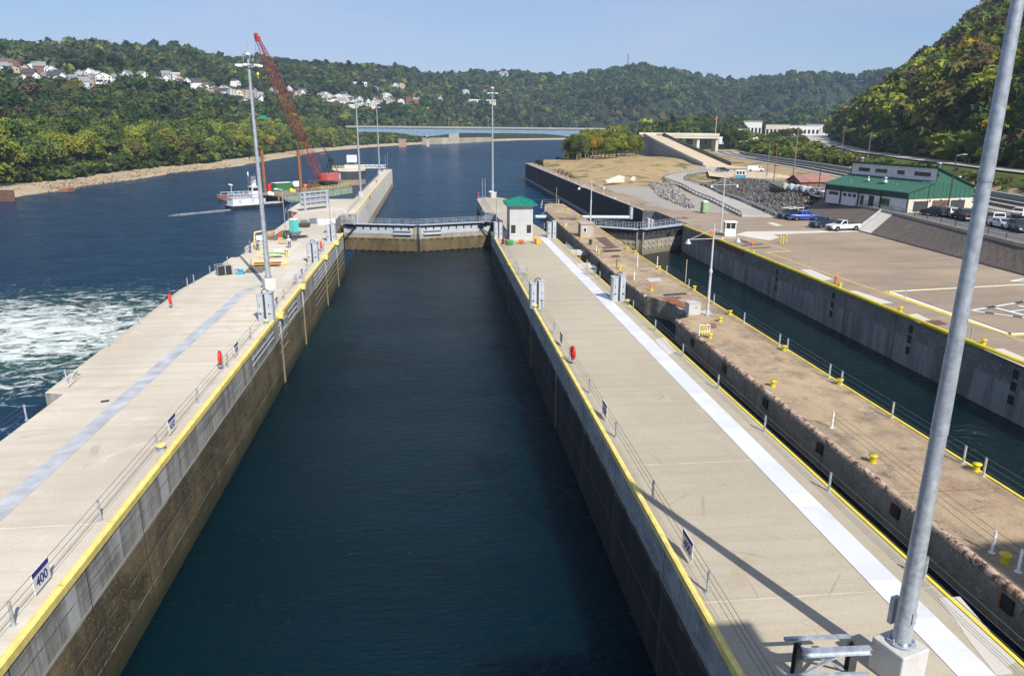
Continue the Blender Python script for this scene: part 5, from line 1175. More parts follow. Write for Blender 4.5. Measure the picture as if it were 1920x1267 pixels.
def cabinet(loc, label, rz, h=2.85):
    e = empty('gate_cabinet', loc, label, 'cabinet', 'pairs of tall grey steel cabinets', rz)
    for s in (-1, 1):
        m = MB(); pts = [(s*.12, -.42), (s*.62, -.42), (s*.74, -.25), (s*.74, .32), (s*.55, .42), (s*.12, .42)]; m.prism(pts, 0, h-(.1 if s > 0 else .3)); m.box((s*.43, -.43, h*.5), (.06, .04, h*.9)); m.box((s*.43, 0, h-(.05 if s > 0 else .25)), (.72, .95, .08)); c = m.build('cabinet_body', M_galvd, e)
        MB().box((s*.45, -.445, h*.55), (.05, .03, .3)).box((s*.45, -.445, h*.28), (.25, .03, .12)).build('latch', M_dark, c)
    m = MB(); m.tube([(-.25, -.1, h-.3), (-.2, -.15, h+.12), (.1, -.1, h+.25), (.4, 0, h+.05)], .05, 6); m.box((.0, 0, h*.45), (.2, .6, h*.8)); m.build('hoist_arm', M_dark, e); return e
for p, lab, rz_ in (((501, 601), 'pair of tall grey cabinets nearest the camera on the left wall', -.15), ((588, 492), 'second pair of tall grey cabinets along the left wall', -.12), ((622, 452), 'farthest pair of tall grey cabinets on the left wall, beside the gate', -.1), ((1006, 576), 'pair of grey cabinets on the chamber side of the middle wall', .1), ((1158, 563), 'pair of grey cabinets on the gap side of the middle wall', .05), ((934, 446), 'pair of grey cabinets left of the control tower', .1), ((1034, 446), 'pair of grey cabinets right of the control tower', .05)):
    cabinet(at(*p, 0), lab, rz_)
# slim lamp posts and signal posts on the walls
def slim(loc, top, label, r=.07, mtl=None, head=None, cat='post', grp='slim posts on the lock walls'):
    e = empty('lamp_post' if head else 'pole', loc, label, cat, grp); h = top-loc.z; MB().cyl((0, 0, 0), (0, 0, h), r, r*.8, 8).build('shaft', mtl or M_galv, e)
    if head: MB().bar((0, 0, h-.2), (-.8, -.2, h), .07).box((-.95, -.25, h), (.55, .3, .18)).build('lamp_head', M_white, e)
    else: MB().cyl((0, 0, h), (0, 0, h+.06), r*1.25, None, 8).build('cap', mtl or M_galv, e)
    return e
for p, row, lab, hd in (((536, 440), 354, 'slim lamp post in front of the teal cabin', True), ((620, 425), 361, 'slim post beside the frame of grey panels', False), ((931, 445), 359, 'slim lamp post just left of the control tower', True), ((905, 398), 335, 'left one of the pair of slim signal posts beyond the gate', False), ((910, 398), 335, 'right one of the pair of slim signal posts beyond the gate', False), ((727, 312), 285, 'tallest slim pole at the tip of the guard wall', False), ((723, 314), 291, 'shorter slim pole at the tip of the guard wall', False)):
    q = at(*p, 0); slim(q, top_z(q, row), lab, head=hd)
for p, row, lab, mm in (((1043, 396), 352, 'thin brown pole at the far end of the old wall', M_stone), ((1285, 530), 488, 'brown stake on the chamber edge of the old wall', M_stone), ((1156, 502), 486, 'short rusty stake in the middle of the old wall', M_rustb), ((1232, 502), 482, 'white post at the chamber edge of the old wall opposite the gate', M_white), ((1195, 501), 475, 'tall white post in the middle of the old wall', M_white), ((1189, 525), 510, 'white post near the gap edge of the old wall', M_white), ((1205, 536), 521, 'thin grey post left of the orange cone', M_galv), ((1118, 472), 462, 'short white post beside the dark bin', M_white), ((1062, 425), 418, 'white stub post near the far end of the old wall', M_white)):
    q = at(*p, ZO); slim(q, top_z(q, row), lab, r=.06, mtl=mm)
def cross_lamp(p, row, label, z, arm=2.4, rz=0, pm=None):
    q = at(*p, z); h = top_z(q, row)-z; e = empty('lamp_post', q, label, 'lamp post', 'white cross-armed lamp posts', rz)
    MB().cyl((0, 0, 0), (0, 0, h*.48), .14, .12, 12).cyl((0, 0, h*.48), (0, 0, h*.51), .17, .17, 12).cyl((0, 0, h*.51), (0, 0, h), .10, .07, 12).build('pole', pm or M_lampw, e)
    m = MB(); m.bar((-arm, 0, h-1.35), (arm*.95, 0, h-1.35), .05).bar((-arm*.9, 0, h-1.3), (0, 0, h-.45), .03).bar((arm*.9, 0, h-1.3), (0, 0, h-.45), .03); m.build('cross_arm', M_lampw, e)
    for s in (-1, 1): MB().lathe((s*arm, 0, h-1.75), [(.30, 0), (.28, .12), (.12, .3), (.08, .42)], 12).build('lamp_shade', M_galv, e)
    return e
cross_lamp((1326, 592), 420, 'white cross-armed lamp post on the old wall, nearest the camera', ZO, 2.5, .1)
cross_lamp((1351, 436), 331, 'white lamp post with a green cap beside the white booth', ZO, 2.3, .1)
cross_lamp((1107, 416), 337, 'white lamp post rising from the stone hut on the old wall', ZO, 2.4, .1)
q = at(1361, 331, ZO)
# old wall furniture
q = at(1098, 443, ZO); e = empty('stone_hut', q, 'squat old stone hut with a flat roof on the old wall', 'hut'); MB().box((0, 0, 1.05), (2.1, 2.2, 2.1)).build('wall', M_stone, e); MB().box((0, 0, 2.2), (2.4, 2.5, .2)).build('roof', M_stone, e, .04); MB().box((-.35, -1.12, 1.2), (.5, .05, .8)).build('window', M_white, e); MB().box((-.35, -1.15, 1.2), (.34, .05, .62)).build('pane', M_glass, e); MB().box((-1.07, .2, 1.0), (.05, .7, 1.7)).build('door', M_dark, e)
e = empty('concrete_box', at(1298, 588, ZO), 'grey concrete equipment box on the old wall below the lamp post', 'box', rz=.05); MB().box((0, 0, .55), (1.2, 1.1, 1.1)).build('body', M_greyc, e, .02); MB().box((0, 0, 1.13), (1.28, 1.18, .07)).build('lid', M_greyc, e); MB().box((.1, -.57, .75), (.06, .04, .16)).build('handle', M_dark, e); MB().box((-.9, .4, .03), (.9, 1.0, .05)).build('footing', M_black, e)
e = empty('traffic_cone', at(1221, 545, ZO), 'orange cone standing on a yellow bollard on the old wall', 'cone'); MB().lathe((0, 0, .3), [(.15, 0), (.10, .35), (.05, .68), (.01, .7)], 12).build('cone', M_orange, e); MB().cyl((0, 0, 0), (0, 0, .32), .17, None, 12).build('base', M_yelb, e)
e = empty('waste_bin', at(1107, 459, ZO), 'small dark bin on the old wall', 'bin'); MB().lathe((0, 0, 0), [(.2, 0), (.27, .7), (.29, .72), (.29, .78), (.1, .84), (.01, .85)], 12).build('body', M_dark, e)
e = empty('ladder_gate', at(1322, 632, ZO), 'white and yellow ladder guard frame on the gap edge of the old wall', 'frame'); m = MB(); [m.cyl((x_, 0, 0), (x_, 0, 1.1), .04, None, 6) for x_ in (-.55, .35)]; m.bar((-.55, 0, 1.08), (.35, 0, 1.08), .05).bar((-.55, 0, .5), (.35, 0, .5), .05).cyl((.35, .5, 0), (.35, .5, 1.1), .04, None, 6); m.build('frame', M_white, e); m = MB(); [m.bar((-.25+.2*k, .05, .2), (-.25+.2*k, .05, 1.05), .06) for k in range(3)]; m.bar((-.3, .05, 1.0), (.2, .05, 1.0), .06); m.build('gate', M_yelb, e)
for p, z_, lab, mm in (((562, 533+0), 0, 'ladder guard frame on the left wall edge beside the mast', M_galv), ((1108, 516), 0, 'ladder guard frame on the gap edge of the middle wall', M_galv), ((980, 517), 0, 'ladder guard frame on the chamber edge of the middle wall', M_galv)):
    e = empty('ladder_guard', at(*p, z_), lab, 'frame', 'galvanised ladder guards'); m = MB()
    for x_, y_ in ((-.5, -.5), (.5, -.5), (.5, .5), (-.5, .5)): m.cyl((x_, y_, 0), (x_, y_, 1.15), .035, None, 6)
    for h_ in (.6, 1.12): m.tube([(.5, -.5, h_), (-.5, -.5, h_), (-.5, .5, h_), (.5, .5, h_)], .03, 6)
    m.build('frame', mm, e); m = MB(); [m.bar((.5, -.4, .25*k), (.5, .4, .25*k), .03) for k in range(5)]; m.build('rung', mm, e)
# near-left railing return bracket
e = empty('railing_bracket', at(143, 712, 0), 'zigzag galvanised bracket where the left wall steps out to the river', 'bracket'); m = MB(); m.cyl((-.25, 1.2, .0), (-.4, -.6, 1.0), .05, None, 8).cyl((-.4, -.6, 1.0), (.1, -1.4, 0), .05, None, 8).cyl((-.35, .2, .1), (.5, -.6, .9), .04, None, 8).cyl((.2, -1.8, 0), (.4, -.9, .95), .04, None, 8); m.build('strut', M_galv, e)
e = empty('deck_drain', at(197, 752, .0), 'small dark drain grate in the left deck', 'drain'); MB().box((0, 0, .012), (.5, .35, .02), .4).build('grate', M_black, e)
# equipment heap at the tower foot
q = at(985, 458, 0)
for dx, dy, lab, mm, sz in ((-3.3, .2, 'green hose reel in the heap by the tower', M_bgreen, .7), (-2.5, -.7, 'green petrol generator in front of the tower', paint('machine_green', (.05, .35, .10), .5), .8), (-.6, .3, 'orange drum in the heap by the tower', M_orange, .65), (1.9, .2, 'yellow steel box at the right end of the heap by the tower', paint('box_yellow', (.75, .42, .06), .5), 1.0)):
    e = empty('equipment', q+Vector((dx, dy, 0)), lab, 'equipment'); m = MB(); m.box((0, 0, sz*.45), (sz, sz*.7, sz*.75), dx); m.tube([(-sz*.55, -sz*.4, 0), (-sz*.55, -sz*.4, sz), (sz*.55, -sz*.4, sz), (sz*.55, -sz*.4, 0)], .035, 6); m.tube([(-sz*.55, sz*.4, 0), (-sz*.55, sz*.4, sz), (sz*.55, sz*.4, sz), (sz*.55, sz*.4, 0)], .035, 6); m.build('body', mm, e); MB().cyl((0, -sz*.42, sz*.4), (0, -sz*.36, sz*.4), sz*.25, None, 12).build('reel', M_dark, e)
e = empty('hose', q+Vector((-1, .4, .05)), 'tangle of green and grey hose lying along the tower foot', 'hose'); m = MB(); r_ = random.Random(2); m.tube([(-2+.28*k+r_.uniform(-.1, .1), r_.uniform(-.35, .35), .05+r_.uniform(0, .2)) for k in range(18)], .06, 6); m.build('hose_line', paint('machine_green', (.05, .35, .10), .5), e)
# ring stand, marker and booth on the land wall
e = empty('orange_ring_cabinet', at(1567, 535, ZO), 'round-topped orange ring cabinet beside the yellow rail of the right wall', 'ring cabinet', rz=-.5); m = MB(); pts = [(-.32, 0), (.32, 0)]+[(.32*math.cos(a), .75+.32*math.sin(a)) for a in np.linspace(0, math.pi, 9)]
n_ = len(pts); m.add([(-.12, p[0], .25+p[1]) for p in pts]+[(.12, p[0], .25+p[1]) for p in pts], [tuple(range(n_)), tuple(range(2*n_-1, n_-1, -1))]+[(i, (i+1) % n_, n_+(i+1) % n_, n_+i) for i in range(n_)]); m.build('cabinet', paint('faded_orange', (.60, .20, .04), .6), e); MB().cyl((-.16, -.25, 0), (-.16, -.25, 1.1), .04, None, 6).build('post', M_dark, e)
e = empty('marker_post', at(1409, 472, ZO), 'post with a round red and yellow marker by the right wall', 'marker'); MB().cyl((0, 0, 0), (0, 0, 1.2), .06, None, 8).build('post', M_galv, e); MB().cyl((-.03, -.05, 1.2), (.03, .05, 1.2), .25, None, 14).ball((0, 0, 1.2), .17).build('disc', M_orange, e)
e = empty('marker_drum', at(1334, 441, ZO), 'small orange marker next to the white booth lamp post', 'marker'); MB().lathe((0, 0, 0), [(.2, 0), (.12, .8), (.05, .95), (.01, .96)], 10).build('cone', M_orange, e)
q = at(1367, 442, ZO); e = empty('booth', q, 'small white glazed booth on the esplanade near the old gate', 'booth', rz=-.2); MB().box((0, 0, .62), (1.7, 1.7, 1.24)).build('wall', M_white, e); m = MB(); [m.box((x_, y_, 1.7), (.12, .12, 1.0)) for x_ in (-.79, .79) for y_ in (-.79, .79)]; m.box((0, -.79, 1.7), (.08, .1, 1)).box((-.79, 0, 1.7), (.1, .08, 1)); m.build('frame', M_white, e); MB().box((0, 0, 1.7), (1.5, 1.5, .95)).build('glazing', M_glass, e); MB().box((0, 0, 2.28), (2.0, 2.0, .16)).build('roof', M_white, e, .03)
def toilet(p, z, label, mtl, roof, rz=0):
    e = empty('portable_toilet', at(*p, z), label, 'portable toilet', rz=rz); MB().box((0, 0, 1.05), (1.15, 1.15, 2.1)).build('cabin', mtl, e, .03); MB().prism([(-.62, -.62), (.62, -.62), (.62, .62), (-.62, .62)], 2.11, 2.2).box((0, 0, 2.25), (.9, .9, .12)).build('roof', roof, e); d_ = MB().box((0, -.59, 1.0), (.8, .04, 1.8)).build('door', mtl, e); MB().box((.28, -.63, 1.0), (.06, .05, .16)).build('handle', M_dark, d_)
    m = MB(); [m.box((-.59, -.4+.2*k, 1.0), (.04, .05, 1.9)) for k in range(5)]; m.build('rib', mtl, e); return e
toilet((552, 435), 0, 'teal portable toilet on the left wall by the slim lamp post', M_teal, M_white, -.5)
toilet((1320, 398), .8, 'pale green portable toilet beside the gravel road guardrail', paint('pale_green', (.25, .42, .22), .5), M_white, .2)
# ================================================================== green roofed service building
c0 = at(1700, 399, 3.2); c1 = at(1546, 377, 3.2)
ux = (c1-c0); LB_ = ux.length; ux.normalize(); uy = Vector((ux.y, -ux.x, 0))   # ux runs away along the long front, uy goes back
if uy.x < 0: uy = -uy
ang = math.atan2(ux.y, ux.x)
e = empty('service_building', c0, 'long building with green metal roofs, a clerestory and pale block walls above the paved slope', 'building')
e.matrix_world = Matrix(((ux.x, uy.x, 0, c0.x), (ux.y, uy.y, 0, c0.y), (0, 0, 1, c0.z), (0, 0, 0, 1)))
L_, D_ = LB_, 14.5; h0 = top_z(c0, 362)-3.2; hm = h0+1.7; ht = hm+2.6; dm = 5.6; hb = h0+.9
# local x along the front, y to the back.  (the frame is mirrored, so build everything through this helper)
def bm(): return MB()
def fin(m, name, mtl, par=e):
    o_ = m.build(name, mtl, par); return o_
fin(bm().b2((0, 0, -.2), (L_, D_, 2.3)), 'lower_wall', M_block)
m = bm(); m.add([(0, 0, 2.3), (0, dm, 2.3), (0, D_, 2.3), (0, D_, hb), (0, dm, ht), (0, dm, hm), (0, 0, h0)], [(0, 1, 2, 3, 4, 5, 6)]); m.v = [(x-.03, y, z) for x, y, z in m.v]
for k in range(1, 14): m.box((-.05, D_*k/14, 2.35+.5*(min(h0+(hm-h0)*min(1, D_*k/14/dm), 9)-2.3)), (.05, .05, min(h0+(hm-h0)*min(1, D_*k/14/dm), 9)-2.3))
fin(m, 'gable_cladding', M_bgreen); m = bm(); m.add([(L_, 0, 2.3), (L_, dm, 2.3), (L_, D_, 2.3), (L_, D_, hb), (L_, dm, ht), (L_, dm, hm), (L_, 0, h0)], [(6, 5, 4, 3, 2, 1, 0)]); fin(m, 'gable_cladding', M_bgreen)
fin(bm().b2((0, -.05, 2.35), (L_, .0, h0-.1)), 'fascia', M_bgreend)
m = bm(); m.add([(-.3, -.7, h0-.1), (L_+.3, -.7, h0-.1), (L_+.3, dm, hm), (-.3, dm, hm), (-.3, -.7, h0+.08), (L_+.3, -.7, h0+.08), (L_+.3, dm, hm+.18), (-.3, dm, hm+.18)], [(0, 1, 2, 3), (4, 5, 6, 7), (0, 1, 5, 4), (1, 2, 6, 5), (3, 0, 4, 7)])
for k in range(int(L_/.6)): x_ = k*.6+.2; m.bar((x_, -.7, h0+.12), (x_, dm, hm+.21), .08, .09)
lowr = fin(m, 'roof', M_bgreen)
fin(bm().b2((0.2, dm, hm), (L_-.2, dm+.2, ht-.25)), 'clerestory_wall', M_block)
m = bm(); m.add([(-.4, dm-.5, ht+.12), (L_+.4, dm-.5, ht+.12), (L_+.4, D_+.3, hb+.0), (-.4, D_+.3, hb), (-.4, dm-.5, ht-.1), (L_+.4, dm-.5, ht-.1), (L_+.4, D_+.3, hb-.2), (-.4, D_+.3, hb-.2)], [(0, 1, 2, 3), (4, 5, 6, 7), (0, 1, 5, 4), (1, 2, 6, 5), (2, 3, 7, 6), (3, 0, 4, 7)]); fin(m, 'upper_roof', M_bgreend)
for f0, f1 in ((.07, .24), (.35, .43), (.55, .69), (.76, .90)): fin(bm().b2((L_*f0, dm-.06, hm+.9), (L_*f1, dm-.005, hm+1.6)), 'clerestory_window', M_glass)
for k, f_ in enumerate((.0, .30, .565, .79, 1.0)): fin(bm().b2((L_*f_-.12+(.12 if k == 0 else 0), -.22, 0), (L_*f_+.12-(.12 if k == 4 else 0), -.052, h0-.1)), 'pilaster', M_bgreend)
for f0, f1, z0_, z1_ in ((.20, .29, .7, 2.0), (.60, .64, 1.5, 2.1), (.66, .70, 1.5, 2.1), (.72, .76, 1.5, 2.1), (.83, .95, 1.5, 2.1)): fin(bm().b2((L_*f0, -.06, z0_), (L_*f1, -.004, z1_)), 'window', M_glass)
fin(bm().b2((L_*.50, -.06, 0), (L_*.54, -.004, 2.1)), 'door', M_dark); fin(bm().b2((L_*.38, -.06, 0), (L_*.44, -.004, 2.2)), 'door', M_black); fin(bm().b2((L_*.505, -.05, 2.45-.35), (L_*.53, -.1, 2.25)), 'lamp', M_white)
fin(bm().b2((-.06, 0, -.2), (-.004, D_, 2.28)), 'end_wall', M_cream)
for f0, f1 in ((.08, .30), (.66, .88)): fin(bm().b2((-.14, D_*f0, .2), (-.065, D_*f1, 1.95)), 'garage_door', M_dark)
fin(bm().b2((-.13, D_*.37, 0), (-.065, D_*.64, 2.0)), 'garage_door', M_rustb)
for f_ in (.33, .5, .8): fin(bm().box((-.25, D_*f_, 2.15), (.3, .4, .15)), 'wall_lamp', M_white)
for x_, r_, hh in ((L_*.60, .25, 1.1), (L_*.40, .42, 1.3)):
    m = bm(); z_ = h0+.9; m.lathe((x_, 2.4, z_), [(r_*.7, -.4), (r_*.7, .1), (r_*1.2, .15), (r_*1.2, .5), (r_*.8, .55), (r_*.8, hh*.75), (r_*1.15, hh*.8), (.02, hh)], 14); fin(m, 'roof_vent', M_galv)
for x_, y_ in ((L_*.74, 1.0), (L_*.30, 2.2), (L_*.25, 2.1)): fin(bm().cyl((x_, y_, h0+.3), (x_, y_, h0+1.2), .06, None, 8), 'vent_pipe', M_galv)
for x_, y_, z_ in ((1.2, dm+1.3, ht-.5), (.8, D_-3, hb+.5), (L_*.93, dm+1, ht-.4)): fin(bm().lathe((x_, y_, z_), [(.3, 0), (.3, 1.0), (.42, 1.05), (.42, 1.2), (.02, 1.35)], 12), 'roof_vent', M_galv)
# retaining wall with tanks, shed
e = empty('retaining_wall', (78, 155, 1), 'dark concrete retaining wall under the white tanks, above the riprap', 'retaining wall'); o = e.location
p_ = [at(1444, 358, 2.0), at(1500, 368, 2.0), at(1543, 380, 2.0)]; m = MB(); [m.bar(Vector((a.x, a.y, 1.9))-o, Vector((b.x, b.y, 1.9))-o, .5, 2.4) for a, b in zip(p_[:-1], p_[1:])]; m.build('wall', paint('dark_concrete', (.075, .07, .065), .85, 0, .3), e)
for k, (px_, py_) in enumerate(((1473, 358), (1486, 360), (1498, 362), (1509, 364), (1520, 366))):
    q = at(px_, py_, 3.1); e = empty('storage_tank', q, ('weathered white' if k % 2 else 'white')+' horizontal storage tank on the retaining wall, %s from the left' % ordn(k+1), 'tank', 'white storage tanks on the retaining wall', -.25)
    MB().cyl((0, -.6, 1.05), (0, 1.9, 1.05), .72, None, 16).build('shell', M_white if k != 0 else M_yel, e); MB().box((0, -.2, .2), (1.0, .3, .5)).box((0, 1.3, .2), (1.0, .3, .5)).build('saddle', M_dark, e); MB().cyl((0, -.62, 1.05), (0, -.58, 1.05), .66, None, 16).build('end_plate', M_dark if k in (2, 4) else M_galvd, e)
pts = [at(1446, 356, 3.1), at(1475, 361, 3.1), at(1500, 365, 3.1), at(1540, 372, 3.1)]; railing('pipe_railing', pts, 'dark pipe rail along the tank retaining wall', cables=(.5, 1), cr=.04, mtl=M_dark)
q = at(1500, 357, 3.0); e = empty('shed', q, 'reddish-brown brick shed with a pale maroon roof behind the tanks', 'shed', rz=.12); w, d, h = 8.6, 5.5, 2.0
MB().add([(0, 0, 0), (0, d, 0), (0, d, h), (0, d/2, h+1.3), (0, 0, h), (w, 0, 0), (w, d, 0), (w, d, h), (w, d/2, h+1.3), (w, 0, h)], [(0, 4, 3, 2, 1), (5, 6, 7, 8, 9), (0, 5, 9, 4), (1, 2, 7, 6)]).build('wall', M_brick, e)
m = MB()
for s in (0, 1):
    y0, y1 = (-.4, d/2) if s == 0 else (d+.4, d/2); z0, z1 = h-.15, h+1.36; m.add([(-.4, y0, z0), (w+.4, y0, z0), (w+.4, y1, z1), (-.4, y1, z1), (-.4, y0, z0+.15), (w+.4, y0, z0+.15), (w+.4, y1, z1+.15), (-.4, y1, z1+.15)], [(0, 3, 2, 1), (4, 5, 6, 7), (0, 1, 5, 4), (1, 2, 6, 5), (3, 0, 4, 7)])
m.build('roof', paint('maroon_roof', (.30, .15, .13), .7), e); MB().box((-.02, d/2, 1.0), (.06, 1.6, 2.0)).build('door', M_black, e); MB().box((w*.86, -.03, .9), (.9, .06, 1.7)).build('door', M_white, e)

# ================================================================== vehicles
def car_paint(name, c): 
    t = NT(name); t.b.inputs['Coat Weight'].default_value = .6; t.b.inputs['Coat Roughness'].default_value = .08; return t.out(c, .35, .15)
CP_ = {'white': car_paint('car_white', (.72, .73, .74)), 'black': car_paint('car_black', (.012, .013, .016)), 'blue': car_paint('car_blue', (.012, .045, .36)), 'navy': car_paint('car_navy', (.015, .03, .07)), 'silver': car_paint('car_silver', (.45, .47, .50)), 'dark green': car_paint('car_dark_green', (.012, .035, .04))}
def vehicle(kind, colr, loc, heading, label, name=None, cat=None):
    T = dict(  # profile of the body side (x forward, z), greenhouse base/top x and z
        pickup=dict(L=5.9, W=2.0, belt=1.12, prof=[(-2.95, .55), (-2.95, 1.12), (-2.9, 1.16), (.25, 1.16), (1.55, 1.18), (2.75, 1.05), (2.93, .9), (2.95, .5), (2.6, .42), (-2.6, .42)], gh=[(-1.0, 1.16), (-.85, 1.85), (.55, 1.87), (1.35, 1.17)], wx=(-1.85, 1.9), wr=.42, doors=2, bed=(-2.85, -1.1)),
        regular=dict(L=5.8, W=2.0, belt=1.12, prof=[(-2.9, .55), (-2.9, 1.14), (-2.85, 1.17), (.35, 1.17), (1.5, 1.18), (2.7, 1.05), (2.88, .9), (2.9, .5), (2.6, .42), (-2.6, .42)], gh=[(-.15, 1.17), (-.1, 1.82), (.65, 1.84), (1.4, 1.18)], wx=(-1.85, 1.9), wr=.42, doors=1, bed=(-2.8, -.3)),
        suv=dict(L=4.8, W=1.9, belt=1.05, prof=[(-2.4, .5), (-2.42, .9), (-2.3, 1.08), (.4, 1.08), (1.2, 1.08), (2.2, .95), (2.4, .75), (2.4, .42), (2.1, .34), (-2.1, .34)], gh=[(-2.2, 1.08), (-1.85, 1.62), (.2, 1.68), (1.15, 1.08)], wx=(-1.4, 1.5), wr=.36, doors=2, bed=None),
        sedan=dict(L=4.7, W=1.85, belt=.95, prof=[(-2.35, .45), (-2.35, .85), (-2.2, .98), (-1.2, 1.0), (1.0, .98), (2.1, .82), (2.33, .65), (2.35, .38), (2.0, .28), (-2.0, .28)], gh=[(-1.65, .98), (-.95, 1.38), (.25, 1.42), (1.15, .97)], wx=(-1.4, 1.45), wr=.33, doors=2, bed=None),
        van=dict(L=5.7, W=2.0, belt=1.3, prof=[(-2.85, .5), (-2.85, 1.3), (-2.83, 1.35), (1.0, 1.35), (1.7, 1.30), (2.6, 1.1), (2.83, .9), (2.85, .45), (2.5, .36), (-2.5, .36)], gh=[(-2.82, 1.34), (-2.7, 2.05), (1.1, 2.07), (1.85, 1.30)], wx=(-1.8, 1.85), wr=.36, doors=1, bed=None))[kind]
    P = CP_[colr]; W = T['W']/2; e = empty(name or ('pickup_truck' if kind in ('pickup', 'regular') else 'van' if kind == 'van' else 'suv' if kind == 'suv' else 'sedan'), loc, label, cat or {'pickup': 'pickup truck', 'regular': 'pickup truck', 'suv': 'car', 'sedan': 'car', 'van': 'van'}[kind], 'parked vehicles', heading)
    # body with wheel arches cut into the side outline
    pr = T['prof']; lower = [pr[0]]; r = T['wr']+.08; out = []
    top = pr[:-2]; out += top
    out.append(pr[-2])
    for wx in (T['wx'][1], T['wx'][0]):
        zb = pr[-2][1]; 
        for a in np.linspace(0, math.pi, 9): out.append((wx+r*math.cos(a), max(zb, T['wr']+r*math.sin(a)) if 0 < a < math.pi else zb))
    out.append(pr[-1])
    n = len(out); tuck = lambda z: W-.0 if .5 < z < 1.0 else W-.06
    vs = [(x, -tuck(z), z) for x, z in out]+[(x, tuck(z), z) for x, z in out]
    m = MB(); m.add(vs, [tuple(range(n-1, -1, -1)), tuple(range(n, 2*n))]+[(i, (i+1) % n, n+(i+1) % n, n+i) for i in range(n)])
    body = m.build('body', P, e, .05)
    if T['bed']:
        b0, b1 = T['bed']; MB().box(((b0+b1)/2, 0, 1.175), (b1-b0-.1, T['W']-.3, .03)).build('bed', M_black, e)
    g = T['gh']; tw = W-.22; bw = W-.05
    m = MB(); vs = [(g[0][0], -bw, g[0][1]), (g[1][0], -tw, g[1][1]), (g[2][0], -tw, g[2][1]), (g[3][0], -bw, g[3][1])]; vs += [(x, -y, z) for x, y, z in vs]
    m.add(vs, [(0, 1, 2, 3), (7, 6, 5, 4), (0, 4, 5, 1), (1, 5, 6, 2), (2, 6, 7, 3)]); m.build('cabin', P, e, .04)
    def pane(q, nm='window', off=.012):
        c = [Vector(v) for v in q]; nn = (c[1]-c[0]).cross(c[2]-c[0]).normalized(); cc_ = sum(c, Vector())/4
        if nn.dot(cc_-Vector((0, 0, 1.2))) < 0: nn = -nn
        MB().add([v+nn*off for v in c], [(0, 1, 2, 3)]).build(nm, M_glass, e)
    def sq(s, f0, f1, v0=.12, v1=.86):
        B0, T0, T1, B1 = (Vector((g[0][0], s*bw, g[0][1])), Vector((g[1][0], s*tw, g[1][1])), Vector((g[2][0], s*tw, g[2][1])), Vector((g[3][0], s*bw, g[3][1])))
        P_ = lambda f, v: B0.lerp(B1, f).lerp(T0.lerp(T1, f), v); return [P_(f0, v0), P_(f1, v0), P_(f1, v1), P_(f0, v1)]
    for s in (-1, 1):
        if kind == 'van': pane(sq(s, .84, .97))
        elif T['doors'] == 1: pane(sq(s, .12, .88))
        elif kind == 'suv': pane(sq(s, .04, .26)); pane(sq(s, .30, .60)); pane(sq(s, .64, .93))
        else: pane(sq(s, .08, .45)); pane(sq(s, .51, .92))
    q = [Vector((g[3][0], -bw+.12, g[3][1])), Vector((g[3][0], bw-.12, g[3][1])), Vector((g[2][0], tw-.08, g[2][1])), Vector((g[2][0], -tw+.08, g[2][1]))]; lo = [q[0].lerp(q[3], .06), q[1].lerp(q[2], .06), q[2].lerp(q[1], .08), q[3].lerp(q[0], .08)]; pane(lo, 'windscreen')
    q = [Vector((g[0][0], -bw+.14, g[0][1])), Vector((g[0][0], bw-.14, g[0][1])), Vector((g[1][0], tw-.1, g[1][1])), Vector((g[1][0], -tw+.1, g[1][1]))]; lo = [q[0].lerp(q[3], .15), q[1].lerp(q[2], .15), q[2].lerp(q[1], .12), q[3].lerp(q[0], .12)]; pane(lo, 'rear_window')
    for wx in T['wx']:
        for s in (-1, 1):
            w_ = MB().lathe((wx, s*(W-.12), T['wr']), [(T['wr']*.6, -.13), (T['wr']*.96, -.12), (T['wr'], -.06), (T['wr'], .06), (T['wr']*.96, .12), (T['wr']*.6, .13)], 18, 0, (0, 1, 0)).build('wheel', M_tyre, e)
            MB().lathe((wx, s*(W-.0), T['wr']), [(T['wr']*.62, -.02), (T['wr']*.5, .0), (T['wr']*.2, .015), (.01, .02)] if s > 0 else [(T['wr']*.62, .02), (T['wr']*.5, .0), (T['wr']*.2, -.015), (.01, -.02)], 14, 0, (0, 1, 0)).build('rim', M_rim, w_)
    xf, xr_ = pr[-3][0], pr[0][0]
    for s in (-1, 1):
        MB().box((xf-.04, s*(W-.28), pr[-4][1]-.12), (.14, .42, .16)).build('headlight', M_head, e); MB().box((xr_+.02, s*(W-.14), pr[1][1]-.2), (.1, .16, .34)).build('taillight', M_tail, e)
    MB().box((xf+.01, 0, .48), (.14, W*1.85, .22)).build('front_bumper', M_dark if colr in ('white', 'navy', 'black', 'dark green') and kind != 'sedan' else P, e, .03); MB().box((xf-.01, 0, .78), (.08, W*1.1, .22)).build('grille', M_black, e)
    MB().box((xr_-.02, 0, .52), (.14, W*1.85, .2)).build('rear_bumper', M_galv if 'pick' in kind or kind == 'regular' else M_dark, e, .03)
    for s in (-1, 1): MB().box((g[3][0]-.35, s*(W+.1), g[3][1]+.12), (.12, .2, .18)).build('mirror', M_dark, e)
    return e
v = vehicle('pickup', 'dark green', at(1481, 409, ZO), R(205), 'dark green pickup with a white ladder rack parked farthest left on the esplanade'); m = MB()
for s in (-.85, .85):
    m.bar((-2.7, s, 1.95), (1.6, s, 1.98), .09)
    for x_ in (-2.6, -1.2): m.bar((x_, s, 1.15), (x_, s, 1.95), .07)
for x_ in (-2.6, -1.2, 1.4): m.bar((x_, -.85, 1.97), (x_, .85, 1.97), .08)
m.build('ladder_rack', M_white, v)
vehicle('pickup', 'blue', at(1507, 413, ZO), R(-3), 'bright blue crew-cab pickup on the esplanade')
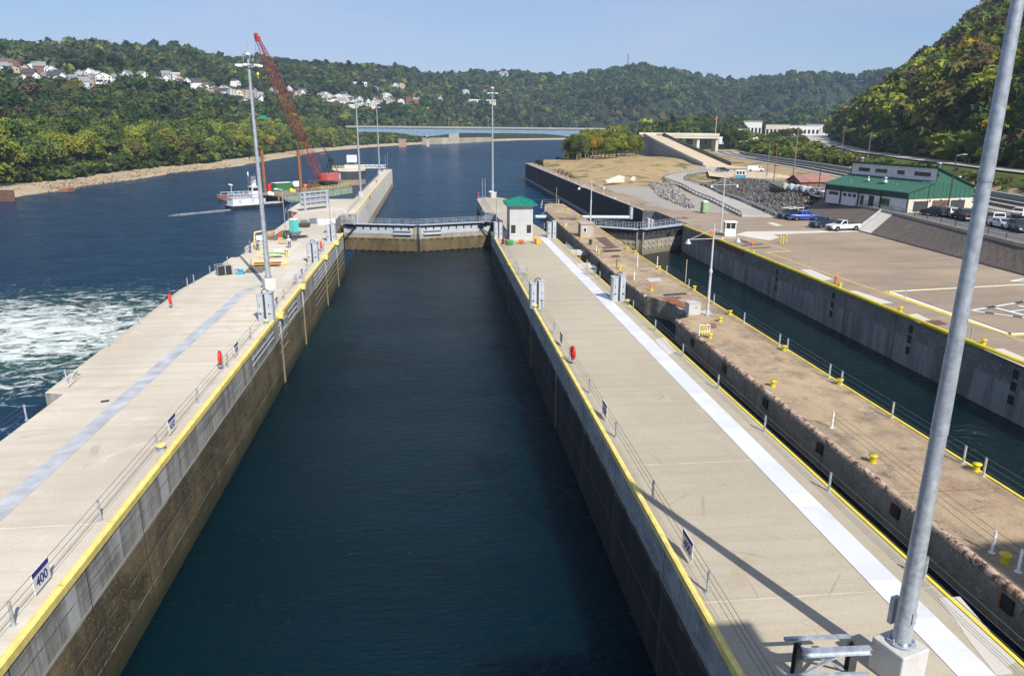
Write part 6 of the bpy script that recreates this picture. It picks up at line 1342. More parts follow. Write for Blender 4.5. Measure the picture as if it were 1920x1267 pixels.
vehicle('regular', 'navy', at(1545, 426, ZO), R(200), 'dark pickup directly behind the white pickup on the esplanade')
v = vehicle('regular', 'white', at(1580, 432, ZO), R(190), 'white pickup nearest the walkway on the esplanade'); MB().box((-.2, .5, 1.9), (.12, .12, .15)).build('beacon', M_red, v)
LZ = 3.2
for kind, cl, p, hd, lab in (('suv', 'white', (1818, 392), 160-180, 'silvery white SUV parked beside the garage end of the green building'), ('suv', 'black', (1752, 405), 100, 'black SUV parked first in the row by the lot kerb'), ('suv', 'silver', (1778, 406), 80, 'silver station wagon with red tail lights parked behind the lamp post'), ('pickup', 'black', (1806, 412), 75, 'black pickup parked left of the tall foreground mast'),
     ('pickup', 'navy', (1834, 414), 80, 'dark blue pickup partly hidden by the foreground mast'), ('pickup', 'white', (1866, 420), 75, 'white crew-cab pickup just right of the foreground mast'), ('sedan', 'white', (1878, 427), 262, 'low white sports car in front of the white pickup'), ('suv', 'navy', (1910, 434), 250, 'dark car at the right edge of the parking row'), ('suv', 'white', (1918, 407), 25, 'white SUV by the railway at the right edge of the picture'),
     ('sedan', 'silver', (1534, 364), 95, 'silver sedan between the shed and the green building')):
    vehicle(kind, cl, at(p[0], p[1], LZ), R(hd), lab)
GZr = 2.0
vehicle('van', 'white', at(1417, 322, 2.3), R(-25+0), 'white panel van on the ramp approach'); vehicle('suv', 'navy', at(1354, 323, 2.2), R(20), 'dark blue SUV near the fence at the foot of the ramp')
# lot kerb rail
pts = [Vector(sl(ST, y_))+Vector((.5, 0, .35)) for y_ in range(30, 148, 4)]; railing('parking_fence', pts, 'dark low pipe fence along the top of the paved slope', h=.8, cables=(.5, 1), cr=.035, mtl=M_dark)

# ================================================================== ramp and overpass
e = empty('approach_ramp', (110, 300, 2), 'long sloping concrete ramp between parapet walls rising to the overpass', 'ramp'); o = e.location
A_ = [at(1205, 288, 2.0), at(1318, 311, 2.0)]; zt = top_z(A_[0], 250.5); zl_ = top_z(A_[1], 306)
n_ = 8; rd = (A_[1]-A_[0]).normalized(); side = Vector((-rd.y, rd.x, 0)); side = side if side.x > 0 else -side; RWd = 11.5
Ltop = []; Rtop = []; Lb = []; Rb = []
for i in range(n_+1):
    f_ = i/n_; p = A_[0].lerp(A_[1], f_); z = zt+(zl_-zt)*(f_**.92); Ltop.append(Vector((p.x, p.y, z))-o); Lb.append(Vector((p.x, p.y, .2))-o); q = p+side*RWd; Rtop.append(Vector((q.x, q.y, z))-o); Rb.append(Vector((q.x, q.y, .2))-o)
m = MB(); m.strip(Ltop, Lb); m.strip(Rb, Rtop); m.add([Ltop[0], Lb[0], Rb[0], Rtop[0]], [(0, 1, 2, 3)]); t = NT('ramp_block_wall'); x, y, z = t.xyz(); gr = t.mix(t.noise(.5, 4), (.20, .215, .235), (.28, .295, .31)); gr = t.mix(t.math('LESS_THAN', t.math('FRACT', t.math('DIVIDE', z, 1.5)), .06), gr, (.12, .13, .14)); gr = t.mix(t.math('LESS_THAN', t.math('FRACT', t.math('DIVIDE', y, 1.6)), .05), gr, (.13, .14, .15)); M_rw = t.out(gr, .85); m.build('side_wall', M_rw, e)
ext = at(1400, 322, 1.9)-o
m = MB(); lo_ = Vector((0, 0, -.9)); Lr = [p+lo_+side*.4 for p in Ltop]+[ext+Vector((-4, 0, .45))]; Rr_ = [p+lo_-side*.4 for p in Rtop]+[ext+Vector((8, 6, .45))]; Lr[0] += Vector((-2, 6, 0)); Rr_[0] += Vector((0, 8, 0)); m.strip(Rr_, Lr); ro = m.build('roadway', M_ramp, e)
if ro.data.polygons[2].normal.z < 0: ro.data.flip_normals()
for nm, T_, s in (('parapet', Ltop, 1), ('parapet', Rtop, -1)):
    m = MB()
    for a, b in zip(T_[:-1], T_[1:]): m.bar(a+side*.2*s+Vector((0, 0, -.2)), b+side*.2*s+Vector((0, 0, -.2)), .42, 1.3 if s < 0 else .9)
    m.build(nm, M_dark if s < 0 else M_greyc, e)
tp = [Ltop[0]+Vector((0, 3, 0)), Rtop[0]+Vector((34, 10, -.4))]; m = MB(); m.bar(tp[0]+Vector((0, 0, -.9)), tp[1]+Vector((0, 0, -.9)), 9, .7); m.build('overpass_deck', M_ramp, e); m = MB(); nv = (tp[1]-tp[0]).normalized().cross(Vector((0, 0, 1)))
for s in (-1, 1): m.bar(tp[0]+nv*4.4*s+Vector((0, 0, -.1)), tp[1]+nv*4.4*s+Vector((0, 0, -.1)), .3, 1.0).bar(tp[0]+nv*4*s+Vector((0, 0, -1.8)), tp[1]+nv*4*s+Vector((0, 0, -1.8)), .6, 1.3)
m.build('overpass_girder', M_pale, e)
for f_ in (.74, 1.0): c = tp[0].lerp(tp[1], f_); MB().box((c.x, c.y, (c.z-1.8)/2-1.0), (1.6, 6.5, c.z-.4)).build('pier', M_pale, e)
tag(slab('ramp_apron', [at(*p, 2.25) for p in ((1322, 309), (1395, 316), (1480, 330), (1560, 345), (1520, 350), (1440, 338), (1380, 336), (1330, 330))], M_ramp), kind='structure')
# railway
M_ball = concrete('ballast', (.17, .165, .155), (.25, .24, .22), (.1, .09, .08), .5, 1, 1, grain=.4); M_railm = paint('rail_steel', (.10, .085, .08), .5, .5); M_sleep = paint('sleeper_timber', (.055, .045, .038), .9)
rl = [(float(railx(y)), y, 3.12) for y in range(-20, 420, 10)]
ribbon('railway_ballast', rl, 13, M_ball, 0, sub=1)
for tk, off in (('left', -2.6), ('right', 2.6)):
    e = empty('railway_track', (rl[0][0]+off, rl[0][1], 3.2), 'railway track on grey ballast, the one %s' % ('nearer the green building' if off < 0 else 'nearer the highway'), 'railway track', 'two parallel railway tracks'); o = e.location
    for s in (-.72, .72): m = MB(); [m.bar(Vector((a[0]+off+s, a[1], 3.36))-o, Vector((b[0]+off+s, b[1], 3.36))-o, .12, .16) for a, b in zip(rl[:-1], rl[1:])]; m.build('rail', M_railm, e)
    m = MB(); [m.box((float(railx(y))+off-o.x, y-o.y, 0.0), (2.6, .26, .12)) for y in np.arange(0, 330, .75)]; m.build('sleepers', M_sleep, e)['kind'] = 'stuff'
e = empty('trackside_wall', (rl[0][0]+7, rl[0][1], 3), 'long low greenish concrete wall with a rail along the far side of the railway', 'wall'); o = e.location
wl_ = [(float(railx(y))+7.2, y) for y in range(-20, 400, 10)]; m = MB(); [m.bar(Vector((a[0], a[1], 3.5))-o, Vector((b[0], b[1], 3.5))-o, .4, 1.3) for a, b in zip(wl_[:-1], wl_[1:])]; m.build('wall', paint('greenish_concrete', (.20, .26, .24), .8), e)
m = MB(); [m.bar(Vector((a[0], a[1], 4.22))-o, Vector((b[0], b[1], 4.22))-o, .5, .12) for a, b in zip(wl_[:-1], wl_[1:])]; m.build('coping', M_greyc, e)
# gravel road and guardrails
gr_ = [at(*p, 1.0) for p in ((1470, 424), (1420, 402), (1370, 378), (1310, 358), (1270, 343), (1262, 334), (1290, 328), (1350, 325), (1392, 328))]
def smooth(P, k=3):
    for _ in range(k):
        Q = [P[0]]
        for a, b in zip(P[:-1], P[1:]): Q += [a.lerp(b, .25), a.lerp(b, .75)]
        Q.append(P[-1]); P = Q
    return P
gs = smooth(gr_, 3); gpts = [(p.x, p.y) for p in gs]
def rz_of(p): return gz(p[0], p[1])
_, GL, GR = ribbon('gravel_road', gpts, 6.6, M_road, .22, sub=1)
for pts_, off, lab in ((GL, 1, 'steel guardrail on the uphill side of the winding gravel road'), (GR, -1, 'steel guardrail on the river side of the winding gravel road')):
    e = empty('guardrail', pts_[6], lab, 'guardrail', 'guardrails of the gravel road'); o = Vector(pts_[6]); m = MB(); P_ = [Vector(p)+Vector((0, 0, .62)) for p in pts_[6:]]
    for a, b in zip(P_[:-1], P_[1:]): m.bar(a-o, b-o, .12, .36)
    m.build('rail', M_galv, e); m = MB(); acc = 0
    for a, b in zip(P_[:-1], P_[1:]):
        d = (b-a).length; acc += d
        if acc > 1.9: acc = 0; m.box((b-o)-Vector((0, 0, .45)), (.18, .18, .9))
    m.build('posts', M_wood, e)
# riprap
def rocks(name, poly, n, size, mtl, label, seed):
    r_ = np.random.default_rng(seed); P_ = np.array([[p.x, p.y] for p in poly]); mn, mx_ = P_.min(0), P_.max(0); m_pts = []
    while len(m_pts) < n:
        q = r_.uniform(mn, mx_); ins = False
        for i in range(len(P_)):
            a, b = P_[i], P_[(i+1) % len(P_)]
            if (a[1] > q[1]) != (b[1] > q[1]) and q[0] < a[0]+(q[1]-a[1])/(b[1]-a[1])*(b[0]-a[0]): ins = not ins
        if ins: m_pts.append(q)
    pts = np.array(m_pts)
    if name == 'bank_stones': pts = pts[(np.sin(pts[:, 1]*.06+1)+np.sin(pts[:, 1]*.021)+.8*np.sin(pts[:, 0]*.3) > -.1)]; n = len(pts)
    zz = ground(pts[:, 0], pts[:, 1]); base = np.array([(1, 1, 1), (1, -1, -1), (-1, 1, -1), (-1, -1, 1), (1, 1, -1), (1, -1, 1), (-1, 1, 1), (-1, -1, -1)], float)*.6
    F_ = np.array([(7, 4, 1), (7, 2, 4), (6, 3, 5), (6, 5, 0), (0, 5, 1), (0, 1, 4), (7, 1, 5), (7, 5, 3), (2, 7, 3), (2, 3, 6), (4, 2, 6), (4, 6, 0)])
    V = base[None]*r_.uniform(.5, 1.2, (n, 8, 3))*(size*r_.lognormal(0, .4, n))[:, None, None]; V[:, :, 0] += pts[:, 0:1]; V[:, :, 1] += pts[:, 1:2]; V[:, :, 2] += zz[:, None]+r_.uniform(.0, .5, n)[:, None]
    fs_ = (F_[None]+np.arange(n)[:, None, None]*8).reshape(-1, 3); me = np_mesh(name, V.reshape(-1, 3), fs_); me.materials.append(mtl); return tag(link_mesh(name, me), label, 'rocks', kind='stuff')
t = NT('riprap_stone'); rn = t.g.outputs['Random Per Island']; M_rip = t.out(t.mix(rn, (.05, .046, .045), (.20, .19, .185)), .9)
t = NT('riprap_stone_pale'); rn = t.g.outputs['Random Per Island']; M_rip2 = t.out(t.mix(rn, (.12, .115, .11), (.42, .40, .37)), .9)
t = NT('bank_stone'); rn = t.g.outputs['Random Per Island']; M_rip3 = t.out(t.mix(rn, (.17, .125, .08), (.46, .36, .24)), .9)
rocks('riprap', [at(*p, 1.8) for p in ((1312, 346), (1360, 335), (1440, 346), (1480, 368), (1543, 384), (1508, 398), (1455, 398), (1395, 372))], 13000, .20, M_rip, 'dark broken stone covering the bank below the tanks', 4)
rocks('riprap', [at(*p, 1.0) for p in ((1215, 348), (1250, 345), (1275, 358), (1305, 388), (1285, 386), (1240, 368))], 1500, .26, M_rip2, 'grey broken stone beside the gravel road bend', 5)
bp = [(x_+o_, y_) for o_, L_s in ((0, near_poly),) for x_, y_ in L_s]
bankp = [Vector((x_+6, y_, 0)) for x_, y_ in ((-147, 200), (-144, 262), (-139, 313), (-131, 400), (-116, 462), (-104, 600), (-99, 690))]+[Vector((x_-16, y_, 0)) for x_, y_ in ((-99, 690), (-104, 600), (-116, 462), (-131, 400), (-139, 313), (-144, 262), (-147, 200))]
rocks('bank_stones', bankp, 4500, .34, M_rip3, 'pale stones and rubble strewn along the left river bank', 6)
# culvert, guard shack, fence, masts, poles
e = empty('culvert_headwall', at(1150, 342, 1.6), 'pale angular concrete culvert headwall in the brown mound', 'culvert', rz=.5); MB().prism([(-3.5, -1), (3.5, -1), (3.0, 1), (-2.5, 1)], [0, 0, 0, 0], [.3, 1.6, 1.9, .6]).build('headwall', M_pale, e)
e = empty('culvert_headwall', at(1186, 339, 1.6), 'small pale concrete wing wall right of the culvert', 'culvert', rz=.9); MB().prism([(-1.3, -.5), (1.3, -.5), (1.1, .5), (-1.0, .5)], 0, [.3, 1.1, 1.2, .4]).build('headwall', M_pale, e)
q = at(1388, 335, 2.0); e = empty('guard_shack', q, 'small white and blue guard shack at the gate fence', 'guard shack', rz=-.35); MB().box((0, 0, .6), (3.0, 2.2, 1.2)).build('lower_wall', paint('shack_blue', (.05, .28, .50), .6), e); MB().box((0, 0, 1.75), (2.98, 2.18, 1.1)).build('upper_wall', M_white, e); MB().box((0, 0, 2.38), (3.4, 2.6, .16)).build('roof', M_white, e)
for x_ in (-.95, -.1, .8): MB().box((x_, -1.11, 1.75), (.6, .05, .7)).build('window', M_glass, e)
def chain_fence(pts, label, h=2.1):
    e = empty('chain_link_fence', pts[0], label, 'fence', 'chain-link fences'); o = Vector(pts[0]); first = None
    for p in pts:
        if first is None: first = MB().cyl((0, 0, 0), (0, 0, h), .05, None, 6).build('post', M_galv, e); c = first
        else: c = first.copy(); col.objects.link(c)
        c.location = Vector(p)-o
    m = MB()
    for a, b in zip(pts[:-1], pts[1:]):
        a, b = Vector(a)-o, Vector(b)-o; m.bar(a+Vector((0, 0, h)), b+Vector((0, 0, h)), .05); L_ = (b-a).length; k = int(L_/.5)
        for i in range(k): p = a.lerp(b, i/k); q = a.lerp(b, min(1, (i+3)/k)); m.bar(p, q+Vector((0, 0, h)), .014); m.bar(p+Vector((0, 0, h)), q, .014)
    m.build('mesh', M_galv, e)
def gp_(px_, py_, z=2.0): q = at(px_, py_, z); return Vector((q.x, q.y, gz(q.x, q.y)))
chain_fence([gp_(1308, 325), gp_(1320, 322), gp_(1334, 322), gp_(1348, 327), gp_(1362, 331), gp_(1376, 334)], 'chain-link fence at the ramp foot in front of the dark SUV')
chain_fence([gp_(1400, 336), gp_(1418, 336), gp_(1436, 338), gp_(1454, 341)], 'chain-link fence right of the guard shack')
pts = [Vector((x_, y_, gz(x_, y_))) for x_, y_ in ((44.6, 160), (44.5, 167), (44.4, 174), (44.3, 181), (44.2, 188), (44.1, 196))]; railing('pipe_railing', pts, 'green-grey rail with gates above the dark guide wall', cables=(.5, 1), cr=.04, h=1.3)
tag(slab('lawn', [Vector((p.x, p.y, gz(p.x, p.y)+.25)) for p in (at(1385, 342, 2.2), at(1448, 344, 2.4), at(1446, 352, 2.4), at(1385, 346, 2.2))], paint('lawn_grass', (.09, .15, .035), .95)), kind='structure')
WIRE = []
def pole(p, z, row, label, mtl=M_wood, lamp=False, cross=True, r=.15):
    q = at(p[0], p[1], z); h = top_z(q, row)-z; e = empty('utility_pole' if not lamp else 'lamp_post', q, label, 'pole' if not lamp else 'lamp post', 'tall poles on the right bank'); MB().cyl((0, 0, -1), (0, 0, h), r, r*.65, 8).build('shaft', mtl, e)
    if cross: MB().bar((-1.1, 0, h-.5), (1.1, 0, h-.5), .12).box((0, 0, h-.4), (.1, .2, .3)).build('cross_arm', mtl, e)
    if lamp: MB().bar((0, 0, h-.1), (1.1, 0, h+.1), .08).box((1.4, 0, h+.12), (.8, .3, .18)).build('lamp_head', M_galv, e)
    return Vector((q.x, q.y, z+h-.4))
w1 = pole((1577, 292), 6.2, 236, 'weathered wooden utility pole by the road, left one'); w2 = pole((1626, 305), 5.2, 248, 'wooden utility pole with a street light behind the green building', lamp=False)
w0 = pole((1425+60, 352), 2.7, 238, 'tallest grey pole near the tanks', r=.2, cross=False); pole((1450, 346), 2.5, 272, 'reddish-brown pole left of the tanks', M_rust, cross=False); w3 = pole((1438, 330), 2.2, 265, 'thin dark pole beside the ramp approach', cross=False)
pole((1775, 402), 3.2, 291, 'tall dark lamp post at the corner of the parking lot', M_dark, True, False, .12); pole((1534, 358), 3.1, 275, 'dark lamp post beside the shed', M_dark, True, False, .12)
MB_ = empty('street_light', w2+Vector((0, 0, -.9)), 'cobra-head street light on the wooden pole behind the green building', 'street light'); MB().bar((0, 0, 0), (1.2, 0, .1), .08).box((1.4, 0, .1), (.7, .35, .2)).build('lamp_head', M_galv, MB_)
e = empty('power_lines', w2, 'overhead wires running along the highway', 'wires'); o = w2.copy(); far_ = vdist(1480, 284, 430); nr = vdist(2050, 255, 190)
for j, (a, b, sag) in enumerate(((far_, w2, 4), (w2, nr, 4), (w2+Vector((0, 0, -2)), nr+Vector((0, 0, -3.5)), 4.5), (w2+Vector((0, 0, -3.4)), nr+Vector((0, 0, -7)), 4))):
    m = MB(); P_ = [a.lerp(b, i/16)+Vector((0, 0, -sag*4*(i/16)*(1-i/16)*.5)) for i in range(17)]; m.tube([p-o for p in P_], .035, 4); m.build('wire', M_dark, e)
for k, y_ in enumerate(range(150, 420, 17)):
    x_ = float(roadx(y_))+5.5; e = empty('road_marker', (x_, y_, 7.2), 'slim yellow marker post on the far side of the highway, %s from the right' % ordn(k+1), 'marker post', 'yellow marker posts along the highway'); MB().cyl((0, 0, 0), (0, 0, 1.5), .14, None, 6).build('post', M_yel, e); MB().cyl((0, 0, 1.5), (0, 0, 1.6), .15, .05, 6).build('cap', M_dark, e)
q = vdist(1440, 268, 560); e = empty('semi_trailer', (q.x-22, q.y, gz(q.x-22, q.y)), 'long white trailer with an orange tractor unit in the town beyond the ramp', 'truck', rz=-.3); MB().box((0, 0, 3.4), (26, 4, 5)).build('trailer', M_white, e); MB().box((-15.5, 0, 2.8), (4, 3.6, 4.2)).build('tractor_cab', M_orange, e); m = MB(); [m.lathe((x_, -1.9, .8), [(.8, -.2), (.8, .2)], 12, 0, (0, 1, 0)) for x_ in (-16, -9, 7, 10)]; m.build('wheels', M_tyre, e)
q = vdist(1343, 232, 520); e = empty('flag_pole', (q.x, q.y, gz(q.x, q.y)), 'flag pole standing above the trees beyond the ramp', 'flag pole'); hh = vdist(1344, 217, 520).z-gz(q.x, q.y); MB().cyl((0, 0, 0), (0, 0, hh), .2, .1, 6).build('pole', M_white, e); MB().box((-.6, 0, hh-2), (1.0, .1, 1.3)).build('flag', M_red, e)
# ================================================================== big frame of grey panels (seen from behind)
a, b = at(573, 396, 0), at(614, 391, 0); c = (a+b)/2; rz_ = math.atan2((b-a).y, (b-a).x); ww = (b-a).length
e = empty('panel_frame', c, 'big grey steel sign board seen from behind, standing on posts on the left wall', 'sign board', rz=rz_); h = top_z(a, 361)
for s in (-1, 1): MB().box((s*ww/2, 0, h/2), (.32, .32, h)).box((s*ww/2, 0, .1), (.7, .7, .2)).build('post', M_galvd, e)
m = MB(); [m.box((0, .1, z_), (ww+1.6, .14, .2)) for z_ in (h*.45, h*.72, h*.97)]; [m.box((x_, .18, h*.62), (.12, .1, h*.72)) for x_ in (-ww*.25, 0, ww*.25)]; m.build('rail', M_galvd, e)
MB().box((0, .42, h*.64), (ww+1.9, .08, h*.76)).build('board', M_galv, e)
# ================================================================== work gear and people on the left wall
def frame_rack(p, label, w, d, h, mtl, rz=0):
    e = empty('steel_rack', at(*p, 0), label, 'rack', 'yellow steel racks', rz); m = MB()
    for x_ in (-w/2, w/2):
        for y_ in (-d/2, d/2): m.bar((x_, y_, 0), (x_, y_, h), .06)
    for z_ in (.15, h*.55, h):
        m.bar((-w/2, -d/2, z_), (w/2, -d/2, z_), .045).bar((-w/2, d/2, z_), (w/2, d/2, z_), .045).bar((-w/2, -d/2, z_), (-w/2, d/2, z_), .045).bar((w/2, -d/2, z_), (w/2, d/2, z_), .045)
    m.build('frame', mtl, e); return e
r1 = frame_rack((505, 500), 'yellow steel rack loaded with rusty timbers behind the left mast', 4.4, 1.9, .95, M_yelp, .1); m = MB(); [m.box((-.2, -.6+.3*k, .35+.1*(k % 2)), (3.4-.3*(k % 3), .22, .2)) for k in range(5)]; m.build('timber', M_rust, r1)
r2 = frame_rack((513, 484), 'second yellow rack holding green hoses and white sacks behind the left mast', 3.9, 1.7, 1.0, M_yelp, .05); m = MB(); [m.tube([(-1.5+.2*k, -.5+.25*k, .6+.05*k), (0, -.3+.2*k, .8), (1.5-.1*k, -.5+.2*k, .65)], .07, 6) for k in range(4)]; m.build('hose', paint('machine_green', (.05, .35, .10), .5), r2); MB().ball((.9, .2, .95), .35, 8, 5).ball((.3, .4, .9), .3, 8, 5).build('sack', M_white, r2)
e = empty('cart_wheel', at(537, 479, 0), 'small black wheel at the right end of the yellow rack', 'wheel'); MB().torus((0, 0, .38), .26, .10, (1, -.6, 0), 16, 6).build('tyre', M_tyre, e); MB().cyl((-.05, .03, .38), (.05, -.03, .38), .18, None, 10).build('hub', M_white, e)
e = empty('tilted_frame', at(487, 466, 0), 'pale yellow steel frame leaning upright behind the worker', 'frame', rz=.3); m = MB(); P_ = [(-.8, 0, 0), (-.5, .3, 2.4), (.8, .3, 2.6), (.9, 0, .4), (-.8, 0, 0)]; m.tube(P_, .10, 8); m.build('frame', M_yelp, e); MB().box((.1, .2, 1.6), (.9, .1, .7), .2).build('plate', M_white, e)
e = empty('air_compressor', at(420, 515, 0), 'dark twin-tank compressor unit near the river edge of the left wall', 'compressor', rz=.5); MB().box((-.4, 0, .6), (.75, 1.0, 1.05)).box((.5, 0, .6), (.75, 1.0, 1.05)).build('housing', M_black, e, .05); m = MB(); m.tube([(-.85, -.6, 0), (-.85, -.6, 1.25), (.95, -.6, 1.25), (.95, -.6, 0)], .04, 6).tube([(-.85, .6, 0), (-.85, .6, 1.25), (.95, .6, 1.25), (.95, .6, 0)], .04, 6).bar((.05, -.65, .1), (.05, -.65, 1.2), .1); m.build('roll_cage', M_galv, e)
e = empty('blue_pump', at(449, 514, 0), 'small blue pump with a looped black hose on the left wall', 'pump'); MB().box((.1, 0, .25), (.8, .45, .35), .2).cyl((-.2, 0, .5), (.4, .1, .5), .16, None, 10).build('motor', paint('pump_blue', (.03, .38, .65), .4), e); m = MB(); m.torus((-.15, -.1, .33), .38, .035, (.3, 1, .4), 18, 6).torus((.45, 0, .3), .3, .03, (.8, .5, .5), 18, 6); m.build('hose', M_black, e)
e = empty('winch_skid', at(571, 426, 0), 'dark engine skid with pipes beside the teal portable toilet', 'machine', rz=-.3); MB().box((0, 0, .45), (1.7, 1.3, .6)).build('base', M_dark, e); m = MB(); [m.box((-.5+.5*k, 0, .95), (.32, .8, .5)) for k in range(3)]; m.tube([(-.8, -.6, .4), (-.8, -.6, 1.5), (.8, -.6, 1.5), (.8, -.6, .4)], .05, 6); m.build('engine', paint('engine_grey', (.2, .23, .24), .5), e)
e = empty('tool_bundle', at(506, 446, 0), 'brown sacking bundle at the river edge behind the mast', 'bundle'); MB().ball((0, 0, .5), .75, 10, 6, 0, (1, .8, .9)).ball((.5, .1, .9), .35, 8, 5).build('sacking', paint('sacking', (.36, .24, .15), .9), e)
for p, lab, mm in (((532, 445), 'green gas cylinder with a red top on the left wall', paint('machine_green', (.05, .35, .10), .5)), ((525, 449), 'red fuel can on the left wall', M_red)):
    e = empty('canister', at(*p, 0), lab, 'canister'); MB().lathe((0, 0, 0), [(.22, 0), (.22, .8), (.12, .95), (.12, 1.05)], 12).build('shell', mm, e); MB().box((0, 0, 1.1), (.3, .3, .22)).build('cap', M_red, e)
e = empty('hose_reel', at(538, 446, 0), 'tangled dark hose reel behind the worker in white', 'reel'); MB().torus((0, 0, .6), .5, .12, (.3, 1, 0), 18, 6).torus((.3, .2, .6), .45, .1, (.5, 1, .2), 18, 6).build('coil', M_dark, e); MB().bar((.4, .3, .15), (3.2, .9, .25), .14).build('boom', M_black, e)
e = empty('work_table', at(531, 458, 0), 'low yellow work table in front of the worker in white', 'table'); MB().box((0, 0, .7), (1.6, .7, .08)).box((-.3, 0, .9), (.7, .5, .3)).build('top', paint('ochre', (.55, .36, .12), .6), e)
for x_ in (-.7, .7):
    for y_ in (-.3, .3): MB().bar((x_, y_, 0), (x_, y_, .66), .06).build('leg', M_yelp, e)
for k, q in enumerate((A4(0, (554, 438), (566, 434), (552, 447), (540, 447)),)): pass
e = empty('steel_plate', at(555, 446, 0), 'dark steel plate lying on the left deck', 'plate', rz=.7); MB().box((0, 0, .05), (3.6, 2.0, .08)).build('plate', M_dark, e)

M_skin = paint('skin', (.45, .27, .18), .6); M_hair = paint('hair', (.04, .03, .02), .8)
def skinned(name, J, E_, mtl, par, sub=1):
    me = bpy.data.meshes.new(name); me.from_pydata([j[0] for j in J], E_, []); o_ = link_mesh(name, me, par); me.materials.append(mtl)
    s = o_.modifiers.new('skin', 'SKIN'); s.use_smooth_shade = True
    if not me.skin_vertices: me.attributes.new('skin', 'FLOAT_VECTOR', 'POINT')
    for i, j in enumerate(J):
        sv = me.skin_vertices[0].data[i]; sv.radius = (j[1], j[1]*(j[2] if len(j) > 2 else 1)); sv.use_root = (i == 0)
    ss = o_.modifiers.new('subsurf', 'SUBSURF'); ss.levels = sub; ss.render_levels = sub
    dg = bpy.context.evaluated_depsgraph_get(); me2 = bpy.data.meshes.new_from_object(o_.evaluated_get(dg)); o_.modifiers.clear(); o_.data = me2
    me2.materials.clear(); me2.materials.append(mtl); return o_
def person(loc, rz, label, shirt, trousers, hat, arms, lean=0, stride=.12, k=1.0):
    e = empty('person', loc, label, 'person', rz=rz); e.scale = (k, k, k); L = lean
    # x right, y forward
    J = [((0, 0, .95), .15, .75), ((0, L*.3, 1.15), .15, .7), ((0, L*.7, 1.38), .17, .65), ((0, L, 1.50), .07), ((0, L*1.05, 1.60), .075), ((0, L*1.1+.01, 1.70), .095, 1.05), ((0, L*1.1, 1.78), .07)]
    Ed = [(0, 1), (1, 2), (2, 3), (3, 4), (4, 5), (5, 6)]
    def limb(root, pts):
        i0 = root
        for p, r_ in pts: J.append((p, r_)); Ed.append((i0, len(J)-1)); i0 = len(J)-1
        return i0
    for s, (el, wr) in zip((-1, 1), arms):
        h_ = limb(2, [((s*.19, L*.8, 1.42), .065), (el, .048), (wr, .034)]); w = Vector(wr); d = (w-Vector(el)).normalized(); palm = w+d*.07; i1 = limb(h_, [(tuple(palm), .034)])
        sd_ = d.cross(Vector((0, 0, 1))); sd_ = sd_.normalized() if sd_.length > .1 else Vector((1, 0, 0))
        for f_ in range(4): o_ = (f_-1.5)*.022; limb(i1, [(tuple(palm+d*.045+sd_*o_), .010), (tuple(palm+d*(.085-.006*abs(f_-1.4))+sd_*o_+Vector((0, 0, -.012))), .008)])
        limb(h_, [(tuple(w+d*.05+sd_*.045*s), .011), (tuple(w+d*.085+sd_*.06*s), .009)])
    ft = []
    for s in (-1, 1):
        y_ = stride*s; limb(0, [((s*.10, y_*.2, .90), .11), ((s*.11, y_*.7+.02, .50), .075), ((s*.12, y_, .10), .05), ((s*.13, y_+.16, .04), .045)])
    skinned('body', J, Ed, M_skin, e)
    # clothing follows the same bones, a little larger
    Jt = [((0, 0, .93), .17, .78), ((0, L*.3, 1.15), .165, .74), ((0, L*.7, 1.40), .185, .68), ((0, L*.9, 1.49), .09)]; Et = [(0, 1), (1, 2), (2, 3)]
    for s, (el, wr) in zip((-1, 1), arms): i0 = len(Jt); Jt += [((s*.2, L*.8, 1.42), .085), (tuple(Vector(el)), .065)]; Et += [(2, i0), (i0, i0+1)]; m_ = Vector(el).lerp(Vector(wr), .35); Jt.append((tuple(m_), .055)); Et.append((i0+1, i0+2))
    skinned('shirt', Jt, Et, shirt, e)
    Jp = [((0, 0, .97), .165, .8)]; Ep = []
    for s in (-1, 1): y_ = stride*s; i0 = len(Jp); Jp += [((s*.10, y_*.2, .88), .13), ((s*.11, y_*.7+.02, .50), .095), ((s*.12, y_, .12), .075)]; Ep += [(0, i0), (i0, i0+1), (i0+1, i0+2)]
    skinned('trousers', Jp, Ep, trousers, e)
    m = MB()
    for s in (-1, 1): m.ball((s*.125, stride*s+.06, .05), .12, 10, 6, 0, (.5, 1.15, .45))
    m.build('boots', M_dark, e); hc = Vector((0, L*1.1+.01, 1.745))
    if hat: MB().ball(hc+Vector((0, 0, .045)), .125, 12, 8, 0, (1, 1.1, .78)).cyl(hc+Vector((0, .03, .02)), hc+Vector((0, .03, .035)), .15, None, 14).build('hard_hat', hat, e)
    else: MB().ball(hc+Vector((0, -.015, .02)), .108, 12, 8, 0, (1, 1.05, .9)).build('hair', M_hair, e)
    m = MB(); [m.ball(hc+Vector((s*.035, .098, -.03)), .013, 6, 4) for s in (-1, 1)]; m.build('eyes', M_black, e); m = MB(); m.ball(hc+Vector((0, .108, -.06)), .017, 6, 4, 0, (.8, 1, 1.3)); [m.ball(hc+Vector((s*.095, 0, -.045)), .022, 6, 4, 0, (.5, 1, 1.4)) for s in (-1, 1)]; m.box(hc+Vector((0, .092, -.10)), (.05, .015, .012)); m.build('nose_and_ears', M_skin, e)
    return e
M_shb = paint('shirt_blue', (.06, .08, .20), .9); M_jean = paint('denim', (.07, .12, .22), .9); M_shw = paint('shirt_white', (.62, .62, .60), .9); M_vest = paint('shirt_pinkish', (.50, .32, .26), .9)
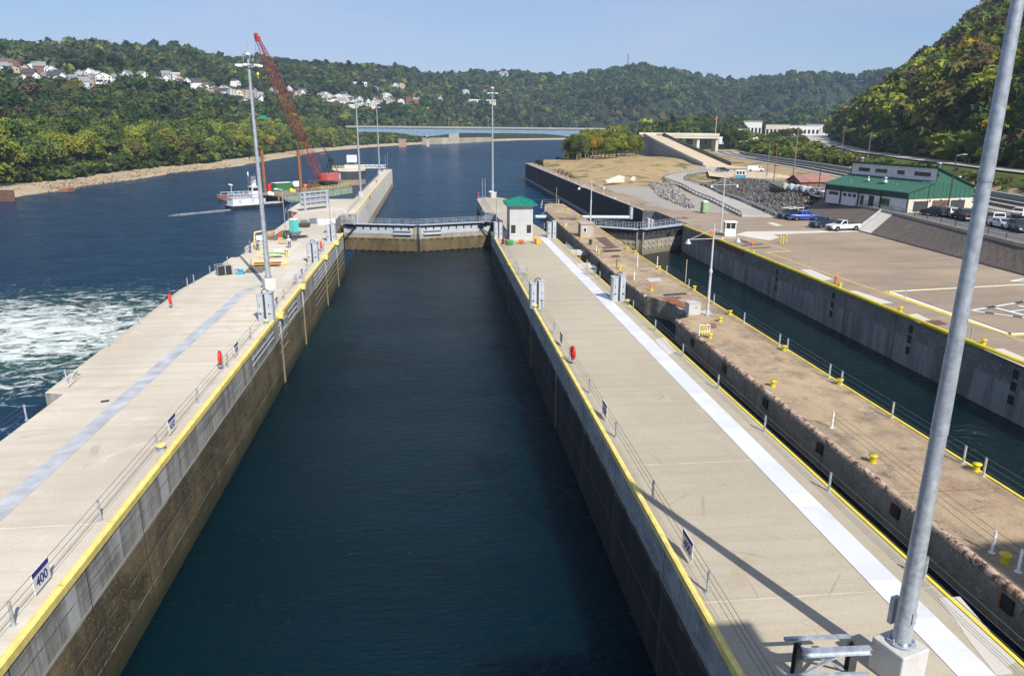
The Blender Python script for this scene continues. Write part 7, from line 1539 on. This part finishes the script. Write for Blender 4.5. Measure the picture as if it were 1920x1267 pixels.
person(at(470, 474, 0), 1.4, 'person in dark blue shirt, jeans and brown cap standing at the left wall river edge', M_shb, M_jean, paint('cap_brown', (.2, .08, .05), .8), [((-.30, .0, 1.15), (-.26, .15, .95)), ((.30, .05, 1.18), (.22, .22, 1.05))])
person(at(484, 469, 0), 1.9, 'person in a pinkish shirt bending beside the leaning yellow frame', M_vest, M_jean, M_white, [((-.26, .35, 1.10), (-.20, .48, .85)), ((.26, .35, 1.12), (.20, .50, .88))], lean=.28)
person(at(543, 465, 0), 2.9, 'person in a white shirt and white hard hat working at the low table', M_shw, M_jean, M_white, [((-.30, .12, 1.15), (-.24, .35, 1.0)), ((.30, .12, 1.15), (.22, .35, 1.02))], lean=.08)

# ================================================================== towboat
q = at(478, 388, ZW); e = empty('towboat', q, 'small white towboat with a slim wheelhouse running beside the green barge', 'boat', rz=R(38)); e.scale = (.92,)*3
t = NT('boat_white'); nn = t.noise(1.4, 4, .6); M_bw = t.out(t.mix(t.rng(nn, .5, .75), (.72, .73, .74), (.45, .42, .38)), .5)
hull = [(-9, -3), (8.5, -3), (9.6, -2.2), (9.6, 2.2), (8.5, 3), (-9, 3)]
MB().prism(hull, -.8, 1.0).build('hull', M_black, e, .1); MB().prism([(p[0]*.985, p[1]*.97) for p in hull], 1.003, 1.12).build('deck', M_bluegrey, e)
MB().box((-3.6, 0, 2.25), (9.6, 4.6, 2.25)).build('deckhouse', M_bw, e, .06); MB().box((-3.6, 0, 3.42), (9.9, 4.9, .12)).build('deckhouse_roof', M_galvd, e)
wh = MB().box((.2, 0, 5.1), (2.6, 2.8, 3.2)).box((.2, 0, 6.8), (3.0, 3.2, .14)).box((.2, 0, 4.4), (3.2, 3.4, .14)).build('wheelhouse', M_bw, e)
for x_, y_, sx_, sy_ in ((.2, -1.42, 1.9, .06), (.2, 1.42, 1.9, .06), (1.52, 0, .06, 2.0), (-1.12, 0, .06, 2.0)): MB().box((x_, y_, 5.9), (sx_, sy_, .9)).build('window', M_glass, wh)
m = MB(); m.box((.2, 0, 7.4), (1.2, 1.4, 1.0)).box((.2, 0, 8.1), (1.6, 1.8, .1)); [m.cyl((-.6+.6*k, -.5+.3*k, 8.1), (-.6+.6*k, -.5+.3*k, 10.2), .05, None, 6) for k in range(4)]; m.ball((1.0, .6, 8.5), .3, 8, 5); m.build('mast', M_white, e)
m = MB(); m.tube([(-8, -2.2, 3.5), (-8, -2.2, 4.5), (-1.4, -2.2, 4.5)], .05, 6).tube([(-8, 2.2, 3.5), (-8, 2.2, 4.5), (-1.4, 2.2, 4.5)], .05, 6); [m.bar((-8+k*1.1, s*2.2, 3.5), (-8+k*1.1, s*2.2, 4.5), .05) for k in range(7) for s in (-1, 1)]; m.build('handrail', M_white, e)
for x_ in (-6, -1.5, 2.5): MB().box((x_, -2.33, 2.3), (.8, .05, 1.3)).build('door', M_galvd, e)
for s in (-1.3, 1.3): MB().box((9.5, s, 1.9), (.6, .5, 2.4)).build('push_knee', M_rust, e)
m = MB(); [m.torus((-8+3.2*k, -3.08, .55), .4, .16, (0, 1, 0), 14, 6) for k in range(6)]; m.box((0, -3.04, .85), (17, .12, .2)); m.build('tyre_fender', M_tyre, e)
q = at(447, 374, ZW); e = empty('workboat', q, 'reddish-brown open work flat with a raised bow behind the towboat', 'boat', rz=R(28)); m = MB(); st = []
for x_, w_, zb, zt_ in ((-7, 1.6, .9, 1.9), (-5.5, 2.3, .1, 1.8), (-2, 2.6, -.5, 1.6), (3, 2.6, -.5, 1.6), (7, 2.2, -.2, 1.7)): st.append([(x_, -w_, zt_), (x_, -w_*.75, zb), (x_, w_*.75, zb), (x_, w_, zt_)])
vs = [v_ for r_ in st for v_ in r_]; m.add(vs, [(i*4+j, i*4+(j+1) % 4, (i+1)*4+(j+1) % 4, (i+1)*4+j) for i in range(4) for j in range(4)]+[(0, 1, 2, 3), (19, 18, 17, 16)]); m.build('hull', paint('hull_red_brown', (.28, .15, .12), .7, 0, .25), e); m = MB(); [m.box((-3+1.6*k, .3*(k % 2), 2.1), (1.0, 1.2, .8+.3*(k % 3))) for k in range(6)]; m.build('deck_gear', paint('gear_blue', (.10, .2, .34), .6), e); m = MB(); m.tube([(-6, -2, 1.9), (-6, -2, 2.8), (6, -2.4, 2.8), (6, -2.4, 1.8)], .06, 6).bar((-2, 0, 2), (-2, 0, 5.4), .12).bar((-2.8, 0, 5.2), (-1.4, 0, 4.8), .3); m.build('rail', M_white, e)
# ================================================================== crane barge
Bc = at(598, 356, ZW); BR = R(28); ca, sa = math.cos(BR+R(30)), math.sin(BR+R(30))
p0 = at(532, 388-6, ZW); p1 = at(661, 362, ZW); d = (p1-p0); Lb = d.length; d.normalize(); nn = Vector((-d.y, d.x, 0)); Wb = 12.5
e = empty('crane_barge', p0, 'long rusty pale-green deck barge carrying the red crane', 'barge', rz=math.atan2(d.y, d.x))
t = NT('barge_green'); x, y, z = t.xyz(); a_ = t.noise(.7, 5, .7); b_ = t.noise(1, 5, .7, (1, 1, .2)); cc = t.mix(t.rng(a_, .35, .65), (.20, .28, .20), (.36, .42, .33)); cc = t.mix(t.rng(b_, .56, .7, 0, .8), cc, (.20, .10, .05)); M_barge = t.out(cc, .75)
hz = 2.6
m = MB(); m.add([(-2, 0, 2.6), (3, .2, .2), (3, Wb-.2, .2), (-2, Wb, 2.6), (9, 0, -.6), (9, Wb, -.6), (Lb, 0, -.6), (Lb, Wb, -.6), (Lb, 0, hz), (Lb, Wb, hz), (-2, 0, hz), (-2, Wb, hz), (9, 0, hz), (9, Wb, hz)],
   [(0, 1, 2, 3), (1, 4, 5, 2), (4, 6, 7, 5), (6, 8, 9, 7), (0, 12, 4, 1), (4, 12, 8, 6), (3, 2, 5, 13), (5, 7, 9, 13), (0, 3, 13, 12), (12, 13, 9, 8)]); m.build('hull', M_barge, e)
MB().b2((-1.8, .3, hz+.004), (Lb-.3, Wb-.3, hz+.10)).build('deck', paint('barge_deck', (.27, .21, .15), .9, 0, .3), e)
m = MB(); [m.box((1.0+2.2*k, -.06, 1.5), (.12, .14, 2.0)) for k in range(int(Lb/2.2))]; m.box((Lb/2, -.08, hz-.1), (Lb, .16, .2)); m.build('rib', M_barge, e)
m = MB(); [m.bar((x_, .3, hz+.1), (x_, .3, hz+1.2), .08) for x_ in np.arange(16, Lb-1, 2.0)]; m.bar((16, .3, hz+1.2), (Lb-1, .3, hz+1.2), .09).bar((16, .3, hz+.7), (Lb-1, .3, hz+.7), .07); m.build('handrail', M_yelp, e)
bw_ = lambda x_, y_, z_=hz+.1: p0+d*x_+nn*y_+Vector((0, 0, z_))
for px_, base, row, lab in ((492, 358, 282, 'tall rusty spud pile at the left end of the green barge'), (560, 362, 281, 'tall rusty spud pile in the middle of the green barge')):
    q = at(px_+5, base, ZW+2.4); e2 = empty('spud_pile', q, lab, 'pile', 'rusty spud piles of the crane barge', .4); hh = top_z(q, row)-q.z; m = MB(); m.box((0, 0, hh/2-4), (.9, .9, hh+8)); m.box((0, -.5, hh/2-4), (.25, .1, hh+8)); m.build('pile', M_rust, e2)
def deck_item(name, px_, py_, label, cat, rz=.4): return empty(name, at(px_, py_, ZW+hz+.1), label, cat, rz=rz)
e2 = deck_item('green_container', 529, 357, 'dark green flat-sided container on the crane barge', 'container', .75); MB().box((0, 0, 1.3), (6.2, 2.6, 2.6)).build('box', paint('container_green', (.04, .17, .06), .6), e2); m = MB(); [m.box((-3+.5*k, -1.33, 1.3), (.12, .08, 2.3)) for k in range(13)]; m.build('ribs', paint('container_green', (.04, .17, .06), .6), e2); MB().box((0, 0, 2.65), (6.4, 2.8, .12)).build('roof', M_white, e2)
e2 = deck_item('red_locker', 508, 357, 'tall red and blue locker left of the green container', 'locker'); MB().box((-.3, 0, 1.1), (1.2, 1, 2.2)).build('locker', M_red, e2); MB().box((.6, 0, 1.1), (.5, 1, 2.2)).build('side_panel', paint('pump_blue', (.03, .38, .65), .4), e2)
e2 = deck_item('white_tank', 557, 353, 'rounded white tank on the crane barge behind the second pile', 'tank', .6); MB().lathe((-1.6, 0, 1.3), [(.02, 0), (.8, .15), (1.2, .5), (1.25, 2.6), (.8, 3.1), (.02, 3.3)], 16, 0, (1, 0, 0)).build('shell', M_white, e2); MB().box((0, 0, .2), (3, 1.8, .4)).build('saddle', M_dark, e2)
for px_, py_, lab, mm in ((547, 360, 'yellow drum on the crane barge', M_yel), (573, 352, 'orange and yellow gear beside the white tank', M_orange), (506, 366, 'white crate near the left pile', M_white)):
    e2 = deck_item('deck_gear', px_, py_, lab, 'gear'); MB().lathe((0, 0, 0), [(.6, 0), (.7, .2), (.7, .9), (.5, 1.2), (.02, 1.25)], 10).box((.9, .2, .4), (.7, .7, .8)).build('gear', mm, e2)
for px_, py_, lab in ((583, 356, 'left rusty excavator bucket assembly on the barge'), (593, 356, 'right rusty winch assembly on the barge')):
    e2 = deck_item('rusty_machinery', px_, py_, lab, 'machinery'); m = MB(); r_ = random.Random(px_)
    for k in range(9): m.box((r_.uniform(-1.2, 1.2), r_.uniform(-1, 1), r_.uniform(.4, 1.9)), (r_.uniform(.3, 1.2), r_.uniform(.3, 1), r_.uniform(.3, 1.2)), r_.uniform(0, 3))
    m.bar((-1, 0, .5), (-.2, 0, 3.4), .35).bar((-.2, 0, 3.4), (1.0, .3, 2.6), .3); m.torus((.4, -.6, 1.1), .6, .2, (0, 1, 0), 12, 6); m.build('rusty_frame', M_rustb, e2)
# ---- crawler crane
cb = at(612, 348, ZW+hz+.2); e = empty('crawler_crane', cb, 'red lattice-boom crawler crane working on the barge', 'crane')
# the boom points up-left and toward the camera side
depth = CF.dot(cb-Vector((0, 0, CAM_H)))
def at_depth(px_, py_, dp): v = ray(px_, py_); return Vector((0, 0, CAM_H))+v*dp
tip = at_depth(483, 73, depth-34); foot = at_depth(601, 338, depth-2)
bd = (tip-foot); hd = math.atan2(bd.y, bd.x); e.rotation_euler = (0, 0, hd)
inv = Matrix.Rotation(-hd, 3, 'Z')
def loc_(p): return inv @ (p-cb)
for s in (-1, 1): MB().box((-.5, s*2.1, .65), (6.4, .9, 1.2)).build('crawler_track', M_black, e, .2)
MB().box((-.5, 0, 1.3), (3.2, 3.6, .5)).cyl((-.5, 0, 1.5), (-.5, 0, 1.75), 1.4, None, 16).build('carbody', M_dark, e)
MB().box((-2.2, 0, 3.1), (6.2, 3.4, 2.7)).build('machinery_house', paint('crane_house_red', (.52, .13, .12), .5, 0, .15), e, .12); MB().box((-5.6, 0, 2.9), (.9, 3.5, 2.5)).build('counterweight', paint('counterweight_blue', (.30, .42, .55), .5), e, .1)
MB().box((-1.6, -1.74, 3.1), (1.2, .06, 1.5)).box((-4.0, -1.74, 3.0), (.7, .06, 1.3)).box((-.1, -1.74, 3.2), (.8, .06, 1.6)).build('door', M_white, e)
cb2 = MB().box((1.7, -1.1, 2.9), (1.6, 1.2, 2.2)).build('cab', M_craner, e); MB().box((2.52, -1.1, 3.2), (.05, 1.0, 1.1)).box((1.7, -1.72, 3.2), (1.2, .05, 1.1)).build('window', M_glass, cb2)
F_, T_ = loc_(foot), loc_(tip); ax_ = (T_-F_); BLn = ax_.length; ax_.normalize(); sx_ = Vector((0, 1, 0)); uz_ = sx_.cross(ax_).normalized()
def bw(f): 
    return 1.75*min(1, .3+f/.10*.7) if f < .10 else (1.75 if f < .78 else 1.75*(1-(f-.78)/.22*.66))
m = MB(); N_ = 30
def cor(f, i, j): w_ = bw(f); return F_+ax_*BLn*f+sx_*w_*i*.8+uz_*w_*j*.75
for i in (-1, 1):
    for j in (-1, 1):
        for k in range(N_): m.bar(cor(k/N_, i, j), cor((k+1)/N_, i, j), .14)
m.build('boom_chord', M_craner, e); m = MB()
for k in range(N_):
    f0, f1 = k/N_, (k+1)/N_; s = 1 if k % 2 else -1
    for j in (-1, 1): m.bar(cor(f0, -s, j), cor(f1, s, j), .065); m.bar(cor(f0, -1, j), cor(f0, 1, j), .06)
    for i in (-1, 1): m.bar(cor(f0, i, -s), cor(f1, i, s), .065); m.bar(cor(f0, i, -1), cor(f0, i, 1), .06)
m.build('boom_lacing', M_craner, e)
tp = cor(1, 0, 0); m = MB(); m.box(tp, (1.4, 1.2, 1.6)).bar(tp, tp+ax_*1.6+uz_*-.4, .5); m.cyl(tp+ax_*1.2+sx_*.3, tp+ax_*1.2-sx_*.3, .7, None, 14); m.build('boom_head', M_craner, e)
gt = Vector((-3.2, 0, 9.0)); m = MB()
for s in (-1, 1): m.bar((-.2, s*1.2, 4.4), gt+Vector((0, s*.7, 0)), .22).bar((-5.2, s*1.3, 4.4), gt+Vector((0, s*.7, 0)), .18)
for k in range(4): f_ = .2+.22*k; m.bar(Vector((-.2, -1.2, 4.4)).lerp(gt, f_), Vector((-.2, 1.2, 4.4)).lerp(gt, f_), .12)
m.box(gt, (1.2, 1.8, .7)); m.build('gantry', M_black, e)
m = MB()
for s in (-.5, .5): m.cyl(gt+Vector((0, s, 0)), tp+Vector((0, s, .3)), .06, None, 5); m.cyl(gt+Vector((0, s*.4, 0)), tp+Vector((0, s*.4, .1)), .05, None, 5)
hk = tp+ax_*1.2+Vector((.6, 0, -12)); m.cyl(tp+ax_*1.4+Vector((.6, 0, 0)), hk, .045, None, 5); m.build('hoist_line', M_cable, e); MB().ball(hk, .45, 10, 6, 0, (1, 1, 1.4)).bar(hk, hk+Vector((0, 0, -1.3)), .2).build('hook_block', M_yel, e)
# ================================================================== round mooring cell with walkway
q = at(655, 345, ZW); cz_ = top_z(q, 320)-ZW; e = empty('mooring_cell', q, 'big round dark sheet-pile mooring cell topped with pale railings and a white sign board', 'mooring cell'); r_ = 6.9; m = MB(); n_ = 72
vs = []; 
for z_ in (-3, cz_):
    for i in range(n_): a_ = 2*math.pi*i/n_; rr_2 = r_+(.14 if i % 2 else 0); vs.append((rr_2*math.cos(a_), rr_2*math.sin(a_), z_))
m.add(vs, [(i, (i+1) % n_, n_+(i+1) % n_, n_+i) for i in range(n_)]); t = NT('cell_sheet_pile'); x, y, z = t.xyz(); a_ = t.noise(1, 5, .7, (1, 1, .1)); M_cell = t.out(t.mix(t.rng(z, -4.7, -5.0), t.mix(a_, (.03, .03, .036), (.07, .068, .075)), (.28, .22, .15)), .8); m.build('sheet_pile_wall', M_cell, e)
MB().cyl((0, 0, cz_+.003), (0, 0, cz_+.7), r_+.35, None, 48).build('cap', M_pale, e); m = MB(); n_ = 28
for i in range(n_):
    a_ = 2*math.pi*i/n_; b_ = 2*math.pi*(i+1)/n_; P_ = Vector((r_*math.cos(a_), r_*math.sin(a_), cz_+.7)); Q_ = Vector((r_*math.cos(b_), r_*math.sin(b_), cz_+.7)); m.bar(P_, P_+Vector((0, 0, 1.1)), .09)
    for h_ in (.55, 1.1): m.bar(P_+Vector((0, 0, h_)), Q_+Vector((0, 0, h_)), .08)
m.build('handrail', M_yelp, e); m = MB(); m.box((1.5, 1, cz_+1.6), (6, 5, 1.6)); m.build('platform', M_greyc, e); m = MB(); [m.bar((1.5+s*1.6, -1.4, cz_+2.4), (1.5+s*1.6, -1.4, cz_+3.6), .15) for s in (-1, 1)]; m.build('sign_post', M_galv, e); sb = MB().box((1.8, -1.5, cz_+5.0), (4.2, .15, 3.0)).build('sign_board', M_sign, e); m = MB(); [m.bar((.2, -1.6, cz_+6.2-.8*k), (3.4, -1.6, cz_+6.2-.8*((k+1) % 3)), .1) for k in range(3)]; m.build('sign_mark', M_galv, sb)
e2 = empty('footbridge', q, 'white lattice footbridge from the round cell to the guard wall', 'footbridge'); b_ = Vector((-19.5, q.y+2, -.3))-q; a_ = Vector((4, 2, cz_+.9)); b_.z = a_.z; m = MB()
for s in (-.7, .7):
    for h_ in (0, 1.3): m.bar(a_+Vector((0, s, h_)), b_+Vector((0, s, h_)), .14)
    k_ = 12
    for i in range(k_): P_ = a_.lerp(b_, i/k_); Q_ = a_.lerp(b_, (i+1)/k_); m.bar(P_+Vector((0, s, 0 if i % 2 else 1.3)), Q_+Vector((0, s, 1.3 if i % 2 else 0)), .10); m.bar(P_+Vector((0, s, 0)), P_+Vector((0, s, 1.3)), .08)
m.build('truss', M_white, e2); MB().bar(a_+Vector((0, 0, .1)), b_+Vector((0, 0, .1)), 1.3, .1).build('deck', M_galvd, e2)
# bank odds and ends
e = empty('navigation_buoy', at(465, 330, ZW), 'small white channel buoy afloat left of the mast', 'buoy', rz=0); MB().lathe((0, 0, -.3), [(.35, 0), (.4, .5), (.32, 1.9), (.15, 2.3), (.01, 2.35)], 12).build('can', M_white, e); MB().cyl((0, 0, .2), (0, 0, .5), .43, None, 12).build('base', M_dark, e)
e = empty('sheet_pile_cell', at(2, 378, ZW), 'old dark sheet-pile bulkhead at the left edge of the river bank', 'bulkhead', rz=-.1); m = MB(); [m.box((-10+.6*k, (.15 if k % 2 else 0), 1.6), (.62, .35, 4.6)) for k in range(25)]; m.build('sheet_pile', M_rustb, e); MB().box((-3, 1.5, 3.95), (16, 3.5, .35)).build('cap', M_stone, e); m = MB(); [m.bar((-9+2*k, .2, 4), (-9+2*k, .2, 5.1), .09) for k in range(7)]; m.bar((-9, .2, 5.1), (3, .2, 5.1), .09); m.build('handrail', M_dark, e)
for px_, py_, lab in ((119, 360, 'rusty scrap plate lying at the water edge of the left bank'), (604, 290, 'red-brown wreckage on the far bank behind the crane')): e = empty('scrap', at(px_, py_, ZW+.4), lab, 'scrap'); MB().box((0, 0, .5), (3.0, 1.6, 1.0), .4).box((2.6, .4, .5), (1.6, 1.4, .9), 1.1).bar((-2, 0, .3), (3.5, .5, 1.6), .3).build('scrap_metal', M_rust, e)
e = empty('snag', vdist(403, 265, 560).xy.to_3d()+Vector((0, 0, -4)), 'bare dead tree standing pale among the bank trees', 'dead tree'); m = MB(); m.cyl((0, 0, 0), (.5, 0, 12), .3, .15, 7); [m.cyl((.3, 0, 7+k), (.3+1.8*math.cos(k*2.1), 1.8*math.sin(k*2.1), 10+k*1.1), .12, .03, 5) for k in range(6)]; m.build('trunk', paint('dead_wood', (.55, .52, .46), .9), e)

# ================================================================== the place behind and beside the camera
e = empty('control_house', (17, -3.4, 0), 'tall concrete control house with green hipped roof, near end of the middle wall', 'tower')
MB().box((0, 0, 11.2), (5.6, 4.2, 22.4)).build('wall', M_cast, e); m = MB(); m.add([(-3.6, -2.7, 22.4), (3.6, -2.7, 22.4), (3.6, 2.7, 22.4), (-3.6, 2.7, 22.4), (-.6, 0, 24.4), (.6, 0, 24.4)], [(3, 2, 1, 0), (0, 1, 5, 4), (1, 2, 5), (2, 3, 4, 5), (3, 0, 4)]); m.build('roof', M_green, e)
for z_ in (20.5,): [MB().box((x_, 2.13, z_), (1.3, .06, 1.6)).build('window', M_glass, e) for x_ in (-1.6, 0, 1.6)]
e = empty('lift_tower', (38, -5, ZO), 'massive concrete machinery tower at the near end of the older chamber', 'tower')
MB().box((1.0, 0, 13.2), (10.5, 5, 26.4)).build('wall', M_cast, e); MB().box((1.0, 0, 26.6), (11.2, 5.6, .4)).box((-1.5, 0, 27.5), (3.5, 3, 1.5)).build('roof', M_greyc, e); [MB().box((x_, 2.53, z_), (1.2, .06, 1.5)).build('window', M_glass, e) for x_ in (-2, 1, 4) for z_ in (8, 14, 20)]

# ================================================================== air
t = NT('haze_air'); t.t.nodes.remove(t.b); vp = t.n('ShaderNodeVolumePrincipled'); vp.inputs['Color'].default_value = (.52, .72, 1.0, 1); vp.inputs['Density'].default_value = .00013; vp.inputs['Anisotropy'].default_value = .0
t.l(vp.outputs[0], t.o.inputs['Volume'])
tag(MB().b2((-2650, -450, -14.5), (2650, 2900, 260)).build('haze', t.m), kind='stuff')
